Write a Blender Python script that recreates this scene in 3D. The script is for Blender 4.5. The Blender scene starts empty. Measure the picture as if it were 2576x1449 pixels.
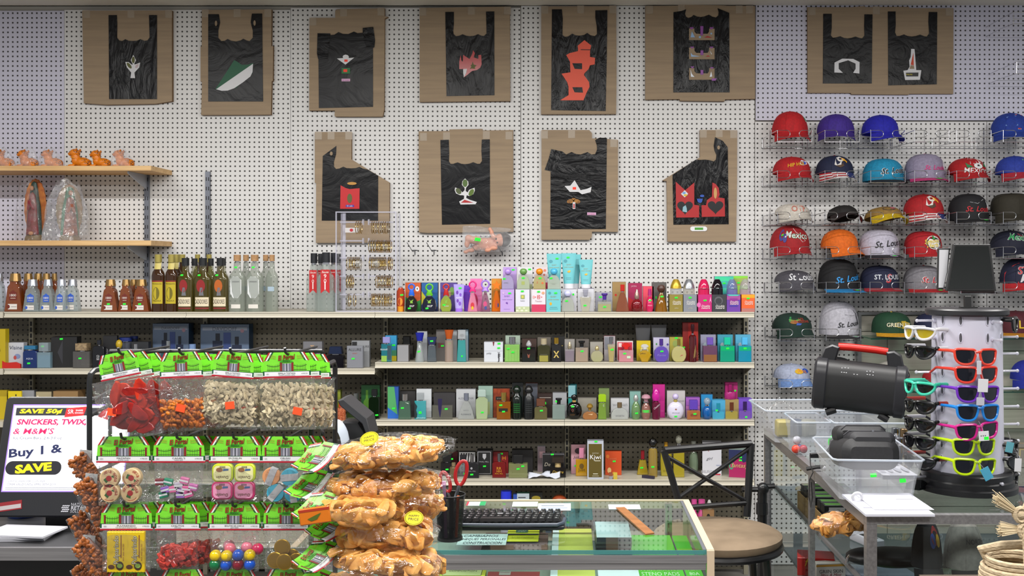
import bpy, bmesh, math, random
from mathutils import Vector, Matrix, Euler
random.seed(7)
C = bpy.context.scene.collection
F, VX, VY, H = 2668.0, 1430.0, 660.0, 1.6      # focal length in pixels, vanishing point, eye height
PI = math.pi
def X(px, Y): return (px - VX) * Y / F
def Z(py, Y): return H - (py - VY) * Y / F
def lin(c):
 c = c / 255.0
 return c / 12.92 if c <= .04045 else ((c + .055) / 1.055) ** 2.4
def rgb(h):
 if isinstance(h, str): h = (int(h[0:2], 16), int(h[2:4], 16), int(h[4:6], 16))
 return (lin(h[0]), lin(h[1]), lin(h[2]), 1.0)
_m = {}
def newmat(name):
 m = bpy.data.materials.new(name); m.use_nodes = True
 nt = m.node_tree; nt.nodes.clear()
 out = nt.nodes.new('ShaderNodeOutputMaterial')
 return m, nt, out
def N(nt, t, **kw):
 n = nt.nodes.new(t)
 for k, v in kw.items():
  if k.startswith('i_'):
   n.inputs[k[2:].replace('_', ' ')].default_value = v
  else: setattr(n, k, v)
 return n
def pbsdf(nt, col, r=.5, m=0., a=1., spec=.5):
 b = nt.nodes.new('ShaderNodeBsdfPrincipled')
 b.inputs['Base Color'].default_value = col; b.inputs['Roughness'].default_value = r
 b.inputs['Metallic'].default_value = m; b.inputs['Alpha'].default_value = a
 b.inputs['Specular IOR Level'].default_value = spec
 return b
def M(c, r=.5, m=0., a=1., e=0., spec=.5):
 k = ('M', c, r, m, a, e, spec)
 if k in _m: return _m[k]
 mt, nt, out = newmat('paint_' + str(c))
 b = pbsdf(nt, rgb(c), r, m, a, spec)
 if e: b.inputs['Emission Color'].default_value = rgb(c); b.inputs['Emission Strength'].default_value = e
 nt.links.new(b.outputs[0], out.inputs[0]); _m[k] = mt
 return mt
def GL(c, a=.45): return M(c, .06, 0., a, 0., .8)          # tinted see-through plastic or glass
def texmat(name, c1, c2, scale=(8, 8, 8), r=.6, bump=0., detail=4., m=0., contrast=None, kind='noise'):
 k = ('T', name, c1, c2, scale, r, bump, m, contrast)
 if k in _m: return _m[k]
 mt, nt, out = newmat(name)
 tc = N(nt, 'ShaderNodeTexCoord'); mp = N(nt, 'ShaderNodeMapping'); mp.inputs['Scale'].default_value = scale
 nz = N(nt, 'ShaderNodeTexNoise'); nz.inputs['Scale'].default_value = 1.; nz.inputs['Detail'].default_value = detail
 rp = N(nt, 'ShaderNodeValToRGB')
 rp.color_ramp.elements[0].color = rgb(c1); rp.color_ramp.elements[1].color = rgb(c2)
 lo, hi = contrast or (.3, .7)
 rp.color_ramp.elements[0].position = lo; rp.color_ramp.elements[1].position = hi
 b = pbsdf(nt, (1, 1, 1, 1), r, m)
 L = nt.links.new
 L(tc.outputs['Object'], mp.inputs[0]); L(mp.outputs[0], nz.inputs[0]); L(nz.outputs[0], rp.inputs[0]); L(rp.outputs[0], b.inputs['Base Color'])
 if bump:
  bp = N(nt, 'ShaderNodeBump'); bp.inputs['Strength'].default_value = bump; bp.inputs['Distance'].default_value = .004
  L(nz.outputs[0], bp.inputs['Height']); L(bp.outputs[0], b.inputs['Normal'])
 L(b.outputs[0], out.inputs[0]); _m[k] = mt
 return mt
def pegmat(name, board, hole, pitch=.0254, rad=.175, spec=.3):
 mt, nt, out = newmat(name); L = nt.links.new
 tc = N(nt, 'ShaderNodeTexCoord'); sx = N(nt, 'ShaderNodeSeparateXYZ'); L(tc.outputs['Object'], sx.inputs[0])
 sq = []
 for ax in ('X', 'Z'):
  a = N(nt, 'ShaderNodeMath', operation='DIVIDE'); a.inputs[1].default_value = pitch; L(sx.outputs[ax], a.inputs[0])
  f = N(nt, 'ShaderNodeMath', operation='FRACT'); L(a.outputs[0], f.inputs[0])
  s = N(nt, 'ShaderNodeMath', operation='SUBTRACT'); s.inputs[1].default_value = .5; L(f.outputs[0], s.inputs[0])
  q = N(nt, 'ShaderNodeMath', operation='MULTIPLY'); L(s.outputs[0], q.inputs[0]); L(s.outputs[0], q.inputs[1]); sq.append(q)
 ad = N(nt, 'ShaderNodeMath', operation='ADD'); L(sq[0].outputs[0], ad.inputs[0]); L(sq[1].outputs[0], ad.inputs[1])
 mr = N(nt, 'ShaderNodeMapRange'); mr.inputs[1].default_value = (rad - .06) ** 2; mr.inputs[2].default_value = (rad + .06) ** 2; L(ad.outputs[0], mr.inputs[0])
 mx = N(nt, 'ShaderNodeMix', data_type='RGBA'); L(mr.outputs[0], mx.inputs[0])
 nz = N(nt, 'ShaderNodeTexNoise'); nz.inputs['Scale'].default_value = 2.5; L(tc.outputs['Object'], nz.inputs[0])
 rp = N(nt, 'ShaderNodeValToRGB'); c = rgb(board)
 rp.color_ramp.elements[0].color = (c[0] * .93, c[1] * .93, c[2] * .93, 1); rp.color_ramp.elements[1].color = c
 L(nz.outputs[0], rp.inputs[0]); L(rp.outputs[0], mx.inputs[7]); mx.inputs[6].default_value = rgb(hole)
 b = pbsdf(nt, (1, 1, 1, 1), .45, 0, 1, spec); L(mx.outputs[2], b.inputs['Base Color']); L(b.outputs[0], out.inputs[0])
 return mt
def bagmat(name, scale, strength, col='131316', rough=.3, dist=.02, rot=0.):
 mt, nt, out = newmat(name); L = nt.links.new
 tc = N(nt, 'ShaderNodeTexCoord'); mp = N(nt, 'ShaderNodeMapping'); mp.inputs['Scale'].default_value = scale; mp.inputs['Rotation'].default_value = (0, rot, 0)
 nz = N(nt, 'ShaderNodeTexNoise'); nz.inputs['Scale'].default_value = 1.; nz.inputs['Detail'].default_value = 5.; nz.inputs['Distortion'].default_value = 1.6
 bp = N(nt, 'ShaderNodeBump'); bp.inputs['Strength'].default_value = strength; bp.inputs['Distance'].default_value = dist
 b = pbsdf(nt, rgb(col), rough, 0, 1, .24)
 L(tc.outputs['Object'], mp.inputs[0]); L(mp.outputs[0], nz.inputs[0]); L(nz.outputs[0], bp.inputs['Height']); L(bp.outputs[0], b.inputs['Normal']); L(b.outputs[0], out.inputs[0])
 return mt
def filmmat(name='clear_film', scale=38., base=.1, k=.6, tint=(.97, .97, .97, 1), rough=.12, strength=1., milky=0., gloss=(1, 1, 1, 1)):
 key = ('F', name)
 if key in _m: return _m[key]
 mt, nt, out = newmat(name); L = nt.links.new
 tc = N(nt, 'ShaderNodeTexCoord')
 nz = N(nt, 'ShaderNodeTexNoise'); nz.inputs['Scale'].default_value = scale; nz.inputs['Detail'].default_value = 3.; nz.inputs['Distortion'].default_value = 1.5
 bp = N(nt, 'ShaderNodeBump'); bp.inputs['Strength'].default_value = strength; bp.inputs['Distance'].default_value = .02
 lw = N(nt, 'ShaderNodeLayerWeight'); lw.inputs['Blend'].default_value = .35
 ma = N(nt, 'ShaderNodeMath', operation='MULTIPLY_ADD'); ma.inputs[1].default_value = k; ma.inputs[2].default_value = base; ma.use_clamp = True
 tr = N(nt, 'ShaderNodeBsdfTransparent'); tr.inputs[0].default_value = tint
 gl = N(nt, 'ShaderNodeBsdfGlossy'); gl.inputs['Roughness'].default_value = rough; gl.inputs[0].default_value = gloss
 mx = N(nt, 'ShaderNodeMixShader')
 L(tc.outputs['Object'], nz.inputs[0]); L(nz.outputs[0], bp.inputs['Height']); L(bp.outputs[0], lw.inputs['Normal']); L(bp.outputs[0], gl.inputs['Normal'])
 ge = N(nt, 'ShaderNodeNewGeometry'); iv = N(nt, 'ShaderNodeMath', operation='SUBTRACT'); iv.inputs[0].default_value = 1.; L(ge.outputs['Backfacing'], iv.inputs[1])
 mm = N(nt, 'ShaderNodeMath', operation='MULTIPLY'); L(ma.outputs[0], mm.inputs[0]); L(iv.outputs[0], mm.inputs[1])
 L(lw.outputs['Fresnel'], ma.inputs[0]); L(mm.outputs[0], mx.inputs[0]); L(tr.outputs[0], mx.inputs[1]); L(gl.outputs[0], mx.inputs[2])
 last = mx
 if milky:
  df = N(nt, 'ShaderNodeBsdfDiffuse'); df.inputs[0].default_value = (.75, .77, .8, 1)
  m2 = N(nt, 'ShaderNodeMixShader'); m2.inputs[0].default_value = milky
  L(mx.outputs[0], m2.inputs[1]); L(df.outputs[0], m2.inputs[2]); last = m2
 L(last.outputs[0], out.inputs[0]); _m[key] = mt
 return mt
def glassmat(name, tint=(.86, .93, .9, 1), base=.03, k=.9, rough=.02):
 key = ('G', name)
 if key in _m: return _m[key]
 mt, nt, out = newmat(name); L = nt.links.new
 fr = N(nt, 'ShaderNodeFresnel'); fr.inputs[0].default_value = 1.5
 ma = N(nt, 'ShaderNodeMath', operation='MULTIPLY_ADD'); ma.inputs[1].default_value = k; ma.inputs[2].default_value = base; ma.use_clamp = True
 tr = N(nt, 'ShaderNodeBsdfTransparent'); tr.inputs[0].default_value = tint
 gl = N(nt, 'ShaderNodeBsdfGlossy'); gl.inputs['Roughness'].default_value = rough
 mx = N(nt, 'ShaderNodeMixShader')
 ge = N(nt, 'ShaderNodeNewGeometry'); iv = N(nt, 'ShaderNodeMath', operation='SUBTRACT'); iv.inputs[0].default_value = 1.; L(ge.outputs['Backfacing'], iv.inputs[1])
 mm = N(nt, 'ShaderNodeMath', operation='MULTIPLY'); L(ma.outputs[0], mm.inputs[0]); L(iv.outputs[0], mm.inputs[1])
 L(fr.outputs[0], ma.inputs[0]); L(mm.outputs[0], mx.inputs[0]); L(tr.outputs[0], mx.inputs[1]); L(gl.outputs[0], mx.inputs[2]); L(mx.outputs[0], out.inputs[0])
 _m[key] = mt
 return mt
def T(x=0, y=0, z=0): return Matrix.Translation((x, y, z))
def R(ax, deg): return Matrix.Rotation(math.radians(deg), 4, ax)
def S(x, y, z): return Matrix.Diagonal((x, y, z, 1))
def rrect(w, h, r, n=4, cx=0, cz=0):
 p = []
 r = min(r, w / 2 - 1e-5, h / 2 - 1e-5)
 for (sx, sz, a0) in ((1, -1, -90), (1, 1, 0), (-1, 1, 90), (-1, -1, 180)):
  for i in range(n + 1):
   a = math.radians(a0 + 90 * i / n)
   p.append((cx + sx * (w / 2 - r) + r * math.cos(a), cz + sz * (h / 2 - r) + r * math.sin(a)))
 return p
def ell(cx, cz, rx, rz, n=18, rot=0):
 c, s = math.cos(math.radians(rot)), math.sin(math.radians(rot)); o = []
 for i in range(n):
  a = 2 * PI * i / n; x, z = rx * math.cos(a), rz * math.sin(a); o.append((cx + x * c - z * s, cz + x * s + z * c))
 return o
_tx = {}
def text_geo(s, shear=0., off=0., spacing=1., res=2, bold=0):
 k = (s, shear, off, spacing, res)
 if k in _tx: return _tx[k]
 c = bpy.data.curves.new('t', 'FONT'); c.body = s; c.resolution_u = res; c.shear = shear; c.offset = off; c.space_character = spacing
 c.align_x = 'CENTER'; c.align_y = 'CENTER'
 o = bpy.data.objects.new('t', c); me = bpy.data.meshes.new_from_object(o)
 vs = [tuple(v.co)[:2] for v in me.vertices]; fs = [tuple(p.vertices) for p in me.polygons]
 bpy.data.objects.remove(o); bpy.data.curves.remove(c); bpy.data.meshes.remove(me)
 if vs:
  x0 = min(v[0] for v in vs); x1 = max(v[0] for v in vs); y0 = min(v[1] for v in vs); y1 = max(v[1] for v in vs)
  cx, cy = (x0 + x1) / 2, (y0 + y1) / 2
  vs = [(v[0] - cx, v[1] - cy) for v in vs]; size = (x1 - x0, y1 - y0)
 else: size = (1, 1)
 _tx[k] = (vs, fs, size)
 return _tx[k]
class MB:
 def __init__(s, M=None): s.v = []; s.f = []; s.mi = []; s.sm = []; s.mats = []; s.M = M or Matrix()
 def add(s, vs, fs, m, smooth=False):
  b = len(s.v); A = s.M
  s.v += [A @ Vector(v) for v in vs]
  if m not in s.mats: s.mats.append(m)
  k = s.mats.index(m)
  for f in fs: s.f.append(tuple(i + b for i in f)); s.mi.append(k); s.sm.append(smooth)
  return s
 def box(s, x0, x1, y0, y1, z0, z1, m):
  v = [(x0, y0, z0), (x1, y0, z0), (x1, y1, z0), (x0, y1, z0), (x0, y0, z1), (x1, y0, z1), (x1, y1, z1), (x0, y1, z1)]
  return s.add(v, [(0, 3, 2, 1), (4, 5, 6, 7), (0, 1, 5, 4), (1, 2, 6, 5), (2, 3, 7, 6), (3, 0, 4, 7)], m)
 def bbox(s, x0, x1, y0, y1, z0, z1, m, b=.002):        # softened box
  return s.prism(rrect(x1 - x0, z1 - z0, b, 2, (x0 + x1) / 2, (z0 + z1) / 2), y0, y1, m, b)
 def poly(s, pts, y, m):                                   # flat polygon in XZ facing -Y
  n = len(pts)
  a = sum(pts[i][0] * pts[(i + 1) % n][1] - pts[(i + 1) % n][0] * pts[i][1] for i in range(n))
  if a < 0: pts = pts[::-1]
  return s.add([(p[0], y, p[1]) for p in pts], [tuple(range(n))], m)
 def prism(s, pts, y0, y1, m, b=0., side=None):           # polygon in XZ pulled from y0 (front) to y1
  n = len(pts)
  a = sum(pts[i][0] * pts[(i + 1) % n][1] - pts[(i + 1) % n][0] * pts[i][1] for i in range(n))
  if a < 0: pts = pts[::-1]
  if b > 0:
   ins = []
   for i in range(n):
    p0, p1, p2 = pts[i - 1], pts[i], pts[(i + 1) % n]
    d1 = Vector((p1[0] - p0[0], p1[1] - p0[1])); d2 = Vector((p2[0] - p1[0], p2[1] - p1[1]))
    if d1.length < 1e-9: d1 = d2
    if d2.length < 1e-9: d2 = d1
    nn = Vector((-d1.y, d1.x)).normalized() + Vector((-d2.y, d2.x)).normalized()
    l = nn.length; nn = nn / l if l > 1e-6 else Vector((0, 0))
    k = min(2., 2. / max(l, .5)); ins.append((p1[0] + nn.x * b * k, p1[1] + nn.y * b * k))
   rings = [(ins, y0), (pts, y0 + b), (pts, y1 - b), (ins, y1)]
  else: rings = [(pts, y0), (pts, y1)]
  vs = [(p[0], y, p[1]) for (pp, y) in rings for p in pp]
  fs = [tuple(range(n)), tuple(reversed(range((len(rings) - 1) * n, len(rings) * n)))]
  s.add(vs, fs, m)
  fs2 = []
  for r in range(len(rings) - 1):
   for i in range(n):
    j = (i + 1) % n; fs2.append((r * n + i, (r + 1) * n + i, (r + 1) * n + j, r * n + j))
  base = len(s.v) - len(vs)
  mm = side or m
  if mm not in s.mats: s.mats.append(mm)
  k = s.mats.index(mm)
  for f in fs2: s.f.append(tuple(i + base for i in f)); s.mi.append(k); s.sm.append(True)
  return s
 def lathe(s, prof, m, seg=16, sx=1., sy=1., cx=0., cy=0., cz=0., cap=True):
  vs = []; fs = []
  for (r, z) in prof:
   for i in range(seg):
    a = 2 * PI * i / seg; vs.append((cx + r * sx * math.cos(a), cy + r * sy * math.sin(a), cz + z))
  for k in range(len(prof) - 1):
   for i in range(seg):
    j = (i + 1) % seg; fs.append((k * seg + i, k * seg + j, (k + 1) * seg + j, (k + 1) * seg + i))
  s.add(vs, fs, m, True)
  if cap:
   b = len(s.v) - len(vs); k = s.mats.index(m); e = (len(prof) - 1) * seg
   if prof[0][0] > 1e-6: s.f.append(tuple(b + i for i in reversed(range(seg)))); s.mi.append(k); s.sm.append(False)
   if prof[-1][0] > 1e-6: s.f.append(tuple(b + e + i for i in range(seg))); s.mi.append(k); s.sm.append(False)
  return s
 def ball(s, c, r, m, seg=12, rings=8, sc=(1, 1, 1)):
  prof = [(r * math.sin(PI * i / rings) + 1e-7, -r * math.cos(PI * i / rings)) for i in range(rings + 1)]
  vs = []; fs = []
  for (q, z) in prof:
   for i in range(seg):
    a = 2 * PI * i / seg; vs.append((c[0] + q * math.cos(a) * sc[0], c[1] + q * math.sin(a) * sc[1], c[2] + z * sc[2]))
  for k in range(rings):
   for i in range(seg):
    j = (i + 1) % seg; fs.append((k * seg + i, k * seg + j, (k + 1) * seg + j, (k + 1) * seg + i))
  return s.add(vs, fs, m, True)
 def tube(s, pts, r, m, seg=6, closed=False):
  pts = [Vector(p) for p in pts]; n = len(pts); vs = []; fs = []; up = None
  for i, p in enumerate(pts):
   a = pts[i - 1] if (i > 0 or closed) else p; b = pts[(i + 1) % n] if (i < n - 1 or closed) else p
   t = (b - a); t = t.normalized() if t.length > 1e-9 else Vector((0, 0, 1))
   if up is None:
    up = Vector((0, 0, 1)) if abs(t.z) < .9 else Vector((0, 1, 0))
   u = (up - t * up.dot(t)); u = u.normalized() if u.length > 1e-6 else t.orthogonal().normalized(); up = u; w = t.cross(u)
   rr = r[i] if isinstance(r, (list, tuple)) else r
   for k in range(seg):
    g = 2 * PI * k / seg; vs.append(tuple(p + u * rr * math.cos(g) + w * rr * math.sin(g)))
  for i in range(n if closed else n - 1):
   i2 = (i + 1) % n
   for k in range(seg):
    j = (k + 1) % seg; fs.append((i * seg + k, i * seg + j, i2 * seg + j, i2 * seg + k))
  if not closed: fs += [tuple(reversed(range(seg))), tuple(range((n - 1) * seg, n * seg))]
  return s.add(vs, fs, m, True)
 def grid(s, fn, nu, nv, m, smooth=True, closeu=False):
  vs = [fn(u / nu if closeu else u / (nu - 1), v / (nv - 1)) for v in range(nv) for u in range(nu)]; fs = []
  for v in range(nv - 1):
   for u in range(nu if closeu else nu - 1):
    u2 = (u + 1) % nu; fs.append((v * nu + u, v * nu + u2, (v + 1) * nu + u2, (v + 1) * nu + u))
  return s.add(vs, fs, m, smooth)
 def text(s, t, cx, cz, y, m, w=None, h=None, shear=0., off=0., spacing=1., rot=0., flip=1, fn=None):
  vs, fs, (tw, th) = text_geo(t, shear, off, spacing)
  if w and h: kx, kz = w / tw, h / th
  elif w: kx = kz = w / tw
  else: kx = kz = h / th
  c, sn = math.cos(math.radians(rot)), math.sin(math.radians(rot)); out = []
  for (a, b) in vs:
   a, b = a * kx * flip, b * kz * flip; a, b = a * c - b * sn, a * sn + b * c
   out.append(fn(cx + a, cz + b, y) if fn else (cx + a, y, cz + b))
  return s.add(out, fs, m)
 def build(s, name, parent=None, origin=None, ang=35):
  me = bpy.data.meshes.new(name); o = Vector(origin) if origin is not None else Vector((0, 0, 0))
  me.from_pydata([tuple(v - o) for v in s.v], [], s.f)
  for m in s.mats: me.materials.append(m)
  me.polygons.foreach_set('material_index', s.mi); me.polygons.foreach_set('use_smooth', s.sm)
  me.update()
  if any(s.sm): me.set_sharp_from_angle(angle=math.radians(ang))
  ob = bpy.data.objects.new(name, me); C.objects.link(ob)
  if parent is not None: ob.parent = parent
  else: ob.location = o
  return ob
 def bb(s):
  xs = [v.x for v in s.v]; ys = [v.y for v in s.v]; zs = [v.z for v in s.v]
  return ((min(xs) + max(xs)) / 2, (min(ys) + max(ys)) / 2, min(zs))
_labels = {}
def tag(o, label, cat, group=None, kind=None):
 if label in _labels and group is None: print('DUPLABEL', label)
 _labels[label] = 1
 o['label'] = label; o['category'] = cat
 if group: o['group'] = group
 if kind: o['kind'] = kind
 return o
def thing(name, label, cat, loc=(0, 0, 0), rot=(0, 0, 0), group=None):
 o = bpy.data.objects.new(name, None); C.objects.link(o); o.empty_display_size = .02
 o.location = loc; o.rotation_euler = [math.radians(a) for a in rot]
 return tag(o, label, cat, group)
def single(mb, name, label, cat, group=None, origin=None, ang=35):      # one-mesh thing given in world coordinates
 return tag(mb.build(name, None, origin or mb.bb(), ang), label, cat, group)
def local(mb, name, label, cat, loc=(0, 0, 0), rot=(0, 0, 0), group=None):
 o = mb.build(name); o.location = loc; o.rotation_euler = [math.radians(a) for a in rot]
 return tag(o, label, cat, group)
def part(mb, name, parent, label=None):                                   # part given in world coordinates under an unrotated thing
 o = mb.build(name, parent, origin=parent.location)
 if label: o['label'] = label
 return o
def struct(mb, name):
 o = mb.build(name, None, mb.bb()); o['kind'] = 'structure'; return o
def dup(root, loc=None, rot=None, label=None, group=None):
 r = root.copy(); C.objects.link(r)
 if loc is not None: r.location = loc
 if rot is not None: r.rotation_euler = [math.radians(a) for a in rot]
 if label: r['label'] = label; _labels[label] = 1
 if group: r['group'] = group
 for ch in list(root.children):
  c = ch.copy(); C.objects.link(c); c.parent = r
  for g in list(ch.children):
   d = g.copy(); C.objects.link(d); d.parent = c
 return r
BLACK = M('141416', .45); BLACKG = M('0c0c0e', .15); CHROME = M('c8c8cc', .18, 1.); STEEL = M('9a9a9c', .32, 1.); WHITE = M('e8e8ea', .5)
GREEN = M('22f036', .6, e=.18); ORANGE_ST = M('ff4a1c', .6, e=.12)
FILM = filmmat(rough=.07, base=.14, k=.7, milky=.035); CLEAR = GL('d8dcda', .22)
CARD = texmat('cardboard', '93806a', 'a38e74', (3, 3, 60), .85)
CARDD = texmat('cardboard_edge', '6e5334', '7d6040', (40, 40, 3), .85)
BAGS = [bagmat('black_bag_a', (14, 14, 5), .55, rough=.28), bagmat('black_bag_b', (5, 5, 16), .6, rough=.25), bagmat('black_bag_c', (9, 9, 9), .35, rough=.33),
  bagmat('black_bag_d', (20, 20, 6), .7, rough=.24, rot=.6), bagmat('black_bag_e', (4, 4, 6), .28, rough=.3)]
TAPE = M('c9b9a4', .25, a=.45)
YW = 5.6
WALLW = pegmat('pegboard_white', 'e2e1e0', '2a2624'); WALLB = pegmat('pegboard_bluish', 'd4d3e4', '2a2624')
def panel(x0, x1, y0, y1, m, Y=YW, name='wall_back'):
 mb = MB(); mb.box(X(x0, YW), X(x1, YW), Y, Y + .006, Z(y1, YW), Z(y0, YW), m)
 b = mb.bb(); o = mb.build(name, None, (X(x0, YW), Y, Z(y0, YW))); o['kind'] = 'structure'; return o
mb = MB(); mb.box(-5.2, 4.6, YW + .012, YW + .1, 0, 2.955, M('b5b0a6', .8)); struct(mb, 'wall_back')
for a in ((-700, 161.3, 27, 1420, WALLB), (162, 730.5, 25, 1420, WALLW), (731.5, 1309.5, 20, 1420, WALLW), (1311, 1898, 15, 1420, WALLW),
          (1900.5, 3300, 11, 303, WALLB, YW - .008), (1899.5, 2481.5, 306, 1420, WALLW), (2483, 3300, 306, 1420, WALLW)): panel(*a)
mb = MB(); mb.box(-5.2, 4.6, -2.5, YW + .1, 2.955, 3.0, M('d2cec4', .8)); struct(mb, 'ceiling')
mb = MB(); mb.box(-5.2, 4.6, -2.5, YW + .1, -.05, 0, texmat('floor_vinyl', '8d8a84', '7c7973', (6, 6, 6), .5)); struct(mb, 'floor')
mb = MB(); mb.box(-5.2, 4.6, YW - .004, YW + .012, Z(13, YW), 2.955, M('c4bfb4', .7)); struct(mb, 'trim_1')
def conv(s, ox, oy): return lambda L, Y: [(X(ox + p[0] / s, Y), Z(oy + p[1] / s, Y)) for p in L]
CA, CB, CC_, CD, CE, CR = conv(3.37, 0, 0), conv(4.2617, 740, 0), conv(4.2617, 1320, 0), conv(4.391, 760, 310), conv(4.391, 1340, 310), conv(3.811, 1900, 0)
YB0, YB1, YG, YA = YW - .022, YW + .0004, YW - .0245, YW - .0262
def board(cv, pts, label, tapes):
 p = cv(pts, YB0); mb = MB(); mb.prism(p, YB0, YB1, CARD, 0, CARDD)
 if label.startswith('very'): pass
 xs = [a[0] for a in p]; zs = [a[1] for a in p]
 t = thing('cardboard_panel', label, 'cardboard', ((min(xs) + max(xs)) / 2, YB1, min(zs)), group='cardboard panels taped to the pegboard')
 part(mb, 'board', t)
 for (a, b) in tapes:
  (x, z), = cv([(a, b)], YB0); m2 = MB(); m2.box(x - .018, x + .018, YB0 - .0006, YB0 - .0001, z - .035, z + .006, TAPE); part(m2, 'tape', t)
 return t
def bag(cv, pts, label, mat, apps=(), name='plastic_bag'):
 p = cv(pts, YG); mb = MB(); mb.prism(p, YG, YB0 - .0003, mat)
 xs = [a[0] for a in p]; zs = [a[1] for a in p]
 t = thing(name, label, 'plastic bag', ((min(xs) + max(xs)) / 2, YG + .0015, min(zs)), group='black plastic bags on cardboard panels')
 part(mb, 'bag_body', t)
 for k, ap in enumerate(apps):
  nm, m, shapes = ap[0], ap[1], ap[2:]
  y = YA - .0004 * k
  for q in shapes:
   mb = MB()
   if q[0] == 'e':
    (x, z), = cv([(q[1], q[2])], y); u = cv([(0, 0), (q[3], q[4])], y); pts2 = ell(x, z, abs(u[1][0] - u[0][0]), abs(u[1][1] - u[0][1]), 18, q[5] if len(q) > 5 else 0)
    mb.prism(pts2, y, y + .0006, m)
   elif q[0] == 't':
    (x, z), = cv([(q[2], q[3])], y); u = cv([(0, 0), (q[4], 0)], y); mb.text(q[1], x, z, y, m, w=u[1][0] - u[0][0])
   else: mb.prism(cv(q, y), y, y + .0006, m)
   part(mb, nm, t)
 return t
PW, PR, PG, POR = M('d9d9dc', .5), M('b01218', .45), M('12573a', .5), M('e4553a', .5)
OLV, PK = M('5c5f30', .6), M('d8a8cc', .5)
REDB = M('ff3a20', .5)
SLOT = CARD
board(CA, [(697,90),(1457,88),(1459,858),(1320,880),(900,888),(710,875)], 'wide cardboard panel behind the bag with the white tree cutout', [(735,95),(1110,95),(1430,95)])
bag(CA, [(920,128),(990,128),(993,200),(992,320),(1010,342),(1035,348),(1062,332),(1090,345),(1125,347),(1160,345),(1190,332),(1225,346),(1250,342),(1268,318),(1265,210),(1263,128),(1330,128),(1330,840),(925,840)],
 'wrinkled black bag with a small white tree cutout holding green leaves', BAGS[0],
 [('tree_cutout', PW, [(1105,662),(1112,615),(1075,570),(1062,525),(1090,526),(1118,548),(1126,545),(1108,510),(1130,465),(1153,510),(1137,545),(1150,545),(1188,530),(1180,572),(1140,615),(1145,662)]),
     ('leaf', OLV, ('e',1130,508,13,28)), ('leaf', OLV, ('e',1095,556,13,30,38)), ('leaf', M('b9a5a8', .3), ('e',1160,560,10,20,-35))])
board(CA, [(1710,85),(2303,80),(2300,390),(2315,390),(2313,685),(2303,690),(2297,972),(1705,975),(1712,690),(1700,690),(1700,395),(1710,395)], 'cardboard panel behind the bag with the green and white boat', [(1740,90),(2010,88),(2270,88)])
bag(CA, [(1765,120),(1855,120),(1865,190),(1850,260),(1850,320),(1875,348),(1905,345),(1930,330),(1960,345),(2000,352),(2040,342),(2062,328),(2090,342),(2115,348),(2143,320),(2143,260),(2125,190),(2135,115),(2222,115),(2230,860),(1765,860)],
 'smooth black bag with a tilted green and white boat cutout', BAGS[4],
 [('sail_cutout', PG, [(1825,757),(1985,510),(2010,522),(2050,550),(2100,548),(2147,533),(2140,620),(2000,745)]), ('hull_cutout', PW, [(1832,757),(2145,540),(2141,610),(2123,648),(2060,698),(1985,748),(1930,768),(1880,770)]),
     ('handle_slot', SLOT, ('e',1831,198,10,23), ('e',2158,195,10,23))])
board(CB, [(163,197),(220,190),(440,190),(440,115),(462,98),(970,88),(970,172),(1008,182),(970,200),(965,1165),(950,1250),(440,1250),(432,1235),(437,1185),(160,1185)], 'stepped cardboard panel behind the bag with folded shoulders and a green tag', [(200,200),(530,105),(930,95)])
bag(CB, [(255,358),(385,358),(390,375),(430,372),(475,343),(520,362),(580,365),(640,338),(680,355),(735,350),(735,300),(845,290),(865,430),(858,505),(845,515),(845,1145),(265,1158),(260,632),(247,570)],
 'black bag with folded handles, white hat cutout and green square', BAGS[4],
 [('folded_handle', BAGS[1], [(250,356),(386,358),(378,480),(360,630),(256,632),(244,570)]), ('folded_handle', BAGS[1], [(735,299),(847,288),(867,430),(859,507),(772,500),(737,420)]),
     ('hat_cutout', PW, [(458,627),(525,622),(520,605),(530,592),(552,585),(575,592),(586,605),(585,622),(645,617),(550,693)]), ('square_patch', REDB, [(538,638),(573,638),(573,662),(538,662)]),
     ('square_patch', M('1c6b34', .5), [(508,728),(600,728),(600,790),(508,790)]), ('square_patch', REDB, [(528,742),(568,742),(568,772),(528,772)]),
     ('name_tag', PK, [(508,844),(600,844),(600,872),(508,872)]), ('tag_writing', M('8a3a7a', .5), ('t','De bazaar',554,858,74))])
board(CB, [(1345,85),(2312,70),(2315,1083),(1345,1093)], 'square cardboard panel behind the bag with the red fish', [(1380,95),(1900,85),(2285,82)])
bag(CB, [(1620,128),(1712,127),(1712,260),(1705,330),(1710,365),(1735,388),(1770,383),(1805,367),(1845,383),(1885,388),(1930,383),(1972,366),(2005,382),(2035,385),(2062,360),(2060,260),(2057,124),(2145,122),(2147,1020),(1633,1030)],
 'creased black bag with a shiny red fish cutout', BAGS[0],
 [('fish_cutout', M('a80e14', .2), [(1770,740),(1770,660),(1785,590),(1795,655),(1808,660),(1812,588),(1880,632),(1900,595),(1912,570),(1918,538),(1938,570),(1925,615),(1975,632),(1975,590),(2005,588),(2010,690),(1995,725),(1960,750),(1905,762),(1860,800),(1820,830),(1850,770),(1850,740)]),
     ('fin_cutout', PW, [(1812,740),(1853,738),(1845,780),(1820,830),(1813,790)]), ('leaf', OLV, [(1912,660),(1925,692),(1957,702),(1935,718),(1942,738),(1905,733),(1883,738),(1900,715),(1888,700),(1905,695)])])
board(CC_, [(177,68),(980,65),(985,820),(980,1222),(175,1225)], 'tall cardboard panel behind the bag with the large orange cutout', [(215,75),(600,72),(945,72)])
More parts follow.
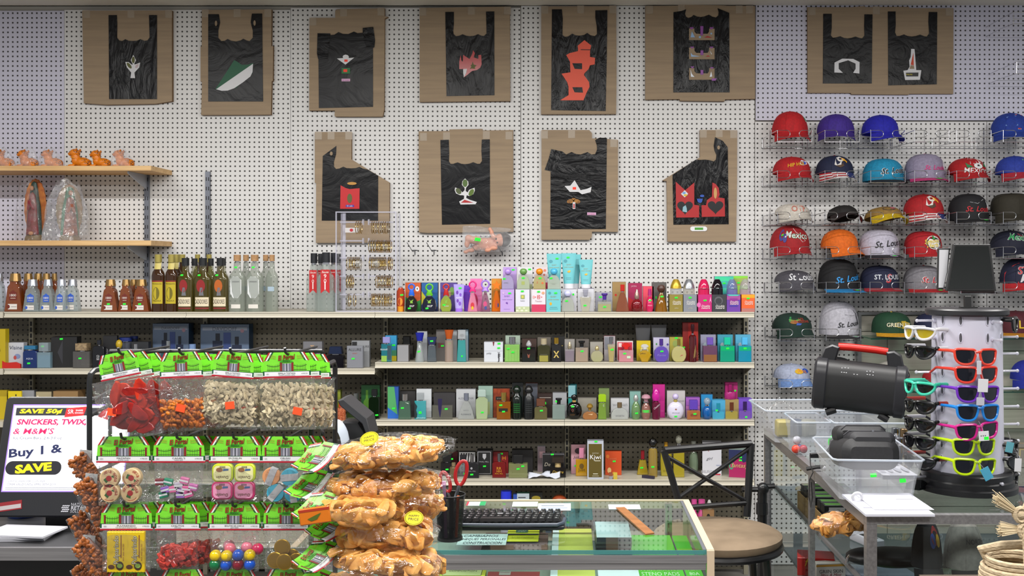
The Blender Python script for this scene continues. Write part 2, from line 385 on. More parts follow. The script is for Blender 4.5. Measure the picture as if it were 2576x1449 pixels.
bag(CC_, [(292,100),(398,100),(408,200),(405,330),(405,375),(430,395),(465,390),(510,360),(545,378),(590,382),(635,375),(670,353),(705,378),(750,387),(775,365),(772,280),(757,190),(757,112),(886,108),(880,600),(868,1190),(283,1180)],
 'large black bag with a tall jagged orange cutout', BAGS[3],
 [('orange_cutout', POR, [(568,490),(640,430),(712,487),(700,555),(700,610),(755,620),(750,690),(700,700),(685,740),(640,785),(635,805),(690,880),(695,930),(660,1000),(630,1075),(380,1075),(470,1020),(470,930),(455,880),(395,790),(490,775),(485,660),(445,590),(480,570),(570,548),(572,525)]),
     ('cut_hole', BAGS[2], [(510,678),(615,678),(615,742),(535,738)], [(510,935),(617,935),(625,993),(535,990)], [(600,528),(712,530),(712,538),(600,536)])])
board(CC_, [(1295,65),(1655,60),(1658,48),(2145,58),(2150,62),(2470,65),(2470,1060),(2150,1065),(2140,1085),(1665,1080),(1660,1062),(1293,1068)], 'widest single cardboard panel, behind the bag with three little cardboard bags', [(1340,75),(1680,65),(2300,72),(2410,72)])
def mini(dy): return [(1762,305+dy),(1818,305+dy),(1820,340+dy),(1840,362+dy),(1960,362+dy),(1976,340+dy),(1978,305+dy),(2035,308+dy),(2035,430+dy),(1762,430+dy)]
bag(CC_, [(1595,130),(1680,118),(1730,100),(1718,150),(1730,180),(1755,192),(1790,180),(1810,160),(1850,178),(1890,182),(1930,175),(1975,157),(2010,178),(2050,187),(2075,165),(2080,130),(2068,88),(2120,108),(2192,138),(2197,990),(1593,990)],
 'crumpled black bag with three little cardboard bags in a column', BAGS[3],
 [('cardboard_cutout', CARD, mini(0)), ('cardboard_cutout', CARD, mini(205)), ('cardboard_cutout', CARD, mini(425)),
     ('blue_piece', M('8fb4dd', .3), [(1778,400),(1792,335),(1825,400)], [(1780,565),(1800,590),(1880,605),(1785,608)], ('e',1878,398,12,12), ('e',2000,360,10,10)),
     ('red_piece', PR, [(1925,402),(1960,385),(2010,405)], [(1940,607),(1965,592),(1988,607)]), ('pale_piece', M('dce4ee', .3), [(1778,745),(1790,790),(1820,825),(1782,822)], [(1985,540),(2008,580),(2000,582)], [(1982,825),(2000,765),(2010,820)]),
     ('purple_tab', M('8a3f9a', .4), [(1882,280),(1915,280),(1910,380),(1885,380)], [(1885,540),(1915,540),(1915,590),(1885,590)], [(1885,750),(1915,750),(1915,800),(1885,800)], [(1765,292),(1815,292),(1790,318)], [(1978,292),(2028,292),(2003,318)],
      [(1772,500),(1818,500),(1795,522)], [(1980,500),(2026,500),(2003,522)], [(1775,712),(1820,712),(1797,736)], [(1985,720),(2030,720),(2005,740)], [(2005,842),(2060,840),(2045,865),(2005,866)])])
board(CR, [(500,68),(920,70),(1045,58),(1050,68),(1475,65),(1475,78),(1900,80),(1898,900),(1475,900),(1470,908),(920,905),(918,892),(503,892)], 'long cardboard panel carrying two bags side by side', [(545,80),(1160,72),(1860,86)])
bag(CR, [(652,132),(733,132),(733,270),(725,340),(745,362),(775,358),(815,347),(850,363),(885,368),(920,363),(960,350),(1000,363),(1025,367),(1047,340),(1044,250),(1047,137),(1124,138),(1117,800),(648,800)],
 'black bag with a white arch cutout', BAGS[2],
 [('arch_cutout', PW, [(760,600),(835,562),(940,565),(1000,595),(998,705),(938,698),(962,660),(962,610),(890,578),(800,605),(800,660),(840,698),(758,695)])])
bag(CR, [(1272,110),(1345,110),(1347,240),(1340,310),(1355,345),(1385,345),(1425,330),(1460,345),(1500,350),(1540,345),(1580,332),(1620,347),(1645,350),(1667,320),(1660,210),(1664,115),(1745,115),(1740,808),(1275,818)],
 'black bag with a white sailboat cutout and red sail', BAGS[2],
 [('boat_cutout', PW, [(1420,678),(1460,672),(1480,640),(1475,580),(1490,545),(1495,468),(1527,470),(1543,672),(1592,673),(1578,765),(1437,767)]), ('sail_piece', M('c8401c', .5), [(1516,505),(1520,627),(1490,620)]),
     ('tan_piece', CARD, [(1490,625),(1520,628),(1525,660),(1478,660)]), ('black_label', BLACK, [(1445,697),(1565,695),(1562,732),(1447,733)]), ('label_writing', M('d8c81c', .5), ('t','PALMA',1478,714,58))])
board(CD, [(140,97),(545,97),(545,400),(965,655),(962,1320),(152,1322),(155,660),(140,658)], 'cardboard panel with a slanted shoulder, half hidden by the bangle display', [(180,105),(320,105),(515,105)])
bag(CD, [(228,362),(378,250),(375,340),(350,430),(352,480),(375,505),(410,500),(455,480),(490,495),(545,498),(590,495),(635,482),(670,500),(725,512),(840,580),(838,1075),(217,1075)],
 'black bag with one slanted handle and a red square holding a leaf', BAGS[4],
 [('red_square', M('c4101a', .35), [(425,685),(480,715),(525,728),(580,722),(635,718),(632,945),(420,945)]), ('seed_pod', M('c08a34', .4), ('e',550,665,52,16)), ('leaf', OLV, ('e',525,830,27,52)),
     ('name_tag', M('4a2ea0', .5), [(482,902),(573,902),(573,925),(482,925)]), ('handle_slot', SLOT, ('e',322,335,16,22)), ('tag_writing', PW, ('t','El cafe',527,914,60))])
board(CD, [(1287,88),(1625,85),(1628,68),(1990,62),(1993,80),(2330,75),(2333,1200),(1390,1212),(1290,1205)], 'large cardboard panel directly above the wrapped doll', [(1340,120),(1595,112),(2035,100),(2285,105)])
bag(CD, [(1527,185),(1620,182),(1625,330),(1622,420),(1640,448),(1670,448),(1717,432),(1760,448),(1800,452),(1845,447),(1890,430),(1935,448),(1965,448),(1987,415),(1980,300),(1985,180),(2073,178),(2077,1110),(1545,1120)],
 'black bag with a white three-leaf tree over a red base', BAGS[4],
 [('tree_cutout', PW, [(1735,865),(1788,835),(1790,800),(1775,795),(1745,795),(1700,775),(1685,740),(1690,710),(1740,725),(1770,765),(1795,740),(1795,715),(1765,680),(1770,640),(1800,610),(1835,645),(1838,680),(1810,715),(1806,748),(1828,765),(1845,735),(1905,712),(1908,745),(1890,785),(1845,805),(1818,795),(1812,825),(1850,845),(1930,870),(1915,895),(1750,898)]),
     ('leaf', M('4f6a2c', .5), ('e',1800,662,28,42)), ('leaf', M('4f5a34', .5), ('e',1728,750,26,38,40)), ('leaf', M('55701c', .5), ('e',1869,765,24,42,-30)), ('red_piece', PR, [(1755,877),(1795,845),(1890,877)])])
board(CE, [(98,75),(625,75),(655,110),(655,168),(800,170),(943,185),(943,1200),(655,1198),(655,1250),(630,1288),(97,1288)], 'notched cardboard panel behind the bag with the paper boat and brown moth', [(130,95),(430,90),(895,190)])
bag(CE, [(205,285),(330,312),(370,345),(430,318),(480,340),(530,345),(605,318),(650,345),(690,340),(712,290),(708,240),(690,185),(735,160),(820,162),(808,1168),(195,1170),(198,530),(132,515),(175,400)],
 'shiny creased black bag with a white paper boat and brown moth', BAGS[1],
 [('folded_handle', BAGS[3], [(205,285),(330,312),(300,430),(262,525),(132,515),(175,400)]), ('boat_cutout', PW, [(352,693),(415,690),(463,630),(530,740),(600,725),(650,702),(640,762),(545,785),(505,758),(410,758)]), ('square_patch', REDB, [(442,705),(480,705),(480,733),(442,733)]),
     ('moth_cutout', texmat('moth', 'b57a20', '5a3310', (90, 90, 90), .4), ('e',415,862,38,24,12), ('e',488,862,38,24,-12), [(430,825),(452,870),(475,828)]), ('stem_cutout', PW, [(442,872),(471,872),(470,947),(443,947)]), ('stem_piece', PR, [(449,890),(464,890),(464,940),(449,940)]),
     ('name_tag', PK, [(602,985),(700,987),(699,1016),(602,1014)]), ('tag_writing', M('a01850', .5), ('t','De bazaar',651,1001,80))])
board(CE, [(1848,75),(2260,77),(2258,640),(2247,1308),(1490,1308),(1480,640),(1433,632),(1848,375)], 'cardboard panel with a slanted shoulder and a white oval plaque at its foot', [(1885,85),(2060,80),(2220,90)])
def heart(cx, cy, r):
 o = []
 for i in range(28):
  t = 2 * PI * i / 28; o.append((cx + r * 1.06 * math.sin(t) ** 3, cy - r * (.8125 * math.cos(t) - .3125 * math.cos(2 * t) - .125 * math.cos(3 * t) - .0625 * math.cos(4 * t))))
 return o
bag(CE, [(2015,153),(2100,195),(2155,265),(2165,1115),(1555,1120),(1545,570),(1805,400),(1850,405),(1905,402),(1955,408),(2000,422),(2025,400),(2030,350),(2008,300),(2000,250)],
 'black bag with a slanted handle and two red pieces with heart holes', BAGS[3],
 [('red_cutout', PR, [(1580,645),(1685,740),(1785,655),(1785,900),(1840,910),(1838,1040),(1585,1042)]), ('red_cutout', PR, [(1985,655),(2020,670),(2055,715),(2065,790),(2050,820),(2120,830),(2125,1030),(1868,1035),(1865,905),(1915,905),(1925,850),(1980,810)]),
     ('heart_hole', M('1c1c1f', .3), heart(1683,925,82)), ('heart_hole', M('1c1c1f', .3), heart(2020,922,82)), ('swirl_patch', PW, [(1637,780),(1680,740),(1718,780),(1680,820)]), ('swirl', M('6f9fd8', .4), ('e',1672,770,18,14)), ('swirl', M('d8b02c', .4), ('e',1688,795,20,12)),
     ('husk', M('c99a5c', .5), ('e',2018,772,18,62)), ('blue_piece', M('2050b0', .4), [(1812,835),(1880,832),(1870,870),(1850,882),(1825,872)], ('e',1872,803,24,14)), ('bottle_picture', M('8fb8c4', .3), [(1655,975),(1660,925),(1690,905),(1702,940),(1705,985)]),
     ('handle_slot', SLOT, ('e',2054,268,15,22))])
mb = MB(); mb.prism(CE([(1762,1140),(1905,1140),(1925,1152),(1928,1168),(1922,1184),(1905,1192),(1762,1192),(1745,1182),(1740,1165),(1746,1148)], YA), YA, YB0 - .0001, WHITE); t = thing('oval_plaque', 'white oval plaque with a green strip on the cardboard below the two hearts', 'plaque', mb.bb()); part(mb, 'plaque', t)
mb = MB(); mb.prism(CE([(1790,1152),(1883,1152),(1883,1178),(1790,1178)], YA - .0006), YA - .0006, YA, M('4a9c34', .5)); part(mb, 'green_strip', t)
def mat_of(c): return M(c) if isinstance(c, str) else c
STK = (.0145, .0075)
PR_ = dict(rect=[(1,0),(1,1)], trap=[(1,0),(.55,1)], vtrap=[(.62,0),(1,1)], dome=[(1,0),(1,.42),(.93,.62),(.72,.85),(.4,1)], round=[(.42,0),(.72,.08),(.94,.28),(1,.48),(.93,.7),(.68,.9),(.3,1)],
  shld=[(1,0),(1,.86),(.9,.95),(.55,1)], flare=[(1,0),(.8,.2),(.6,.55),(.52,1)], pear=[(.75,0),(.98,.12),(1,.3),(.8,.6),(.45,.85),(.3,1)], drop=[(.78,0),(1,.12),(1,.3),(.85,.62),(.5,.92),(.3,1)],
  vase=[(.7,0),(.95,.2),(1,.45),(.85,.75),(.5,.92),(.35,1)], tube=[(.62,0),(1,1)], star=[(.45,0),(.62,.28),(1,.62),(.5,.86),(.25,1)], lotion=[(.85,0),(.95,.2),(1,.6),(.95,.85),(.6,.93),(.5,1)], bell=[(1,0),(.98,.1),(.8,.45),(.55,.75),(.25,1)],
  ball=[(.25,0),(.7,.14),(1,.45),(.97,.62),(.72,.88),(.3,.98),(.02,1)], taper=[(1,0),(.8,1)], flarecap=[(.6,0),(.65,.6),(1,.75),(1,1)], egg=[(.8,0),(1,.22),(.96,.45),(.7,.78),(.35,.97),(.02,1)], blade=[(.35,0),(.8,.4),(1,.75),(.85,1)],
  dropcap=[(1,0),(.92,.3),(.7,.68),(.42,.97),(.02,1)], ring=[(1,0),(1,1)], mush=[(.4,0),(.5,.35),(1,.5),(.9,.8),(.4,1)], liqr=[(1,0),(1,.6),(.93,.66),(.6,.74),(.36,.8),(.33,1)], sqr=[(1,0),(1,.68),(.9,.74),(.45,.84),(.4,1)],
  t1800=[(1,0),(.97,.08),(.66,.72),(.6,.8),(.4,.86),(.38,1)], jar=[(.92,0),(1,.08),(1,.8),(.88,1)])
def interp(prof, z):
 for (a, b) in zip(prof, prof[1:]):
  if a[1] <= z <= b[1] and b[1] > a[1]: return a[0] + (b[0] - a[0]) * (z - a[1]) / (b[1] - a[1])
 return prof[-1][0]
def solid(mb, prof, mode, w, h, d, m, z0=0., inset=0., x0=0.):
 p = [(max(a * w / 2 - inset, 1e-5), z0 + b * h) for a, b in prof]
 if mode == 'r': mb.lathe(p, m, 18, 1., d / w, cx=x0)
 else:
  pts = [(x0 + a, z) for a, z in p] + [(x0 - a, z) for a, z in reversed(p)]
  mb.prism(pts, -d / 2 + inset, d / 2 - inset, m, min(.0025, d * .2, w * .12))
def decor(mb, t, dec, w, h, surf, wof=None):
 k = 0
 for q in dec:
  y = -.0004 - .0002 * k; k += 1
  f = (lambda x, z, yy: (x, surf(x, z) + yy, z))
  if q[0] == 'r':
   n = 6; x0, x1, z0, z1 = q[1] * w / 2, q[2] * w / 2, q[3] * h, q[4] * h
   vs = []; fs = []
   for i in range(n + 1):
    x = x0 + (x1 - x0) * i / n; vs += [f(x, z0, y), f(x, z1, y)]
   for i in range(n): fs.append((2 * i, 2 * i + 2, 2 * i + 3, 2 * i + 1))
   mb.add(vs, fs, mat_of(q[5]))
  elif q[0] == 'e': mb.add([f(a, b, y) for a, b in ell(q[1] * w / 2, q[2] * h, q[3] * w / 2, q[4] * h, 14)], [tuple(range(14))], mat_of(q[5]))
  elif q[0] == 'p': mb.add([f(a * w / 2, b * h, y) for a, b in q[1]], [tuple(range(len(q[1])))], mat_of(q[2]))
  elif q[0] == 't': mb.text(q[1], q[2] * w / 2, q[3] * h, y - .0003, mat_of(q[5]), w=q[4] * w, shear=(q[6] if len(q) > 6 else 0), rot=(q[7] if len(q) > 7 else 0), h=(q[8] * h if len(q) > 8 else None), fn=lambda a, b, yy: f(a, b, yy))
  elif q[0] == 's':
   sw, sh = q[3] if len(q) > 3 else STK; cx, cz = q[1] * w / 2, q[2] * h; m2 = MB(); c = q[4] if len(q) > 4 else 4
   ca, sa = math.cos(math.radians(c)), math.sin(math.radians(c))
   vs = []
   for (a, b) in ((-1, -1), (0, -1), (1, -1), (1, 1), (0, 1), (-1, 1)):
    a, b = a * sw / 2, b * sh / 2; vs.append(f(cx + a * ca - b * sa, cz + a * sa + b * ca, y - .0012))
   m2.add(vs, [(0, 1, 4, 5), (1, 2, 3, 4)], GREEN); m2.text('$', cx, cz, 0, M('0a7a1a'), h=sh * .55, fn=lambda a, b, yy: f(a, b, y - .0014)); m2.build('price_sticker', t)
SHELF = {}
def dims(x0, x1, yt, Y, z): return X((x0 + x1) / 2, Y), (x1 - x0) * Y / F, Z(yt, Y) - z
def boxi(label, sh, x0, x1, yt, front, side=None, dec=(), Y=None, d=.035, z=None, rz=0., name='perfume_box', cat='box', top=None, group=None):
 zz, y0 = SHELF[sh]; z = zz if z is None else z; Y = Y or y0 + .075
 cx, w, h = dims(x0, x1, yt, Y - d / 2, z); w *= .975; fm = mat_of(front); sm = mat_of(side) if side else fm
 t = thing(name, label, cat, (cx, Y, z), (0, 0, rz), group)
 mb = MB(); b = .0006
 mb.box(-w / 2, w / 2, -d / 2, d / 2, 0, h, sm); mb.poly([(-w / 2 + b, b), (w / 2 - b, b), (w / 2 - b, h - b), (-w / 2 + b, h - b)], -d / 2 - .0002, fm)
 decor(mb, t, dec, w, h, lambda x, z: -d / 2 - .0003); mb.build('carton', t)
 return t
def bot(label, sh, x0, x1, yt, shape, mode, hb, col, capshape, wc, capcol, liq=None, dec=(), cm=None, Y=None, d=None, z=None, neck=.3, rz=0., name='perfume_bottle', cat='bottle', capd=None, capx=0., group=None, hc=None, neckcol=None):
 zz, y0 = SHELF[sh]; z = zz if z is None else z; Y = Y or y0 + .028
 cx, w, h = dims(x0, x1, yt, Y - .012, z); d = (d or (1. if mode == 'r' else .5)) * w; d = min(d, .044); w *= .965
 t = thing(name, label, cat, (cx, Y, z), (0, 0, rz), group); bm = mat_of(col)
 prof = PR_[shape]; mb = MB(); solid(mb, prof, mode, w, h * hb, d, bm)
 if mode == 'r':
  def surf(x, zq):
   r = interp(prof, zq / (h * hb)) * w / 2; return -math.sqrt(max(r * r - x * x, 1e-8)) * d / w
 else: surf = lambda x, z: -d / 2 - .0003
 decor(mb, t, dec, w, h, surf); mb.build('body', t)
 if liq:
  m2 = MB(); lv = liq[1]; pp = [q for q in prof if q[1] < lv] + [(interp(prof, lv), lv)]
  solid(m2, pp, mode, w, h * hb, d, mat_of(liq[0]), inset=.0016); m2.build('liquid', t)
 if capshape:
  hc = hc or (1 - hb - .03); m3 = MB(); wcap = wc * w; cmode = cm or mode; cd = min((capd or 1.) * wcap, d * 1.15) if cmode == 'f' else wcap * (capd or 1.)
  if cmode == 'torus':
   r = wcap / 2; zc = h - r; n = 20
   m3.tube([(capx * w + (r - .004) * math.sin(2 * PI * i / n), 0, zc + (r - .004) * math.cos(2 * PI * i / n)) for i in range(n)], .0042, mat_of(capcol), 8, True)
   m3.lathe([(wcap * .36, h * hb), (wcap * .42, h * hb + .004), (wcap * .25, zc - r + .004)], mat_of(capcol), 12, 1, .6)
  else: solid(m3, PR_[capshape], cmode, wcap, h * hc, cd, mat_of(capcol), z0=h - h * hc, x0=capx * w)
  m3.build('bottle_cap', t)
  if 1 - hb - hc > .015:
   m4 = MB(); m4.lathe([(neck * w * wc, h * hb - .001), (neck * w * wc, h * (1 - hc) + .001)], mat_of(neckcol or 'b8b8bc') if neckcol else CHROME, 10, cx=capx * w); m4.build('neck', t)
 return t
def evalmesh(verts_faces_mb, voxel, smooth=3):
 me = bpy.data.meshes.new('tmp'); me.from_pydata([tuple(v) for v in verts_faces_mb.v], [], verts_faces_mb.f); ob = bpy.data.objects.new('tmp', me); C.objects.link(ob)
 rm = ob.modifiers.new('r', 'REMESH'); rm.mode = 'VOXEL'; rm.voxel_size = voxel; rm.use_smooth_shade = True
 if smooth: sm = ob.modifiers.new('s', 'SMOOTH'); sm.iterations = smooth; sm.factor = .5
 dg = bpy.context.evaluated_depsgraph_get(); out = bpy.data.meshes.new_from_object(ob.evaluated_get(dg))
 bpy.data.objects.remove(ob); bpy.data.meshes.remove(me)
 return out
def blob(name, balls, voxel, m, parent, smooth=3):
 mb = MB()
 for (c, r, sc) in balls: mb.ball(c, r, m, 14, 10, sc)
 me = evalmesh(mb, voxel, smooth); me.name = name; me.materials.clear(); me.materials.append(m)
 o = bpy.data.objects.new(name, me); C.objects.link(o); o.parent = parent
 return o
PINE = texmat('pine', 'c49a64', 'dcb680', (3, 40, 60), .55); UPR = M('767a84', .4, .6); SLOTM = M('15161a', .6)
YSF = 5.32
def wshelf(y0, y1, label):
 mb = MB(); mb.box(X(-330, YSF), X(380, YSF), YSF, YW, Z(y1, YSF), Z(y0, YSF), PINE)
 o = single(mb, 'wooden_shelf', label, 'shelf', origin=(X(100, YSF), 5.46, Z(y1, YSF))); return Z(y0, YSF)
ZW1 = wshelf(417, 429, 'upper pale pine shelf carrying the row of leopard figurines'); ZW2 = wshelf(605, 617.5, 'lower pale pine shelf carrying two wrapped robed statuettes')
mb = MB(); yy = 5.44; xx = X(383, yy); mb.box(xx + .0282, xx + .0288, yy, yy + .045, ZW1 - .024, ZW1 - .008, M('d8d8d8'))
def upright(px, ptop, label):
 mb = MB(); x = X(px, YW); z1 = Z(ptop, YW); z0 = 1.3575; w = .012
 mb.box(x - w, x + w, YW - .016, YW - .0002, z0, z1, UPR)
 z = z1 - .03
 while z > z0 + .05:
  for dx in (-.006, .006): mb.box(x + dx - .0022, x + dx + .0022, YW - .0164, YW - .0158, z - .02, z, SLOTM)
  z -= .05
 single(mb, 'wall_upright', label, 'upright')
upright(371.5, 433, 'slotted grey upright carrying the ends of both wooden shelves'); upright(524.5, 432, 'free slotted grey upright with no shelf on it, above the tall liquor bottles')
def bracket(px, zt, label):
 mb = MB(); x = X(px, YW); y1 = YW - .017; y0 = YSF + .03
 A = [(y0, zt), (y1, zt), (y1, zt - .075), (y1 - .03, zt - .07), (y0, zt - .012)]
 vs = [(x - .003, a, b) for a, b in A] + [(x + .003, a, b) for a, b in A]; n = 5
 mb.add(vs, [tuple(range(n)), tuple(reversed(range(n, 2 * n)))] + [(i, i + n, (i + 1) % n + n, (i + 1) % n) for i in range(n)], M('a8adb8', .4, .3))
 single(mb, 'shelf_bracket', label, 'bracket')
bracket(371.5, Z(429, YSF) - .0005, 'grey triangular bracket under the upper pine shelf'); bracket(371.5, Z(617.5, YSF) - .0005, 'grey triangular bracket under the lower pine shelf')
def spotmat():
 mt, nt, out = newmat('leopard_coat'); L = nt.links.new
 tc = N(nt, 'ShaderNodeTexCoord'); vo = N(nt, 'ShaderNodeTexVoronoi'); vo.inputs['Scale'].default_value = 150
 lt = N(nt, 'ShaderNodeMath', operation='LESS_THAN'); lt.inputs[1].default_value = .38; L(tc.outputs['Object'], vo.inputs[0]); L(vo.outputs['Distance'], lt.inputs[0])
 sx = N(nt, 'ShaderNodeSeparateXYZ'); L(tc.outputs['Object'], sx.inputs[0])
 g1 = N(nt, 'ShaderNodeMath', operation='MULTIPLY_ADD'); g1.inputs[1].default_value = .9; g1.inputs[2].default_value = .056; L(sx.outputs['X'], g1.inputs[0])
 g2 = N(nt, 'ShaderNodeMath', operation='ADD'); L(sx.outputs['X'], g2.inputs[0]); L(sx.outputs['Z'], g2.inputs[1])
 g3 = N(nt, 'ShaderNodeMath', operation='GREATER_THAN'); g3.inputs[1].default_value = .058; L(g2.outputs[0], g3.inputs[0])
 mu = N(nt, 'ShaderNodeMath', operation='MULTIPLY'); L(lt.outputs[0], mu.inputs[0]); L(g3.outputs[0], mu.inputs[1])
 mx = N(nt, 'ShaderNodeMix', data_type='RGBA'); mx.inputs[6].default_value = rgb('d8790c'); mx.inputs[7].default_value = rgb('3a2210'); L(mu.outputs[0], mx.inputs[0])
 b = pbsdf(nt, (1, 1, 1, 1), .4); L(mx.outputs[2], b.inputs['Base Color']); L(b.outputs[0], out.inputs[0]); return mt
WRAP = filmmat('cloudy_wrap', 30., .05, .55, (.97, .97, .98, 1), .12, 1., .16)
def wrapgeo(mb, w, d, h, m, seed, lean=0., top=.25):
 rd = random.Random(seed)
 ph = [rd.uniform(0, 6.28) for _ in range(6)]
 def fn(u, v):
  a = 2 * PI * u; k = (1 - v ** 2.2 * (1 - top)) * (1 + .09 * math.sin(5 * a + ph[0] + 3 * v) + .06 * math.sin(9 * a + ph[1] - 5 * v))
  return (w / 2 * k * math.cos(a) + lean * v, d / 2 * k * math.sin(a), h * v * (1 + .06 * math.sin(3 * a + ph[2]) * v))
 mb.grid(fn, 28, 9, m, True, True)
def leopard(px0, px1, label, wrapped=0, seed=1):
 Y = 5.40; w = (px1 - px0) * Y / F; t = thing('leopard_figurine', label, 'figurine', (X((px0 + px1) / 2, Y), Y, ZW1)); k = w / .112 if not wrapped else .92
 if not hasattr(leopard, 'me'):
  o = blob('coat', [((.018, 0, .026), .027, (1.5, 1, .95)), ((.04, 0, .022), .022, (1.1, 1, 1)), ((-.014, 0, .034), .024, (1, .95, 1.1)), ((-.017, 0, .052), .0225, (1, .95, 1.1)), ((-.022, 0, .074), .0255, (1.08, 1, .84)), ((-.044, 0, .069), .0125, (1, 1.15, .85)),
   ((-.004, .021, .089), .0085, (.6, 1, 1)), ((-.004, -.021, .089), .0085, (.6, 1, 1)), ((-.036, -.013, .0075), .0105, (1.7, .85, .72)), ((-.036, .013, .0075), .0105, (1.7, .85, .72)), ((.036, -.022, .014), .016, (1.3, .6, .9)), ((.036, .022, .014), .016, (1.3, .6, .9))], .0022, spotmat(), t, 2)
  leopard.me = o.data
 else:
  o = bpy.data.objects.new('coat', leopard.me); C.objects.link(o); o.parent = t
 o.scale = (k, k, k)
 mb = MB(S(k, k, k) if True else None)
 for s in (-1, 1): mb.ball((-.0445, s * .012, .079), .003, BLACKG, 8, 6)
 mb.ball((-.0565, 0, .072), .003, BLACK, 8, 6); mb.build('eyes_and_nose', t)
 mb = MB(S(k, k, k)); n = 16
 mb.tube([(-.018 + .0235 * math.cos(2 * PI * i / n), .0235 * math.sin(2 * PI * i / n), .047 - .006 * math.cos(2 * PI * i / n)) for i in range(n)], .003, M('e08a10', .4), 6, True); mb.build('collar', t)
 if wrapped: mb = MB(); wrapgeo(mb, w * .98, .085, .1, WRAP, seed, -.012 * wrapped); mb.build('plastic_wrap', t)
leopard(172, 226, 'unwrapped orange leopard figurine nearer the wrapped ones'); leopard(226, 276, 'unwrapped orange leopard figurine beside the last wrapped one')
leopard(-24, 40, 'plastic-wrapped leopard figurine cut off by the photo edge', 1, 3); leopard(42, 95, 'plastic-wrapped leopard figurine, second on the shelf from the photo edge', -1, 4); leopard(98, 160, 'plastic-wrapped leopard figurine just before the unwrapped pair', 1, 5); leopard(281, 337, 'plastic-wrapped leopard figurine nearest the shelf end', 1.2, 6)
def statue(px0, px1, ytop, label, c, wrapm, seed, turn, wx):
 Y = 5.43; w = (px1 - px0) * Y / F; h = Z(ytop, Y) - ZW2; t = thing('robed_statuette', label, 'statuette', (X((px0 + px1) / 2, Y), Y, ZW2), (0, 0, turn))
 mb = MB(); n = 44; mb.prism([(w / 2 * math.cos(2 * PI * i / n) * (1 + .05 * (i % 2)), h * .53 + h * .46 * math.sin(2 * PI * i / n) * (1 + .03 * (i % 2))) for i in range(n)], .012, .024, texmat('gilt', c[0], c[1], (30, 30, 30), .4), .003); mb.build('halo', t)
 mb = MB(); mb.lathe([(w * .36, h * .1), (w * .34, h * .3), (w * .3, h * .55), (w * .2, h * .75), (w * .17, h * .84), (w * .12, h * .93), (.001, h * .955)], M(c[2], .45), 16, 1, .55, cy=.004); mb.build('mantle', t)
 mb = MB(); mb.lathe([(w * .3, h * .1), (w * .25, h * .3), (w * .2, h * .55), (w * .14, h * .74), (.001, h * .78)], texmat('gown', c[3], '5a2a24', (40, 40, 25), .5), 14, 1, .5, cy=-.014); mb.build('gown', t)
 mb = MB(); mb.ball((0, -.02, h * .84), w * .1, M('a87a5c', .5), 10, 8, (.9, .8, 1.15)); mb.build('head', t)
 mb = MB(); mb.tube([(-w * .12, -.03, h * .5), (-.003, -.045, h * .6), (0, -.047, h * .64)], .007, M(c[3], .5), 6); mb.tube([(w * .12, -.03, h * .5), (.003, -.045, h * .6), (0, -.047, h * .64)], .007, M(c[3], .5), 6); mb.build('sleeves', t)
 mb = MB(); mb.lathe([(w * .42, 0), (w * .42, h * .04), (w * .34, h * .1)], M('6e5a3c', .5), 16, 1, .55); mb.ball((0, -.03, h * .12), w * .12, M('a87a5c', .5), 8, 6, (1, .6, .8)); mb.build('base', t)
 mb = MB(T(wx[2])); wrapgeo(mb, wx[0], .13, wx[1], wrapm, seed, wx[3], .5); mb.build('plastic_wrap', t)
statue(58, 112, 449, 'robed statuette with an orange halo in clear plastic', ('c0762c', '8a3f1c', '1f3a34', '7a1e28'), filmmat('clear_wrap', 26., .05, .5, rough=.1), 5, 0, (.15, .31, -.01, -.02))
statue(146, 206, 463, 'robed statuette with a green mantle in cloudy plastic', ('7a6a3c', '8a5a30', '1e6a44', '9a5a44'), filmmat('cloudy_wrap2', 22., .08, .6, (.93, .93, .95, 1), .15, 1., .14), 9, 35, (.21, .30, -.02, .01))
YF, YBK = 5.2, 5.46
ZT = Z(785, YF)
BEI = M('b9b3a3', .42); BEID = M('98927f', .5); GBK = pegmat('pegboard_beige', '6b665a', '0e0c0a', rad=.17)
RAIL = M('bfb9a9', .35)
def shelfz(py): return Z(py, YF)
for k, py in (('T', 785), ('S2', 912), ('S3', 1057), ('S4', 1207), ('S5', 1362)): SHELF[k] = (shelfz(py) + .0005, YF)
SHELF['L2'] = (shelfz(927.5) + .0005, YF); SHELF['L3'] = (shelfz(1060) + .0005, YF)
SEAM = [10, 468, 943, 1420, 1898]
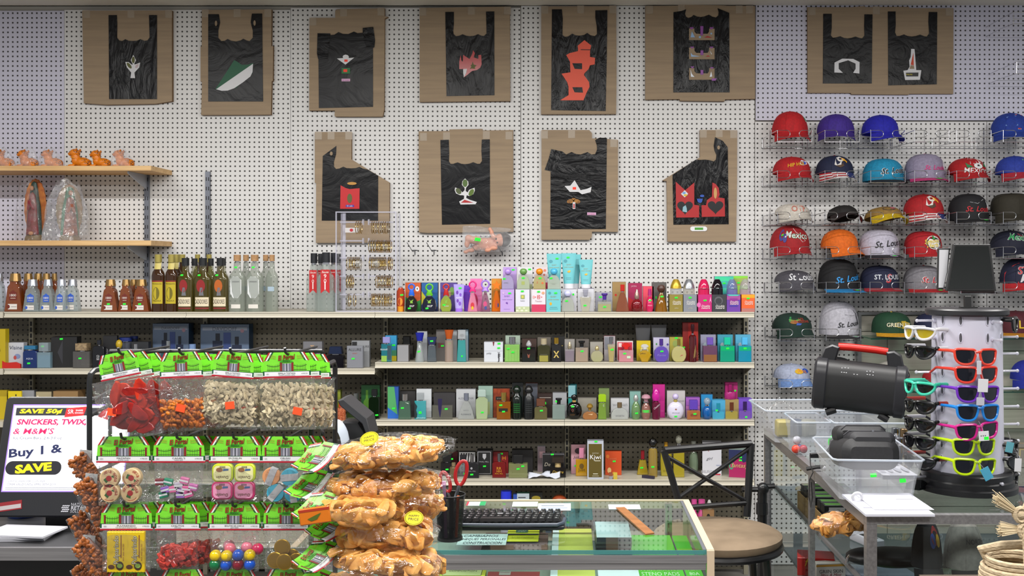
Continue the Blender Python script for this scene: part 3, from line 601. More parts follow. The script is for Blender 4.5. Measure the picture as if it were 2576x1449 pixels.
def bay(i, levels, label):
 x0, x1 = X(SEAM[i], YF) + .0008, X(SEAM[i + 1], YF) - .0008
 t = thing('shelving_bay', label, 'shelving', ((x0 + x1) / 2, 5.33, 0), group='beige metal shelving bays')
 mb = MB(); mb.box(x0, x1, YBK, YBK + .012, .02, ZT - .03, GBK); o = part(mb, 'back_panel', t)
 mb = MB(); mb.box(x0 + .03, x1 - .03, YBK - .001, YBK, Z(1180, YBK), Z(1133, YBK), GBK)
 for xu in (x0, x1 - .012) if i == 3 else (x0,):
  mb = MB(); mb.box(xu, xu + .022, YBK - .022, YBK - .0005, 0, ZT - .03, BEID)
  z = ZT - .06
  while z > .1: mb.box(xu + .006, xu + .016, YBK - .0226, YBK - .022, z - .022, z, SLOTM); z -= .0305
  part(mb, 'upright', t)
 for j, py in enumerate(levels):
  z = shelfz(py); yb = YW - .0005 if j == 0 else YBK - .0005
  mb = MB(); mb.box(x0, x1, YF + .004, yb, z - .022, z, BEI); part(mb, 'shelf', t)
  mb = MB(); h = .0285          # price rail: lip, channel and lower roll
  P = [(YF, z), (YF - .001, z - .004), (YF + .003, z - .0055), (YF + .003, z - .018), (YF - .002, z - .021), (YF - .004, z - .026), (YF - .001, z - h), (YF + .004, z - h), (YF + .004, z)]
  n = len(P); vs = [(x0, a, b) for a, b in P] + [(x1, a, b) for a, b in P]
  mb.add(vs, [tuple(reversed(range(n))), tuple(range(n, 2 * n))] + [(q, (q + 1) % n, (q + 1) % n + n, q + n) for q in range(n)], RAIL); part(mb, 'price_rail', t)
  if j:
   for xb in (x0 + .003, x1 - .006):
    mb = MB(); A = [(YBK - .0005, z - .023), (YF + .03, z - .023), (YF + .05, z - .032), (YBK - .0005, z - .085)]
    vs = [(xb, a, b) for a, b in A] + [(xb + .003, a, b) for a, b in A]
    mb.add(vs, [(0, 1, 2, 3), (7, 6, 5, 4)] + [(q, q + 4, (q + 1) % 4 + 4, (q + 1) % 4) for q in range(4)], BEID); part(mb, 'bracket', t)
 if i == 3:
  mb = MB(); mb.box(x1 + .0002, x1 + .012, YBK - .012, YBK + .012, .0, ZT - .03, BEID); part(mb, 'end_trim', t)
LM = [785, 912, 1057, 1207, 1362]; LL = [785, 927.5, 1060, 1207, 1362]
SEAM0 = SEAM
bay(0, LL, 'beige shelving bay at the photo edge behind the screen'); bay(1, LL, 'beige shelving bay behind the snack rack'); bay(2, LM, 'beige shelving bay behind the keyboard'); bay(3, LM, 'beige shelving bay at the end of the run, behind the stool')
mb = MB(); xr = X(1899, YF); mb.box(X(-460, YF), X(8, YF), YF + .004, YW - .0005, ZT - .022, ZT, BEI); mb.box(X(-460, YF), X(8, YF), YF - .003, YF + .004, ZT - .0285, ZT, RAIL)
for py in (927.5, 1060): mb.box(X(-460, YF), X(8, YF), YF - .003, YBK, shelfz(py) - .0285, shelfz(py), RAIL)
mb.box(X(-460, YF), X(8, YF), YBK, YBK + .012, .02, ZT - .0286, GBK)
single(mb, 'shelving_bay', 'beige shelving bay mostly outside the photo, only its rail ends showing', 'shelving', group='beige metal shelving bays')
AMB = 'a8560c'; GLS = GL('c8d0cc', .28)
def t1800(px0, px1, yt, amber, label, Y, st=True):
 capc = M('a08050', .3, .8) if amber else M('b4b8c2', .3, .8); bm = GL('7c3a08', .86) if amber else GL('98a6a8', .46)
 lc = '6a2418' if amber else '2f58b8'
 dec = [('p', [(-.42, .3), (.42, .3), (.42, .5), (.25, .52), (0, .57), (-.25, .52), (-.42, .5)], lc), ('t', '1800', 0, .43, .34, 'e8e4dc'), ('r', -.28, .28, .345, .36, 'c8b8a8'), ('r', -.55, .45, .06, .2, 'd8d2cc'), ('e', -.5, .13, .16, .05, lc), ('r', -.2, .4, .12, .135, '8a8484')]
 if st: dec.append(('s', .0, .24))
 bot(label, 'T', px0, px1, yt, 't1800', 'f', .84, bm, 'taper', .62, capc, dec=dec, Y=Y, d=.55, cm='r', hc=.2, name='liquor_bottle')
t1800(-24, 12, 688, 0, 'clear trapezoid liquor bottle cut off by the photo edge', 5.3, False); t1800(12, 59, 688, 1, 'amber trapezoid liquor bottle beside the clear ones', 5.26, False)
for k, (a, b, s) in enumerate(((58, 100, 'first'), (99, 137, 'second'), (134, 170, 'third'), (160, 199, 'last'))): t1800(a, b, 703, 0, f'clear trapezoid liquor bottle with silver cap, {s} of the four from the amber one', 5.235 + .04 * (k == 3), False)
for k, (a, b, s) in enumerate(((50, 86, 'first'), (76, 110, 'second'), (98, 130, 'third'), (122, 146, 'fourth'))): t1800(a, b, 688, 1, f'amber trapezoid bottle behind the clear ones, {s} gold cap in their back row', 5.36 + .06 * (k % 2), False)
t1800(254, 297, 703, 1, 'amber trapezoid liquor bottle standing a little apart from its two neighbours', 5.24); t1800(297, 333, 703, 1, 'amber trapezoid liquor bottle between two alike, beside the tall bottles', 5.245); t1800(332, 376, 703, 1, 'amber trapezoid liquor bottle touching the tall brown bottles', 5.238); t1800(318, 350, 703, 1, 'amber trapezoid liquor bottle hidden behind the front three', 5.33, False)
def montez(a, b, label, Y):
 bot(label, 'T', a, b, 640, 'sqr', 'r', .92, M('38200c', .08, spec=.6), 'rect', .52, M('a89a50', .35, .4), Y=Y, hc=.14, name='liquor_bottle', dec=[('r', -.8, .8, .14, .52, M('b8a428', .35)), ('r', -.8, .8, .52, .545, '7a1c18'), ('e', -.1, .32, .5, .11, '6e6418'), ('t', 'TEQUILA', 0, .19, .62, '4a4010'), ('t', 'Montezuma', 0, .49, .7, '5c5210'), ('r', -.5, .5, .74, .86, M('c8b868', .35))])
montez(379, 413, 'tall brown bottle with gold foil label beside the small amber trio', 5.24); montez(413, 446, 'tall brown bottle with gold foil label beside the black-capped ones', 5.245); montez(428, 455, 'tall brown bottle with gold foil neck behind its two twins', 5.33)
def caza(a, b, label, Y, red='8a1c1c'):
 bot(label, 'T', a, b, 649, 'sqr', 'r', .88, GL('4a4010', .72), 'rect', .44, M('17191c', .4), Y=Y, hc=.14, name='liquor_bottle', dec=[('r', -.75, .75, .1, .27, 'd8ccb0'), ('t', 'CAZADORES', -.08, .19, .72, '3a2c28', 0, 0, .08), ('r', -.75, .75, .05, .08, '7a2420'), ('e', -.1, .48, .5, .12, red), ('p', [(-.3, .3), (.25, .3), (.1, .45), (-.15, .45)], '6a6a70'), ('s', -.3, .68)])
caza(443, 486, 'green-brown bottle with black cap and red seal beside the gold foil bottles', 5.24); caza(485, 532, 'green-brown bottle with black cap and red seal between its two twins', 5.238); caza(531, 574, 'green-brown bottle with black cap and orange seal', 5.24, 'b05a18')
for k, (a, b) in enumerate(((470, 505), (512, 545), (545, 575))): bot(f'black-capped liquor bottle in the back row, {["first", "second", "third"][k]} from the gold foil bottles', 'T', a, b, 650, 'sqr', 'r', .88, GL('8a8a50', .4), 'rect', .44, M('17191c', .4), Y=5.34, hc=.14, name='liquor_bottle')
for k, (a, b) in enumerate(((440, 472), (482, 508), (511, 537))): bot(f'gold-capped brown bottle in the back row, {["first", "second", "third"][k]} of three behind the black caps', 'T', a, b, 640, 'sqr', 'r', .92, M('38200c', .08), 'rect', .5, M('a89a50', .35, .4), Y=5.42, hc=.14, name='liquor_bottle')
def amaras(a, b, label, Y, front=True):
 bot(label, 'T', a, b, 641, 'sqr', 'r', .87, GL('8e968a', .5), 'rect', .42, texmat('cork', '9a7048', 'b08a60', (60, 60, 60), .7), Y=Y, hc=.11, name='liquor_bottle',
  dec=[('p', [(-.7, .32), (-.35, .24), (.2, .24), (.6, .32), (.6, .56), (.2, .62), (-.35, .62), (-.7, .56)], 'e0e2e4'), ('t', 'AMARAS', -.05, .53, .42, '5c5c60'), ('r', -.6, .5, .06, .13, 'd8d4cc'), ('s', -.1, .78)] if front else [('r', -.5, .5, .36, .44, M('b4c8d8', .1, .3))])
amaras(573, 617, 'clear corked bottle with a white hexagonal label, beside the black caps', 5.24); amaras(616, 662, 'clear corked bottle with a white hexagonal label, beside the unlabelled ones', 5.238)
amaras(650, 684, 'clear corked bottle with a silvery band behind the labelled pair', 5.3, False); amaras(666, 699, 'clear corked bottle at the very end of the liquor row', 5.25, False); amaras(600, 634, 'clear corked bottle in the back row between the labelled pair', 5.34, False)
def sauza(a, b, yt, label, Y, front=True):
 bot(label, 'T', a, b, yt, 'sqr', 'f', .8, GL('98a29c', .42), 'rect', .5, M('1a1c22', .4), Y=Y, d=.85, cm='r', hc=.17, name='liquor_bottle', neck=.42, dec=[('p', [(-.55, .31), (0, .37), (.55, .31), (.55, .71), (-.55, .71)], 'b8161c')] + ([('t', '901', 0, .52, .3, 'ece8e4', 0, 0, .24), ('t', 'Sauza', 0, .67, .34, 'ece8e4', .3), ('p', [(-.55, .31), (0, .37), (.55, .31), (.55, .295), (0, .355), (-.55, .295)], '24242a')] if 0 else [('t', '9', 0, .6, .16, 'ece8e4'), ('t', '0', 0, .52, .16, 'ece8e4'), ('t', '1', 0, .44, .07, 'ece8e4'), ('t', 'Sauza', 0, .67, .42, 'ece8e4', .3)]))
sauza(798, 840, 635, 'clear square bottle with a red ribbon label, foremost of its group', 5.235); sauza(771, 806, 637, 'clear square bottle with red ribbon label, farthest from the bangle display', 5.27); sauza(792, 818, 638, 'clear square bottle with red ribbon behind the foremost one', 5.35)
sauza(823, 852, 636, 'clear square bottle with red ribbon beside the bangle display', 5.3); sauza(836, 866, 638, 'clear square bottle with red ribbon partly behind the bangle display', 5.42)
TS, S2, S3, S4 = ' on the top shelf', ' on the second shelf', ' on the third shelf', ' on the fourth shelf'
def Bx(l, *a, **k): return boxi(l, *a, **k)
def lab(s, n): return l
YK = 5.31
sh = 'T'
bot('red mist bottle with a clear spray top beside the bangle display', sh, 996, 1018, 700, 'lotion', 'r', .72, M('a83a1c', .25), 'taper', .55, GL('c8c8cc', .5), dec=[('r', -.8, .8, .0, .16, 'e0961c'), ('e', 0, .3, .6, .12, 'd88a28'), ('s', .4, .5)], Y=5.25)
Bx('orange and green carton with a football, behind the blue-ringed bottle', sh, 1019, 1059, 711, 'c85a28', '7a3018', [('p', [(-1, 0), (1, 0), (1, .4), (.2, .3), (-1, .5)], '2c8a3c'), ('e', .55, .78, .26, .09, 'e8e8e8'), ('p', [(.5, .75), (.6, .75), (.62, .8), (.55, .83), (.48, .8)], '18181a')], Y=YK)
Bx('blue carton with a green splash, behind the green-ringed bottle', sh, 1060, 1102, 711, '1f5a9c', '2a2a30', [('p', [(-1, .2), (-.5, .5), (-1, .7)], 'c8c02c'), ('p', [(-1, 0), (1, 0), (1, .15), (-1, .22)], '2c3a7a')], Y=YK)
Bx('violet carton behind the red-ringed bottle', sh, 1107, 1150, 711, '54408c', '3a2c5c', [('e', .4, .7, .3, .15, '6f9a48'), ('e', .1, .6, .2, .12, 'b89a7a')], Y=YK)
for x0, x1, rc, bc, w_, dd in ((1019, 1050, '1f62d8', '1c1614', 'blue', 'SKIP'), (1062, 1097, '58b81c', '181a2c', 'green', 'SKIP'), (1107, 1136, 'b8201c', '8a9a3c', 'red', 'MUNDI')):
 bot(f'dark drop bottle with a large {w_} ring cap' if w_ != 'red' else 'yellow-green drop bottle with a large red ring cap', sh, x0, x1, 713, 'vase', 'f', .55, M(bc, .12), 'rect', .62, M(rc, .35), cm='torus', d=.4, Y=5.235, dec=[('t', dd, .1, .2, .42, 'e4e4e8', .2), ('p', [(-.4, .44), (-.1, .38), (.4, .44), (.2, .36), (.3, .3), (-.2, .3), (-.15, .36)], '7fb03c'), ('s', -.3, .12 if w_ != 'red' else .24)])
def tubec(l, x0, x1, yt, c, capc, dec=(), Y=5.26, z=None, caph=.12, shf='T'):
 z0, y0 = SHELF[shf]; z = z0 if z is None else z
 cx, w, h = dims(x0, x1, yt, Y, z); t = thing('lotion_tube', l, 'tube', (cx, Y, z)); d = w * .45
 mb = MB(); m = mat_of(c); n = 16
 def fn(u, v):
  a = 2 * PI * u; k = .34 + .16 * v; return (w * k * math.cos(a), max(.0012, d * .5 * (1 - v)) * math.sin(a), h * (caph + (1 - caph) * v))
 mb.grid(fn, n, 6, m, True, True)
 def surf(x, zz):
  v = (zz / h - caph) / (1 - caph); k = w * (.34 + .16 * v); return -max(.0012, d * .5 * (1 - v)) * math.sqrt(max(0, 1 - (x / k) ** 2)) - .0004
 decor(mb, t, dec, w, h, surf); mb.build('tube_body', t)
 mb = MB(); mb.lathe([(w * .33, 0), (w * .33, h * caph), (w * .3, h * caph + .001)], mat_of(capc), 16, 1, d * .5 / (w * .33)); mb.build('bottle_cap', t)
 return t
HEARTS = [('e', -.3, .7, .22, .07, '6a34a8'), ('e', .3, .62, .2, .06, '7a48c0'), ('e', -.2, .4, .2, .06, '6a34a8'), ('e', .2, .3, .24, .07, '7a48c0'), ('t', 'petite', 0, .5, .6, 'f0e8f8', .3), ('s', .25, .86)]
tubec('pale lilac tube printed with violet hearts', 1141, 1168, 715, 'a99ae0', '9c6ce0', HEARTS, 5.235); tubec('plain bright violet tube behind the heart-printed one', 1164, 1184, 718, '6a2cc0', '7a3ad0', (), 5.29)
Bx('light pink carton behind the flower-capped bottle', sh, 1183, 1213, 701, 'e07ab0', 'd8a0c8', [('e', -.3, .35, .5, .2, 'd8206c'), ('e', 0, .3, .3, .18, 'b01c50')], Y=YK)
bot('pink flared bottle with a hot pink ring cap', sh, 1176, 1201, 706, 'bell', 'f', .62, GL('e890b0', .6), 'rect', .85, M('e8207c', .35), cm='torus', d=.5, Y=5.235, dec=[('e', 0, .2, .4, .1, 'c83040'), ('e', 0, .12, .25, .06, 'd8b020')])
bot('dark pink flared bottle with a violet heart ring cap', sh, 1208, 1233, 704, 'bell', 'f', .62, GL('8a4a70', .6), 'rect', .95, M('9a6cd8', .3), cm='torus', d=.5, Y=5.235, dec=[('e', 0, .24, .4, .09, 'c84a7a'), ('e', .1, .12, .25, .06, '3a4a90')])
Bx('amber-orange carton behind the star-capped bottle', sh, 1236, 1262, 701, 'd8922c', 'b87018', Y=YK)
t = bot('orange tapered bottle with an orange star cap', sh, 1237, 1261, 730, 'bell', 'f', .97, GL('d86a14', .8), None, 1, None, d=.5, Y=5.24, dec=[('e', 0, .35, .4, .2, 'b8480c'), ('e', .35, .3, .15, .1, '2c3a70')])
mb = MB(); w_ = 24 * 5.24 / F; mb.prism([(w_ * (.56 if i % 2 == 0 else .26) * math.sin(2 * PI * i / 10), .113 + w_ * .56 + (w_ * (.56 if i % 2 == 0 else .26) * math.cos(2 * PI * i / 10))) for i in range(10)], -.006, .006, M('e0781c', .3), .001); mb.v = [v + Vector((0, 0, t.location.z * 0 + Z(730, 5.228) - SHELF['T'][0] - .113 - .004)) for v in mb.v]; mb.build('bottle_cap', t)
ZB = Z(728, 5.23); LV, TE = 'b89ad8', '6cc0c8'
rows = [(1258, 1294, LV, 'a894c0', 'lavender', [('t', 'tender moments', 0, .55, .7, '7a5aa8'), ('p', [(-.1, .36), (-.25, .4), (-.05, .44), (.1, .4), (.05, .34)], '6a3a9c'), ('t', 'BABY', 0, .7, .4, '8a6ab8'), ('r', -.5, .4, .12, .135, '9a7ac8'), ('e', -.55, .84, .18, .055, 'c8a8d8'), ('s', .35, .83)]),
  (1297, 1333, 'd4d4e0', 'a0a0b0', 'white and green checked', [('r', -1, 1, 0, .24, 'b8c498'), ('r', -.95, -.6, .03, .09, 'dce0c8'), ('r', -.3, .05, .03, .09, 'dce0c8'), ('r', .35, .7, .03, .09, 'dce0c8'), ('r', -.62, -.3, .14, .2, 'dce0c8'), ('r', .05, .35, .14, .2, 'dce0c8'), ('r', -.3, .28, .58, .76, '98a468'), ('r', -.15, .12, .62, .72, 'd0c85c'), ('t', 'bebe', 0, .5, .3, '8a8a90'), ('s', -.05, .92)]),
  (1337, 1373, 'dcd4dc', 'a8a0a8', 'white and crimson', [('r', -1, 1, 0, .33, 'c8345c'), ('r', -.2, .2, .57, .75, 'c85a64'), ('t', '2', 0, .66, .14, 'f0e0e0'), ('e', -.45, .66, .1, .03, 'd87a80'), ('e', .42, .66, .1, .03, 'd87a80'), ('e', .65, .84, .22, .06, 'd8a07a'), ('e', -.7, .66, .16, .07, 'e0a8a8'), ('t', 'Tender', 0, .48, .5, 'b88a98'), ('s', 0, .9)]),
  (1374, 1411, TE, '9ac8cc', 'turquoise', [('t', 'tender moments', 0, .55, .75, 'a88a50'), ('e', -.4, .36, .18, .07, 'd8a82c'), ('t', 'BABY', 0, .68, .4, '98a890'), ('e', -.55, .84, .2, .06, '4a98a4'), ('r', -.5, .5, .2, .215, '4a98a4'), ('r', -.6, .6, .13, .145, '4a98a4'), ('s', .3, .84)])]
for x0, x1, c, sc, nm, dec in rows: Bx(f'{nm} carton with a ball-capped bottle standing on it', sh, x0, x1, 728, c, sc, dec, Y=5.262, d=.11)
for x0, x1, c, nm, dec in ((1265, 1300, LV, 'lavender', [('s', .5, .88)]), (1303, 1340, 'd8d8dc', 'white and pale green', [('r', -1, 1, 0, .22, 'b8c498'), ('s', .6, .9)]), (1343, 1378, 'd8ccd0', 'white and crimson', [('r', -1, 1, 0, .3, 'c8345c'), ('e', .6, .85, .2, .06, 'd8806a'), ('e', .5, .65, .15, .05, 'c86a5a')])):
 Bx(f'upper {nm} carton behind a ball-capped bottle', sh, x0, x1, 672, c, None, dec, Y=5.295, d=.03, z=ZB + .0005)
BALLB = dict(cm='r', neck=.35)
def ballbot(l, x0, x1, col, cap, dec, z=None, yt=675): bot(l, sh, x0, x1, yt, 'dome', 'f', .66, GL(col, .72), 'ball', .6, M(cap, .2), dec=dec, Y=5.235, d=.5, z=z, cm='r', hc=.32, capd=1.)
ballbot('frosted bottle with lavender ball cap, on the lavender carton', 1262, 1293, 'b0a4cc', 'b48fe0', [('t', 'JAFRA', -.3, .3, .4, '7a7a88'), ('s', -.6, .5)], ZB + .0005)
ballbot('frosted bottle with green ball cap, on the checked carton', 1300, 1333, 'b8c4a8', '6a9c50', [('r', -.28, .22, .22, .38, 'a0ac60'), ('s', 0, .54)], ZB + .0005)
ballbot('frosted bottle with orange ball cap, on the crimson carton', 1341, 1373, 'bcb078', 'e88a0c', [('t', '2', -.35, .34, .1, 'c84a3c'), ('e', .5, .3, .18, .05, 'd86a3c'), ('s', .1, .53)], ZB + .0005)
ballbot('frosted bottle with blue ball cap, on the turquoise carton', 1377, 1410, 'b4beb0', '4cb4dc', [('r', -.5, .3, .28, .29, '8a9488'), ('r', -.3, .2, .23, .24, '8a9488'), ('s', -.45, .53)], ZB + .0005)
Z2_ = Z(727, 5.24)
TD = [('e', -.45, .78, .24, .045, '4a98a4'), ('t', 'tender moments', 0, .61, .62, 'b09858'), ('t', 'BABY', 0, .68, .3, '98b0a0'), ('r', -.4, .3, .3, .306, '58a0aa'), ('r', -.35, .3, .26, .266, '58a0aa')]
DUCK = [('e', .0, .48, .2, .03, 'd8a82c'), ('e', .1, .5, .12, .02, 'e8c040')]
tubec('turquoise lotion tube behind the blue ball cap', 1375, 1414, 638, TE, 'e4e4ea', TD + [('s', .35, .86)], 5.285, Z(728, 5.23) + .0006, .14)
Bx('white carton behind the bottle with a pale ball cap', sh, 1413, 1451, 727, 'd0d0da', 'a8a8b0', [('s', .55, .76, (.009, .009))], Y=5.31, d=.09)
tubec('turquoise lotion tube with white cap and duck, standing on the white carton', 1412, 1450, 637, TE, 'e4e4ea', TD + DUCK + [('s', -.1, .88)], 5.283, Z(727, 5.22) + .0006, .14)
tubec('turquoise lotion tube mostly hidden behind its twin', 1428, 1462, 640, TE, 'e4e4ea', (), 5.33, Z(727, 5.22) + .0006, .14)
Bx('white and navy carton behind the fan-capped bottle', sh, 1453, 1495, 726, 'd0d0d8', '2a2460', Y=5.31, d=.09)
tubec('shorter turquoise lotion tube standing on the navy-sided carton', 1456, 1492, 653, TE, 'e4e4ea', TD + DUCK, 5.288, Z(726, 5.23) + .0006, .14)
ballbot('frosted bottle with a pale ball cap standing on the shelf itself', 1412, 1445, 'b4b8b0', 'ccccf0', [('s', -.2, .5)], None, 730)
bot('clear tapered bottle with a fan-shaped cap', sh, 1458, 1488, 728, 'vtrap', 'f', .66, GL('c0bca8', .55), 'vtrap', .5, GL('9a9aaa', .6), Y=5.235, d=.45, dec=[('r', -.6, .6, .645, .665, 'ececf4'), ('s', -.1, .28)])
Bx('pale grey window carton behind the purple-capped bottle', sh, 1497, 1541, 735, 'a8a8b4', '8a8a98', [('r', -.85, .85, .05, .92, '9a9caa'), ('s', -.4, .74)], Y=YK)
bot('low wide yellow perfume bottle with purple cone cap', sh, 1503, 1539, 738, 'rect', 'f', .55, GL('b8b8a8', .4), 'flarecap', .45, M('4a2a90', .3), ('a8a040', .75), [('s', 0, .27)], cm='r', Y=5.235, hc=.35)
Bx('tan rounded carton behind the red flared bottle', sh, 1540, 1575, 709, '9c8050', '54504a', [('e', -.5, .55, .16, .04, 'c82018')], Y=YK)
bot('brown-red flared bottle with a red cap', sh, 1549, 1583, 716, 'bell', 'f', .72, GL('8a4a30', .8), 'rect', .32, GL('c01c10', .9), dec=[], Y=5.235, d=.5)
Bx('magenta carton behind the round dark red bottle', sh, 1580, 1616, 712, 'a01c50', '6a1838', [('p', [(-1, 0), (1, 0), (1, .2), (-1, .5)], 'c02028'), ('t', 'JAFRA', -.2, .88, .4, 'd8a8b8')], Y=YK)
bot('round dark red bottle with a silvery figure cap', sh, 1588, 1617, 728, 'round', 'r', .56, GL('7a0c18', .92), 'pear', .45, M('b89a90', .2, .6), Y=5.238, cm='r', hc=.44)
Bx('coral pink carton behind the small pink vase bottle', sh, 1617, 1645, 720, 'e04a60', 'c03a50', Y=YK)
bot('small pink vase bottle with magenta cap', sh, 1625, 1645, 727, 'vase', 'r', .68, GL('d82060', .85), 'taper', .5, M('b02070', .3), Y=5.235, dec=[('s', .0, .5), ('t', 'Hello', 0, .28, .6, 'f0b8c8', .3)])
Bx('dark grey window carton behind the amber brown-balled bottle', sh, 1640, 1677, 710, '5a5654', '484442', [('s', -.45, .47, (.006, .011))], Y=YK)
bot('amber flared bottle with a large brown ball cap', sh, 1648, 1680, 716, 'bell', 'r', .7, GL('8a5a10', .82), 'ball', .68, M('4a2c22', .4), Y=5.24, hc=.3, dec=[('s', .1, .56)])
dn = [(1684, 1718, '8a7a34', 'gold'), (1719, 1753, '80848e', 'silver-grey'), (1756, 1791, 'c01c70', 'pink'), (1791, 1828, '34343a', 'charcoal'), (1828, 1863, '6a3aa0', 'violet'), (1865, 1899, 'e0602c', 'orange')]
ZD = Z(741, 5.23)
for k, (x0, x1, c, nm) in enumerate(dn):
 dec = [('t', 'Double', .1, .58 if k not in (2, 3) else .34, .62, 'e8e4e0', .3), ('t', 'nature', .1, .46 if k not in (2, 3) else .22, .62, 'e8e4e0', .3)]
 if k < 2: dec += [('t', 'JAFRA', .05, .2, .3, 'c8c0a8'), ('s', 0, .82)]
 if k == 2: dec += [('e', -.9, .4, .3, .15, 'd86aa8'), ('s', 0, .66), ('p', [(.6, .5), (.8, .9), (1, .5), (.8, .65)], 'e890c0')]
 if k == 3: dec += [('e', -.1, .65, .6, .24, '5a5a60'), ('e', -.1, .62, .45, .18, '34343a')]
 if k == 4: dec = [('p', [(-1, 1), (1, 1), (.6, .92), (-.6, .92)], '4ac0b0'), ('p', [(-1, .92), (1, .92), (1, .7), (-1, .7)], 'a04a90'), ('r', -.6, .6, .3, .78, '8a2c8a'), ('r', -.6, .6, .3, .4, '4a38a0')] + dec
 if k == 5: dec = [('r', -1, 1, .8, 1, 'f0a020'), ('r', -1, 1, 0, .2, 'b0706a'), ('s', 0, .78)] + dec
 Bx(f'{nm} square carton with a teardrop bottle on it', sh, x0, x1, 741, c, None, dec, Y=5.262, d=.09)
for k, (x0, x1, c1, c2, nm) in enumerate(((1686, 1716, GL('b8b8b4', .5), M('b8982c', .3, .5), 'gold'), (1718, 1749, GL('b0aca0', .5), M('a0a4ac', .25, .7), 'silver'), (1756, 1786, M('c81c54', .12), M('c81c54', .12), 'crimson'), (1790, 1820, M('141016', .08), M('141016', .08), 'black'), (1828, 1857, GL('7a70b8', .65), GL('7a78b0', .55), 'violet'), (1861, 1890, GL('b89ab0', .55), GL('b0a8b0', .5), 'pale pink'))):
 bot(f'teardrop bottle with {nm} top standing on a square carton', sh, x0, x1, 702, 'rect', 'r', .38, c1, 'dropcap', 1., c2, Y=5.24, z=ZD + .0005, hc=.61, neck=.3)
HOLO = texmat('iridescent', '4a3ac0', '4ad8a0', (2, 2, 22), .25, contrast=(.35, .6)); HOLO2 = texmat('iridescent_b', 'c04a70', '8ae04a', (2, 2, 20), .25, contrast=(.35, .6))
for x0, x1, yt, m_, nm, yy in ((1797, 1846, 695, HOLO, 'blue-green', 5.335), (1834, 1882, 694, HOLO2, 'pink-green', 5.375)): Bx(f'iridescent {nm} carton behind the teardrop bottles', sh, x0, x1, yt, m_, '8a80a8', [('s', .0, .8)], Y=yy, d=.03)
sh = 'S2'; YK = 5.30
Bx('blue to yellow slim carton at the near end of the second shelf', sh, 969, 998, 844, '2a88b8', '2a6890', [('r', -1, 1, 0, .2, 'd8c820'), ('r', -1, 1, .2, .42, '4a9a70'), ('s', .5, .62)], Y=YK)
bot('slim blue-green bottle with lilac cap and vertical lettering', sh, 958, 985, 848, 'rect', 'f', .72, GL('2a7a88', .7), 'rect', .7, M('8a88c0', .35), Y=5.232, d=.35, dec=[('r', -.95, .1, .02, .25, '88b048'), ('t', 'ZONIK', -.45, .5, .16, 'c8d8e0', 0, -90, .3), ('r', .2, .9, .1, .66, '2a4450')])
Bx('plain grey carton with a dark bottle behind it', sh, 999, 1028, 868, '8c8c90', '6c6866', Y=5.27, d=.05)
bot('black-capped dark bottle behind the plain grey carton', sh, 1006, 1040, 846, 'rect', 'f', .6, M('3a3634', .3), 'rect', .55, M('141416', .4), Y=5.37)
Bx('pale silver carton behind the blue-capped bottle', sh, 1049, 1075, 833, '9ea2a8', '7c7e84', Y=YK)
bot('clear bell-based bottle with a royal blue cap', sh, 1043, 1067, 837, 'bell', 'r', .68, GL('a8b0b0', .5), 'vtrap', .95, M('1c2494', .25), Y=5.232, dec=[('s', -.1, .36, None or STK, 18)], cm='r', capd=.8)
bot('slim smoky bottle with a navy slanted cap', sh, 1074, 1098, 848, 'taper', 'f', .66, GL('5a646c', .6), 'vtrap', 1.05, M('1f2a50', .3), Y=5.236, d=.5, dec=[('s', .0, .84)])
Bx('tall dull grey carton behind the orange-capped bottle', sh, 1097, 1122, 829, '605c5a', '4c4846', [('s', .3, .48), ('t', 'ARMANI', 0, .5, .5, '8a3a3a', 0, -90, .2)], Y=YK)
Bx('silver-grey carton with reddish lettering behind the orange cap', sh, 1124, 1150, 830, '94989c', '70706f', [('s', -.5, .56)], Y=YK)
bot('tall slim clear bottle with a glossy orange cap', sh, 1118, 1140, 830, 'rect', 'r', .68, GL('b09a8c', .55), 'vtrap', 1.1, M('b0501c', .15), Y=5.236, cm='r', capd=.8)
Bx('pale carton behind the tall teal bottle', sh, 1154, 1178, 829, '8a9aa4', '2a5a7c', Y=YK)
bot('tall teal bottle with a clear ring cap', sh, 1149, 1173, 830, 'trap' if 0 else 'taper', 'f', .68, GL('3a9a9a', .75), 'rect', .85, GL('b8bcc0', .55), Y=5.236, d=.5, dec=[('e', .1, .83, .5, .05, '34383c'), ('s', .1, .18, (.008, .008))])
Bx('white split-lid carton with brushed characters', sh, 1217, 1266, 860, 'c8ccd4', '8a8a90', [('r', -1, 1, .545, .555, '8a8c94'), ('p', [(-.1, 1), (.1, 1), (.03, .8), (-.03, .8)], '6a1420'), ('t', 'yohji', -.5, .42, .24, '4a4a50'), ('t', 'Y', .55, .43, .12, '2a2a30'), ('t', 'F', .6, .3, .12, '2a2a30'), ('t', 'J', .5, .18, .12, '2a2a30'), ('s', .58, .92), ('s', .55, .7)], Y=5.25, d=.05)
Bx('pale green-grey carton behind the ribbed green bottle', sh, 1271, 1309, 844, '98a89a', '78847a', Y=YK)
bot('square ribbed green bottle with a silver cap', sh, 1269, 1308, 848, 'rect', 'f', .7, GL('8ac060', .75), 'rect', .42, M('a8a8ac', .15, .9), Y=5.236, d=.55, dec=[('r', -.8 + .2 * i, -.74 + .2 * i, .05, .5, '9ad070') for i in range(9)] + [('s', -.5, .54), ('s', .1, .4)], cm='r')
Bx('dark brown carton behind the near-black bottle', sh, 1313, 1350, 852, '3c2822', '2c1c18', Y=YK)
bot('near-black square bottle with a crystal stopper', sh, 1312, 1348, 857, 'rect', 'f', .7, GL('141012', .93), 'pear', .4, GL('c0c0c4', .6), Y=5.236, d=.5, cm='r', dec=[('s', 0, .64), ('p', [(-.1, .2), (.1, .2), (.2, .4), (0, .32), (-.2, .4)], '8a4a38')])
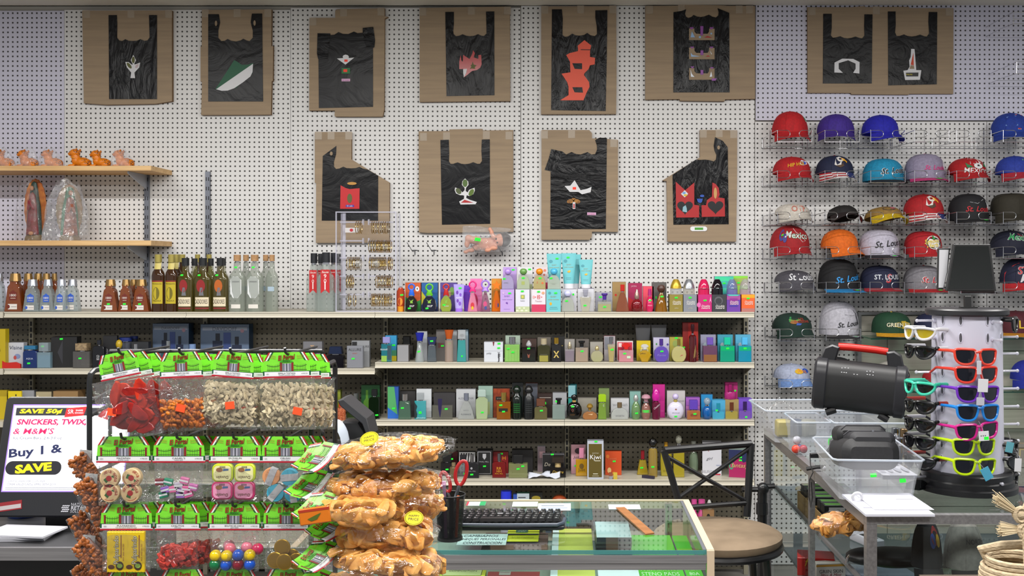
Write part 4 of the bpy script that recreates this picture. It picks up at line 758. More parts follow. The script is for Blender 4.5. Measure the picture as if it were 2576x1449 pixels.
Bx('taupe carton behind the olive tinted bottle', sh, 1352, 1386, 848, '5c564e', '47433d', Y=YK)
bot('olive tinted round-shouldered bottle with a beige cap', sh, 1352, 1384, 852, 'shld', 'f', .72, GL('3a3a24', .8), 'rect', .5, M('a89c80', .35), Y=5.236, d=.5, cm='r', dec=[('r', -.7, .7, .02, .28, GL('b0a850', .7)), ('r', -.6, .6, .3, .34, '4c4a34')])
Bx('matt black tall carton behind the gold-marked black bottle', sh, 1389, 1421, 846, '121214', None, [('r', .5, .7, .6, .63, 'a8984c')], Y=YK)
bot('matt black bottle with gold cap and gold chevrons', sh, 1387, 1412, 850, 'rect', 'f', .72, M('16161a', .4), 'rect', .5, M('c09a3c', .2, .9), Y=5.232, d=.6, cm='r', dec=[('p', [(-.6, .46), (-.3, .46), (0, .36), (.3, .46), (.6, .46), (.15, .33), (-.15, .33)], 'c8b060'), ('p', [(-.6, .18), (-.3, .18), (0, .28), (.3, .18), (.6, .18), (.15, .31), (-.15, .31)], 'c8b060')])
Bx('grey carton behind the plum square bottle', sh, 1419, 1446, 853, '8e8a86', '6c6864', Y=YK)
bot('square bottle of plum liquid with a gold-clear cap', sh, 1421, 1445, 860, 'rect', 'f', .62, GL('b0a8b0', .4), 'pear', .45, M('b0a488', .15, .6), ('4a2050', .88), Y=5.236, d=.5, cm='r')
Bx('brown-grey carton behind the black flare-capped bottle', sh, 1449, 1482, 853, '5e5854', '484440', Y=YK)
bot('square blush bottle with a flared black cap', sh, 1447, 1480, 858, 'rect', 'f', .68, GL('b0a090', .55), 'flarecap', .52, M('101012', .3), ('a88a6c', .7), [('s', .05, .52)], Y=5.236, d=.5, cm='r')
Bx('light grey carton behind the faceted round bottle', sh, 1484, 1517, 860, '9a968e', '76726c', Y=YK)
bot('clear faceted round bottle with a pale gold stopper', sh, 1486, 1518, 870, 'round', 'f', .68, GL('b8b48c', .6), 'egg', .34, M('b8a878', .2, .4), Y=5.236, d=.5, cm='r')
Bx('silver mirrored carton behind the tall gold liquid bottle', sh, 1519, 1548, 845, 'a09ca0', '6a2a3c', [('r', -.9, 0, .45, .95, '787a84')], Y=YK)
bot('tall narrow bottle of gold liquid with a silver cap', sh, 1528, 1548, 848, 'vtrap', 'f', .7, GL('c0b890', .4), 'rect', .52, M('a0a0a4', .2, .9), ('a89030', .85), [('s', .2, .5)], Y=5.234, d=.7, cm='r')
Bx('white carton with red swirls behind the pink bottle', sh, 1551, 1593, 858, 'd8d0d0', '9a8a88', [('r', -.9, .9, .04, .94, 'c03048'), ('r', -.7, .5, .3, .38, 'd87a88'), ('r', -.3, .8, .12, .2, 'd87a88'), ('r', -.8, -.4, .7, .9, 'e8d0d0')], Y=YK)
bot('curved clear pink bottle with a double red cap', sh, 1556, 1594, 863, 'rect', 'f', .62, GL('d8a8b0', .45), 'mush', .62, M('c81c18', .3), ('c86070', .6), [('s', -.2, .45), ('r', .1, .6, .2, .32, 'c0d8b8')], Y=5.236, d=.5)
def gtube(l, a, b): tubec(l, a, b, 817, '75777c', '60626a', [('t', 'Nature', .1, .45, .4, '5a5a64', .3), ('e', .4, .36, .2, .03, '4a4480')], 5.36, None, .1, 'S2')
gtube('upright grey tube behind the yellow carton', 1598, 1637); gtube('upright grey tube behind the violet round bottle', 1638, 1677)
Bx('bright yellow carton behind the amber star-shouldered bottle', sh, 1601, 1637, 857, 'c8b010', '8a7a10', [('e', .1, .5, .6, .22, 'e0d890')], Y=YK)
bot('amber star-shouldered bottle with a frosted shell cap', sh, 1604, 1640, 866, 'star', 'f', .66, GL('b8901c', .85), 'mush', .55, GL('d0d0d0', .7), Y=5.236, d=.5, dec=[('t', 'yellow', -.3, .48, .4, '4a3a10')])
Bx('lilac-white carton behind the round violet bottle', sh, 1643, 1684, 849, 'b8b4cc', '8a88a0', [('e', .8, .7, .14, .05, '4a3a90'), ('e', -.6, .72, .1, .04, '3a8a3c')], Y=YK)
bot('round violet bottle with a violet metallic cap', sh, 1645, 1683, 853, 'round', 'f', .68, GL('6450b0', .88), 'rect', .27, M('5a3ca0', .2, .5), Y=5.234, d=.4, cm='r', dec=[('t', 'Fiorine', 0, .3, .6, '8a80c8', .4), ('s', .05, .47)])
Bx('olive-yellow carton behind the round pale yellow bottle', sh, 1684, 1722, 848, 'a0983c', '7c7630', [('e', -.2, .72, .4, .15, '8a9a50'), ('s', -.1, .96)], Y=YK)
bot('round pale yellow bottle with a gold metallic cap', sh, 1689, 1727, 853, 'round', 'f', .68, GL('bcb478', .82), 'rect', .22, M('b0984c', .2, .8), Y=5.234, d=.4, cm='r', dec=[('p', [(.1, .24), (.4, .32), (.55, .3), (.3, .27)], 'b03a4a')])
Bx('tall deep red carton behind the tall red bottle', sh, 1717, 1757, 811, 'a01810', '7a1410', [('r', -1, -.3, 0, 1, '7c100c'), ('t', 'DENIM', .8, .16, .5, 'c87a6a', 0, 90, .1), ('s', -.9, .35)], Y=YK)
bot('tall dark red bottle with long neck and gold leaf', sh, 1733, 1753, 816, 'shld', 'r', .72, GL('4a0a10', .95), 'blade', .5, M('2c0810', .25), Y=5.236, dec=[('p', [(.1, .1), (.6, .12), (.8, .3), (.7, .46), (.3, .3)], '8a7040')], cm='r')
for x0, x1, bx0, bx1, bc, lc, cc, nm in ((1768, 1805, 1762, 1801, '8c8ca4', '6a4460', '6a50a8', 'purple-amber'), (1811, 1849, 1805, 1844, '3a90a8', '18a080', '1cb898', 'sea green'), (1857, 1891, 1850, 1889, '50a0c0', '1c90b0', '50b0e0', 'sky blue')):
 Bx(f'window carton behind the {nm} square bottle', sh, bx0, bx1, 842, bc, None, [('e', -.4, .6, .25, .1, 'a8b8c0')], Y=YK)
 bot(f'{nm} square bottle with a clear over-cap', sh, x0, x1, 849, 'rect', 'f', .66, GL(lc, .82), 'rect', .44, M(cc, .25), Y=5.234, d=.45, cm='f', dec=[('r', -.9, .9, .02, .3, GL('b07a30', .5))] if nm[0] == 'p' else [('s', 0, .56), ('r', -.9, .9, .46, .62, GL('10c878', .6))] if nm[0] == 's' else [('s', 0, .58)])
sh = 'S3'
Bx('tall blue carton with a green slash on the third shelf', sh, 975, 1003, 973, '1c4a9c', '16386c', [('p', [(-1, 1), (.2, 1), (.9, 0), (-1, 0)], '4a9a5c'), ('p', [(-1, .35), (1, .1), (1, 0), (-1, 0)], '1c60b8'), ('s', .1, .32)], Y=5.27)
Bx('charcoal carton behind the green-edged clear bottle', sh, 1005, 1046, 984, '2c2a2a', '1c1a1a', Y=5.32)
bot('clear shouldered bottle with green edges and chrome cap', sh, 1001, 1034, 992, 'taper', 'f', .72, GL('5a7a68', .5), 'rect', .42, M('b0a8a4', .15, .8), Y=5.234, d=.5, cm='r', dec=[('s', -.3, .46), ('p', [(.1, .68), (.7, .62), (.6, .66)], 'd8e8d8')])
Bx('white and black carton behind the aqua square bottle', sh, 1047, 1086, 978, 'c4c8cc', '5c5c5c', Y=5.30)
bot('aqua square bottle in a clear sleeve', sh, 1042, 1072, 989, 'rect', 'f', .7, GL('3aa0a8', .75), 'rect', .6, GL('90989c', .5), Y=5.234, d=.4, dec=[('p', [(-1, .05), (-.6, .05), (-.5, .2), (-.7, .35), (-.5, .5), (-1, .66)], '14282c'), ('t', 'adrenaline', .1, .06, .8, 'c0e0e4'), ('s', .0, .26, (.014, .012))])
Bx('dark grey carton behind the wide blade-capped bottle', sh, 1090, 1146, 988, '343234', '262426', Y=5.31)
bot('wide clear bottle with a deep violet blade cap', sh, 1086, 1139, 1002, 'rect', 'f', .66, GL('6a6a60', .5), None, 1, None, Y=5.236, d=.3, dec=[('p', [(-.42, .98), (0, .98), (-.06, .5), (-.18, .12), (-.24, .12), (-.38, .5)], '1a1040'), ('s', .4, .5)])
Bx('white carton behind the dome-shaped bottle with grey cap', sh, 1147, 1197, 979, 'b4b6ba', '8c8c90', [('t', 'ALEXANDER', 0, .68, .8, '80808a')], Y=5.30)
bot('dome-shaped clear bottle with a slate grey cap', sh, 1151, 1194, 990, 'bell', 'f', .7, GL('a8acaa', .6), 'rect', .3, M('6a6e7c', .3), Y=5.234, d=.4, cm='r', dec=[('t', 'FLORENCE', 0, .2, .6, '60646a'), ('t', 'PARFUM', 0, .36, .3, '808488')])
Bx('pale mint window carton behind the frosted green bottle', sh, 1203, 1240, 971, '8aa498', '6c8478', [('r', -.8, .6, .1, .5, 'a0b078')], Y=5.30)
bot('tall frosted pale green bottle with a soft cap', sh, 1196, 1228, 980, 'lotion', 'f', .78, GL('a4b48c', .85), 'shld', .66, GL('b0c4bc', .8), Y=5.234, d=.5, dec=[('s', .1, .24)], hc=.25)
Bx('rust brown carton behind the amber square bottle', sh, 1240, 1283, 977, texmat('tortoise', '6a2410', '98401c', (60, 60, 40), .4), '1c1412', [('r', -.7, .4, .6, .72, '1a1412'), ('t', 'aramis', -.15, .66, .4, '8a8478')], Y=5.30)
bot('amber square bottle with a gold cap and black tag', sh, 1249, 1285, 988, 'rect', 'f', .66, GL('8a5010', .85), 'rect', .38, M('b89a50', .2, .8), Y=5.234, d=.5, cm='r', dec=[('r', -.7, .6, .3, .42, '1c1410'), ('s', -.4, .54), ('s', 0, .3)])
Bx('dark carton behind the green-banded black ribbed bottle', sh, 1288, 1316, 963, '24282a', None, Y=5.32)
bot('black ribbed bottle with green bands and green top', sh, 1286, 1314, 970, 'lotion', 'r', .78, M('101814', .15), 'egg', .8, M('0e1a12', .2), Y=5.236, hc=.21, dec=[('r', -.6, .6, .2 + .06 * i, .23 + .06 * i, '0c5a1c') for i in range(5)] + [('e', 0, .95, .3, .02, '1a9a4a')])
Bx('blue-grey carton behind the plain black ribbed bottle', sh, 1322, 1353, 964, '4a4e58', '5a2a1c', Y=5.32)
bot('black ribbed bottle with a bronze top', sh, 1316, 1344, 970, 'lotion', 'r', .78, M('181a1c', .3), 'egg', .8, M('1a1a1c', .3), Y=5.236, hc=.21, dec=[('r', -.6, .6, .2 + .06 * i, .22 + .06 * i, '2a2e30') for i in range(5)] + [('e', 0, .95, .3, .02, '7a4a20')])
Bx('brown carton with a white line behind the brown-capped bottle', sh, 1353, 1390, 990, '2c1c18', None, [('r', -.8, .8, .82, .84, 'b8b0a8'), ('s', .0, .6, (.009, .012))], Y=5.30)
bot('square bottle of dark gold with a brown cube cap', sh, 1344, 1377, 1004, 'shld', 'f', .62, GL('6a6440', .7), 'rect', .68, M('5c3420', .45), Y=5.234, d=.55, dec=[('s', .1, .44)])
Bx('silver-white carton behind the black flare-capped clear bottle', sh, 1390, 1426, 988, '9a9ca0', '6c6c70', Y=5.30)
bot('clear square bottle with a flared black cap and green tint', sh, 1389, 1422, 1002, 'rect', 'f', .68, GL('8a9c96', .6), 'flarecap', .5, M('141416', .3), Y=5.234, d=.5, cm='r', dec=[('s', -.4, .86, (.008, .009))])
bot('tall teal bottle standing behind the round black one', sh, 1429, 1448, 970, 'rect', 'f', .6, M('2a8a80', .3), 'rect', 1, M('7aa8b0', .3), Y=5.3, d=.7, dec=[('t', 'NAUTICA', 0, .3, .3, 'c0d8d8', 0, 90, .06)])
Bx('turquoise carton behind the round black bottle', sh, 1434, 1451, 967, '2898a4', '206c74', Y=5.37)
bot('large round glossy black bottle with a ball stopper', sh, 1424, 1465, 993, 'round', 'r', .7, M('0a0809', .06), 'ball', .42, M('0a0809', .06), Y=5.236, d=.7, hc=.24, dec=[('e', -.2, .38, .16, .06, '6a2c10'), ('e', -.2, .38, .1, .04, '0a0809'), ('t', 'noir', -.2, .2, .3, '6a4a20'), ('s', -.2, .53)], neckcol='a88a4c')
Bx('taupe carton behind the low amber bottle', sh, 1453, 1501, 1001, '8c887e', '6a6660', Y=5.30)
bot('low wide amber bottle with a golden knob cap', sh, 1465, 1503, 1016, 'vase', 'f', .5, GL('a87040', .8), 'mush', .44, M('b08a3c', .3, .6), Y=5.236, d=.6, cm='r', dec=[('p', [(-.3, .34), (.4, .38), (.3, .3)], 'd8b890')], hc=.46)
Bx('moss green carton behind the lime-capped bottle', sh, 1506, 1533, 977, '6a7c4a', '54643c', Y=5.30)
bot('tall green bottle with a clear lime cap', sh, 1504, 1526, 992, 'taper', 'f', .66, GL('7a9a3c', .75), 'shld', .9, GL('a0c81c', .85), Y=5.234, d=.7, dec=[('t', 'FURY', .3, .55, .3, 'd0d8c0', 0, -90, .05)])
Bx('white carton behind the low dome bottle with a bronze cap', sh, 1536, 1583, 1002, 'c0c0c4', '96969a', [('t', 'woman', 0, .66, .8, '98989c')], Y=5.30)
bot('low dome-shaped clear bottle with a bronze cap', sh, 1537, 1581, 1013, 'dome', 'f', .66, GL('b8bcb8', .65), 'rect', .28, M('8a7458', .3, .6), Y=5.234, d=.4, cm='r', dec=[('t', 'WORTH', 0, .22, .5, '78787c')])
Bx('mint carton behind the frosted green vase bottle', sh, 1584, 1612, 985, '7aa49c', '64867f', Y=5.30)
bot('frosted green vase bottle with a silvery tip', sh, 1588, 1612, 993, 'vase', 'r', .72, GL('6a8c5a', .85), 'egg', .55, M('a8aca8', .3, .4), Y=5.234, dec=[('s', .1, .26)])
bot('clear vase bottle with a pink mushroom cap and green band', sh, 1613, 1638, 993, 'vase', 'r', .68, GL('9a6a60', .7), 'mush', .95, M('b88a98', .35), Y=5.236, dec=[('r', -.85, .85, .28, .38, '30d040')])
Bx('tall magenta carton behind the magenta torpedo bottle', sh, 1642, 1673, 967, 'b81c80', '901860', [('r', -.2, .9, .05, .5, 'c8248c'), ('t', 'the fragrance', .55, .2, .3, 'e8a8d0')], Y=5.30)
bot('magenta and plum torpedo bottle with a script mark', sh, 1640, 1662, 977, 'lotion', 'r', .6, M('5c1030', .2), 'egg', 1., M('c01c90', .15), Y=5.234, hc=.4, dec=[('t', 'Clueless', .1, .42, .9, 'e0d0d8', .3, 40)])
Bx('white carton behind the round white bottle', sh, 1677, 1724, 983, 'b8b4b4', '908c8c', [('t', 'diamonds', .3, .62, .6, '88848c', .3)], Y=5.31)
bot('round white bottle with a white ball stopper', sh, 1678, 1722, 991, 'round', 'r', .68, M('d0cce0', .15), 'ball', .38, M('c4b8e0', .2), Y=5.236, d=.6, hc=.24, neckcol='a8984c', dec=[('p', [(0, .36), (.14, .4), (0, .44), (-.14, .4)], '8a5a48'), ('t', 'diamonds', 0, .27, .45, '9a98a8', .3), ('s', -.02, .12)])
Bx('violet and pink carton behind the purple-capped amber bottle', sh, 1725, 1761, 1000, '9a5ab0', '7a48a0', [('r', -1, 1, 0, .4, 'b078b8'), ('r', -1, 1, .42, .58, 'c87ac0')], Y=5.30)
bot('low amber bottle with a large purple cube cap', sh, 1728, 1762, 1007, 'shld', 'f', .48, GL('a86a40', .8), 'rect', .62, M('5a3ca8', .35), Y=5.234, d=.6, dec=[('r', -.5, .5, .18, .3, '7a3c28'), ('s', .15, .3)])
Bx('bright blue carton behind the globe-topped blue bottle', sh, 1763, 1793, 992, '1c80b8', '2a3a50', Y=5.31)
bot('cobalt globe bottle with a clear glass ball stopper', sh, 1767, 1792, 1001, 'round', 'r', .62, GL('0c58a0', .92), 'ball', .72, GL('a8b0b0', .45), Y=5.234, hc=.34)
ZS3 = SHELF['S3'][0]
for x0, x1, yt, c, lc, cc, nm in ((1793, 1823, 1012, '48a0c8', '48a8c8', '1c8098', 'light blue'), (1826, 1857, 1010, '9a8454', 'a89a48', '5a2c18', 'gold'), (1860, 1890, 1008, '6a44b8', '7a58b0', '2c1450', 'violet')):
 Bx(f'{nm} carton behind the small low {nm} bottle', sh, x0 - 2, x1 + 2, yt - 5, c, None, Y=5.30, d=.06)
 bot(f'small low {nm} bottle with a tall square cap', sh, x0, x1, yt + 3, 'jar', 'r', .47, GL(lc, .7), 'rect', .34, M(cc, .35), Y=5.233, cm='f', d=.9 * 30 * 5.2 / F, hc=.5, dec=[('s', .2 if nm[0] != 'l' else -.3, .12 if nm[0] == 'v' else .55, (.011, .008))] if nm[0] != 'g' else [])
Bx('magenta carton stacked on the gold carton', sh, 1824, 1856, 962, '9c1464', '781050', [('r', -.4, .4, .4, .9, '7c104c'), ('s', .6, .5, (.008, .008))], Y=5.31, d=.03, z=Z(1005, 5.27) + .0005)
bot('small magenta bottle standing on the gold carton', sh, 1823, 1852, 968, 'jar', 'r', .5, GL('b83080', .75), 'rect', .3, M('8a1458', .3), Y=5.288, z=Z(1005, 5.27) + .0005, cm='f', hc=.45)
sh = 'S4'; yb = 5.36
Bx('dark red carton at the near end of the fourth shelf', sh, 1128, 1152, 1136, '4a1214', '2c1012', Y=5.4)
bot('squat black bottle with black cap beside the snack bags', sh, 1108, 1142, 1142, 'rect', 'f', .6, M('161416', .2), 'rect', .7, M('0e0e10', .4), Y=5.31, d=.5, dec=[('s', .0, .3), ('s', .7, .78)])
bot('small round-shouldered amber bottle', sh, 1130, 1151, 1165, 'shld', 'r', .75, GL('6a5a3c', .8), 'rect', .5, M('8a7a5c', .4, .3), Y=5.25)
Bx('black and white zebra striped carton', sh, 1154, 1196, 1137, 'd0d0d0', '1a1a1a', [('p', [(-1 + .3 * i, 0 + .0 * i), (-.86 + .3 * i, 0), (-.6 + .3 * i, .95), (-.74 + .3 * i, .95)], '16161a') for i in range(5)] + [('r', -.9, -.3, .1, .4, 'd8d8d8'), ('t', 'C', -.6, .25, .14, '18181a')], Y=5.37)
bot('clear bottle with tall chrome cap beside the zebra carton', sh, 1151, 1178, 1146, 'shld', 'f', .62, GL('70747a', .45), 'rect', .6, M('1c1c20', .4), Y=5.30, d=.5, dec=[('s', .3, .12, (.008, .009))])
bot('flat matt black bottle with a chrome cap', sh, 1169, 1205, 1144, 'shld', 'f', .66, M('16161a', .35), 'rect', .26, M('9a9a9e', .15, .9), Y=5.25, d=.4, cm='r', dec=[('e', -.05, .42, .16, .05, '9a9aa0'), ('t', 'PHAL MILL', 0, .3, .6, '88888e'), ('s', 0, .16)])
Bx('black carton with a thin white frame and shield', sh, 1199, 1239, 1133, '141416', None, [('r', -.88, .8, .93, .945, 'b8b8bc'), ('r', -.88, .8, .05, .065, 'b8b8bc'), ('r', -.88, -.84, .05, .945, 'b8b8bc'), ('r', .76, .8, .05, .945, 'b8b8bc'), ('p', [(-.25, .86), (.2, .86), (.2, .72), (-.02, .62), (-.25, .72)], 'a8a8ac'), ('t', 'PHAL MILL', -.05, .54, .62, '98989c'), ('s', 0, .36)], Y=5.345, d=.06)
Bx('wine red carton with gold blocks behind the wine red bottle', sh, 1240, 1279, 1137, '7a1418', '5a1014', [('t', 'H', .45, .72, .2, 'c88a1c'), ('s', .1, .92)], Y=5.37)
bot('wine red bottle with gold block pattern and chrome cap', sh, 1238, 1273, 1142, 'shld', 'f', .66, M('6a1014', .2), 'rect', .26, M('8a8a90', .15, .9), Y=5.258, d=.45, cm='r', dec=[('t', 'RR', 0, .4, .34, 'c8901c'), ('t', 'HH', 0, .28, .34, 'c8901c'), ('t', 'PHAL MILL', 0, .18, .6, 'c8901c')])
Bx('large black cube carton behind the black-capped clear bottle', sh, 1287, 1341, 1132, '1c1a1c', '121012', Y=5.385, d=.05)
bot('wide clear yellow-green bottle with a black block cap', sh, 1279, 1328, 1144, 'rect', 'f', .62, GL('8a9060', .55), 'rect', .52, M('131315', .4), Y=5.26, d=.45, dec=[('s', .0, .4), ('s', .5, .52)], neck=.3)
Bx('black carton with pale script', sh, 1364, 1420, 1143, '141214', '8a8a90', [('t', 'De', -.55, .5, .28, 'b8b0a0', .3), ('s', -.1, 1.0)], Y=5.355, d=.05)
Bx('small pink carton stack leaning on the black script carton', sh, 1352, 1372, 1123, '8a7880', '9a9aa0', [('r', -.5, 1, .55, .8, 'c8a0a8')], Y=5.41, d=.03)
bot('black bottle with a flat gold-edged cap and script', sh, 1383, 1424, 1150, 'rect', 'f', .5, M('121012', .15), 'rect', .78, M('2c2420', .25), Y=5.27, d=.5, hc=.27, dec=[('t', 'Desire', 0, .28, .7, 'b8983c', .3), ('r', -.75, .75, .78, .8, 'c8a868')], neckcol='b8a070', neck=.25)
Bx('pale pink carton behind the pink-capped yellow bottle', sh, 1436, 1474, 1118, 'c898a4', '1c1416', [('e', 0, .78, .5, .1, '3a2c34'), ('t', 'Just', -.3, .56, .4, '5c4a54', .2), ('s', -.35, .28)], Y=5.36)
bot('square yellow bottle with a pink pillar cap', sh, 1448, 1478, 1128, 'rect', 'f', .6, GL('c09010', .85), 'rect', .42, M('d88aa8', .35), Y=5.30, d=.5, dec=[('e', 0, .36, .4, .1, '6a5014'), ('t', 'Just', 0, .22, .6, '5a4410')], hc=.36)
Bx('tall olive carton with silver border reading in white letters', sh, 1477, 1519, 1109, 'b4b8c4', '8a8e98', [('r', -.84, .78, .05, .92, '5a4c18'), ('t', 'Kjwi', 0, .56, .66, 'e8e8ec'), ('t', 'zermat', 0, .68, .4, 'b8b098'), ('r', -.1, .6, .47, .49, 'c8c4b0'), ('r', -.3, .3, .13, .15, 'c8c4b0'), ('r', -.4, .4, .08, .09, 'c8c4b0'), ('s', .05, .985)], Y=5.235, d=.045)
Bx('orange carton with glowing circles', sh, 1522, 1564, 1135, 'c84a1c', '9a3a18', [('e', -.5, .2, .24, .12, 'e8c080'), ('e', .1, .08, .3, .06, 'd88830'), ('e', -.7, .78, .2, .08, 'd87a30'), ('t', 'reset', -.1, .68, .5, 'd8744a'), ('s', .1, .58)], Y=5.33)
for a, b, c, nm in ((1532, 1541, '8a4a30', 'brown'), (1543, 1553, 'c8b040', 'yellow')): Bx(f'tiny {nm} sample box in front of the orange carton', sh, a, b, 1190, c, None, [('r', -1, 1, 0, .5, '8a8a90' if nm[0] == 'b' else 'c0a83c')], Y=5.222, d=.02)
bot('yellow pyramid bottle with a dark red cap', sh, 1602, 1632, 1134, 'trap', 'f', .6, GL('a89020', .8), 'rect', .3, M('8a1420', .35), Y=5.335, d=.6, hc=.37, dec=[('s', -.2, .3)])
bot('tall amber bottle with a large black ball stopper', sh, 1631, 1655, 1103, 'shld', 'r', .74, GL('98803c', .82), 'ball', .95, M('121214', .2), Y=5.28, hc=.24, dec=[('s', -.1, .27)])
bot('round-bodied yellow bottle with an amber cap', sh, 1661, 1691, 1113, 'lotion', 'f', .78, GL('a89a30', .8), 'taper', .36, GL('b8880c', .8), Y=5.30, d=.5, cm='r', dec=[('t', 'SUNG', 0, .16, .5, '6a5c20')])
bot('tall yellow bottle with a clear glass flower stopper', sh, 1694, 1722, 1096, 'shld', 'f', .7, GL('a8982c', .8), 'ball', .6, GL('b0b0a0', .45), Y=5.27, d=.6, cm='r', hc=.2)
bot('sea-glass green vase bottle with a clear cap', sh, 1733, 1758, 1111, 'vase', 'r', .76, GL('7a8c74', .7), 'rect', .5, GL('a8aca4', .6), Y=5.35, hc=.18)
Bx('white carton with a red letter and grey script', sh, 1768, 1817, 1113, 'c4c4cc', '9c9ca4', [('t', 'T', -.35, .78, .16, 'a8182c'), ('t', 'girl', -.25, .5, .34, '5a5a64', .4), ('r', -.9, -.3, .02, .06, 'd8d8dc'), ('r', -.25, .9, .02, .06, 'a8182c'), ('r', .45, .95, .3, .33, '9aa0b8'), ('t', 'HILFIGER', -.3, .12, .8, 'a8a8b0')], Y=5.33, d=.06, rz=-6)
Bx('magenta and navy carton with curling script', sh, 1838, 1884, 1132, 'a01858', '7a8a84', [('p', [(-1, .6), (-.4, .55), (0, .8), (.6, .55), (1, .6), (1, 1), (-1, 1)], '1c2450'), ('e', -.72, .42, .24, .14, '3a9a70'), ('e', -.7, .42, .14, .08, 'a01858'), ('t', 'fantasy', .25, .42, .95, 'c8b06c', .3), ('s', .3, .74), ('s', .3, .63)], Y=5.29, d=.08, rz=-14)
mb = MB(); mb.box(-.032, .032, -.007, .007, 0, .0135, M('2a2438', .4)); local(mb, 'lipstick_box', 'dark plum lipstick box lying in front of the tall amber bottle', 'box', (X(1631, 5.235), 5.235, SHELF['S4'][0]), (0, 0, -28))
mb = MB();
def crump(u, v): return (-.078 + .156 * u, -.028 + .056 * v, .004 + .014 * (math.sin(3.6 * u + 2 * v) ** 2) + .006 * math.sin(11 * u + 5 * v) ** 2 + .02 * v * (.3 + .7 * u))
mb.grid(crump, 16, 8, M('c8ccd8', .7)); o = local(mb, 'crumpled_paper', 'crumpled white paper lying at the front of the fourth shelf', 'paper', (X(1369, 5.24), 5.245, SHELF['S4'][0] - .003)); o.modifiers.new('s', 'SOLIDIFY').thickness = .0012
sh = 'L2'
Bx('yellow foil packet at the photo edge', sh, -16, 14, 828, 'b09a10', None, [('t', 'amero', 0, .5, .5, '5a4a10', 0, -75)], Y=5.24)
t = Bx('white dispenser carton with red front holding eye drops', sh, 20, 60, 862, 'b8bac2', 'a8aab2', [('t', 'Visine', 0, .8, .8, '1a2a48', .15), ('e', .2, .45, .4, .1, '7a8ab0'), ('e', -.1, .4, .2, .08, 'b04a48')], Y=5.27)
mb = MB(); w_ = 40 * 5.2 / F; mb.prism([(-w_ * .65, 0), (w_ * .5, 0), (w_ * .5, .02), (w_ * .2, .03), (-w_ * .4, .026), (-w_ * .65, .036)], -.05, -.04, M('b82018', .4)); mb.build('red_front', t)
bot('deep blue bottle with a lighter blue cap', sh, 57, 93, 870, 'shld', 'f', .8, M('12285c', .25), 'rect', .8, M('2a6a90', .35), Y=5.235, d=.4, dec=[('t', 'AQUA', 0, .42, .5, 'c0c8d8'), ('s', -.1, .22)])
bot('clear square bottle with pale blue liquid', sh, 93, 128, 862, 'rect', 'f', .62, GL('8aa4b0', .55), 'rect', .7, GL('9aa8b0', .5), ('3a6a8c', .8), [('s', -.1, .86)], Y=5.24, d=.5)
Bx('glossy black cube carton with angular facets', sh, 127, 190, 848, '101012', '0a0a0c', [('p', [(-.5, .5), (-.1, .9), (-.1, .1)], '2c2c32'), ('s', -.2, .94)], Y=5.29, d=.07, rz=8)
bot('clear cube bottle with a marbled tan cap', sh, 184, 228, 864, 'rect', 'f', .68, GL('5c5a58', .6), 'rect', .68, texmat('marbled', 'a08a68', '6a5844', (90, 90, 90), .4), Y=5.24, d=.6, dec=[('s', -.1, .4)])
bot('black bottle with vertical white letters', sh, 232, 262, 856, 'shld', 'f', .8, M('121318', .3), 'rect', .3, M('1a1c24', .3), Y=5.24, d=.5, dec=[('t', 'BOLD', 0, .38, .42, 'c8c8cc', 0, 90, .1)])
Bx('leaning black tube carton with white letters', sh, 258, 292, 845, '0e0e12', None, [('t', 'BOLD', -.5, .5, .4, 'a8a8ac', 0, 90, .08)], Y=5.31, rz=12)
bot('round dark blue bottle with a yellow ball cap', sh, 284, 310, 855, 'rect', 'r', .6, M('2c3048', .3), 'ball', .65, GL('c0a020', .85), Y=5.27, hc=.34)
bot('silver and blue cylinder can with a blue lid', sh, 298, 330, 849, 'rect', 'r', .85, M('5c606c', .25, .5), 'rect', 1.02, M('1c2c6c', .35), Y=5.34, hc=.13)
bot('slim blue cylinder can behind the larger one', sh, 325, 345, 846, 'rect', 'r', .9, M('3c4254', .3, .4), 'rect', 1, M('1c2c6c', .35), Y=5.41, hc=.09)
Bx('dark grey carton with a small silver bottle in front', sh, 330, 374, 860, '24262a', '1a1a1e', Y=5.33); bot('small silver bottle before the dark grey carton', sh, 328, 350, 866, 'shld', 'r', .75, GL('787a80', .6), 'rect', .45, M('a8a8ac', .2, .8), Y=5.26)
for x0, x1, yt, nm in ((383, 476, 814, 'first'), (503, 628, 816, 'wider')):
 t = boxi(f'{nm} clear blue gift set window carton with dark bottles', sh, x0, x1, yt, M('54647c', .3), '14304c', [('r', -.92, .92, .85, .93, '7c8494'), ('t', 'DAVIDOFF', 0, .89, .5, '3c4458'), ('e', .72, .84, .1 if nm[0] == 'f' else .08, .045, '8a6a78'), ('r', -.5, -.1, .1, .6, '101c38'), ('r', -.38, -.2, .6, .78, '0c1424'), ('r', .3, .7, .1, .5, '0e1a34'), ('r', .42, .58, .5, .7, '0c1424'), ('r', -.05, .25, .1, .8, '2a3c70')], Y=5.40, d=.07, name='gift_set_box')
bot('teal glass bottle with a tall silver cap', sh, 402, 440, 858, 'dome', 'f', .66, GL('1c4a50', .85), 'rect', .28, M('a0a4a8', .2, .8), Y=5.28, cm='r'); bot('pale blue bottle with silver-blue cap before the gift sets', sh, 462, 502, 866, 'shld', 'f', .7, M('3a4450', .3), 'rect', .42, M('7a94c0', .3, .3), Y=5.29, cm='r')
Bx('clear window carton with a blue bow beside the snack rack', sh, 762, 811, 859, GL('8a8a90', .5), GL('6a6a70', .5), [('e', -.5, .4, .3, .25, '20244c'), ('e', .1, .6, .4, .14, '2a2c40'), ('p', [(-.3, .85), (.2, .85), (-.05, .75)], 'a88a6c')], Y=5.33)
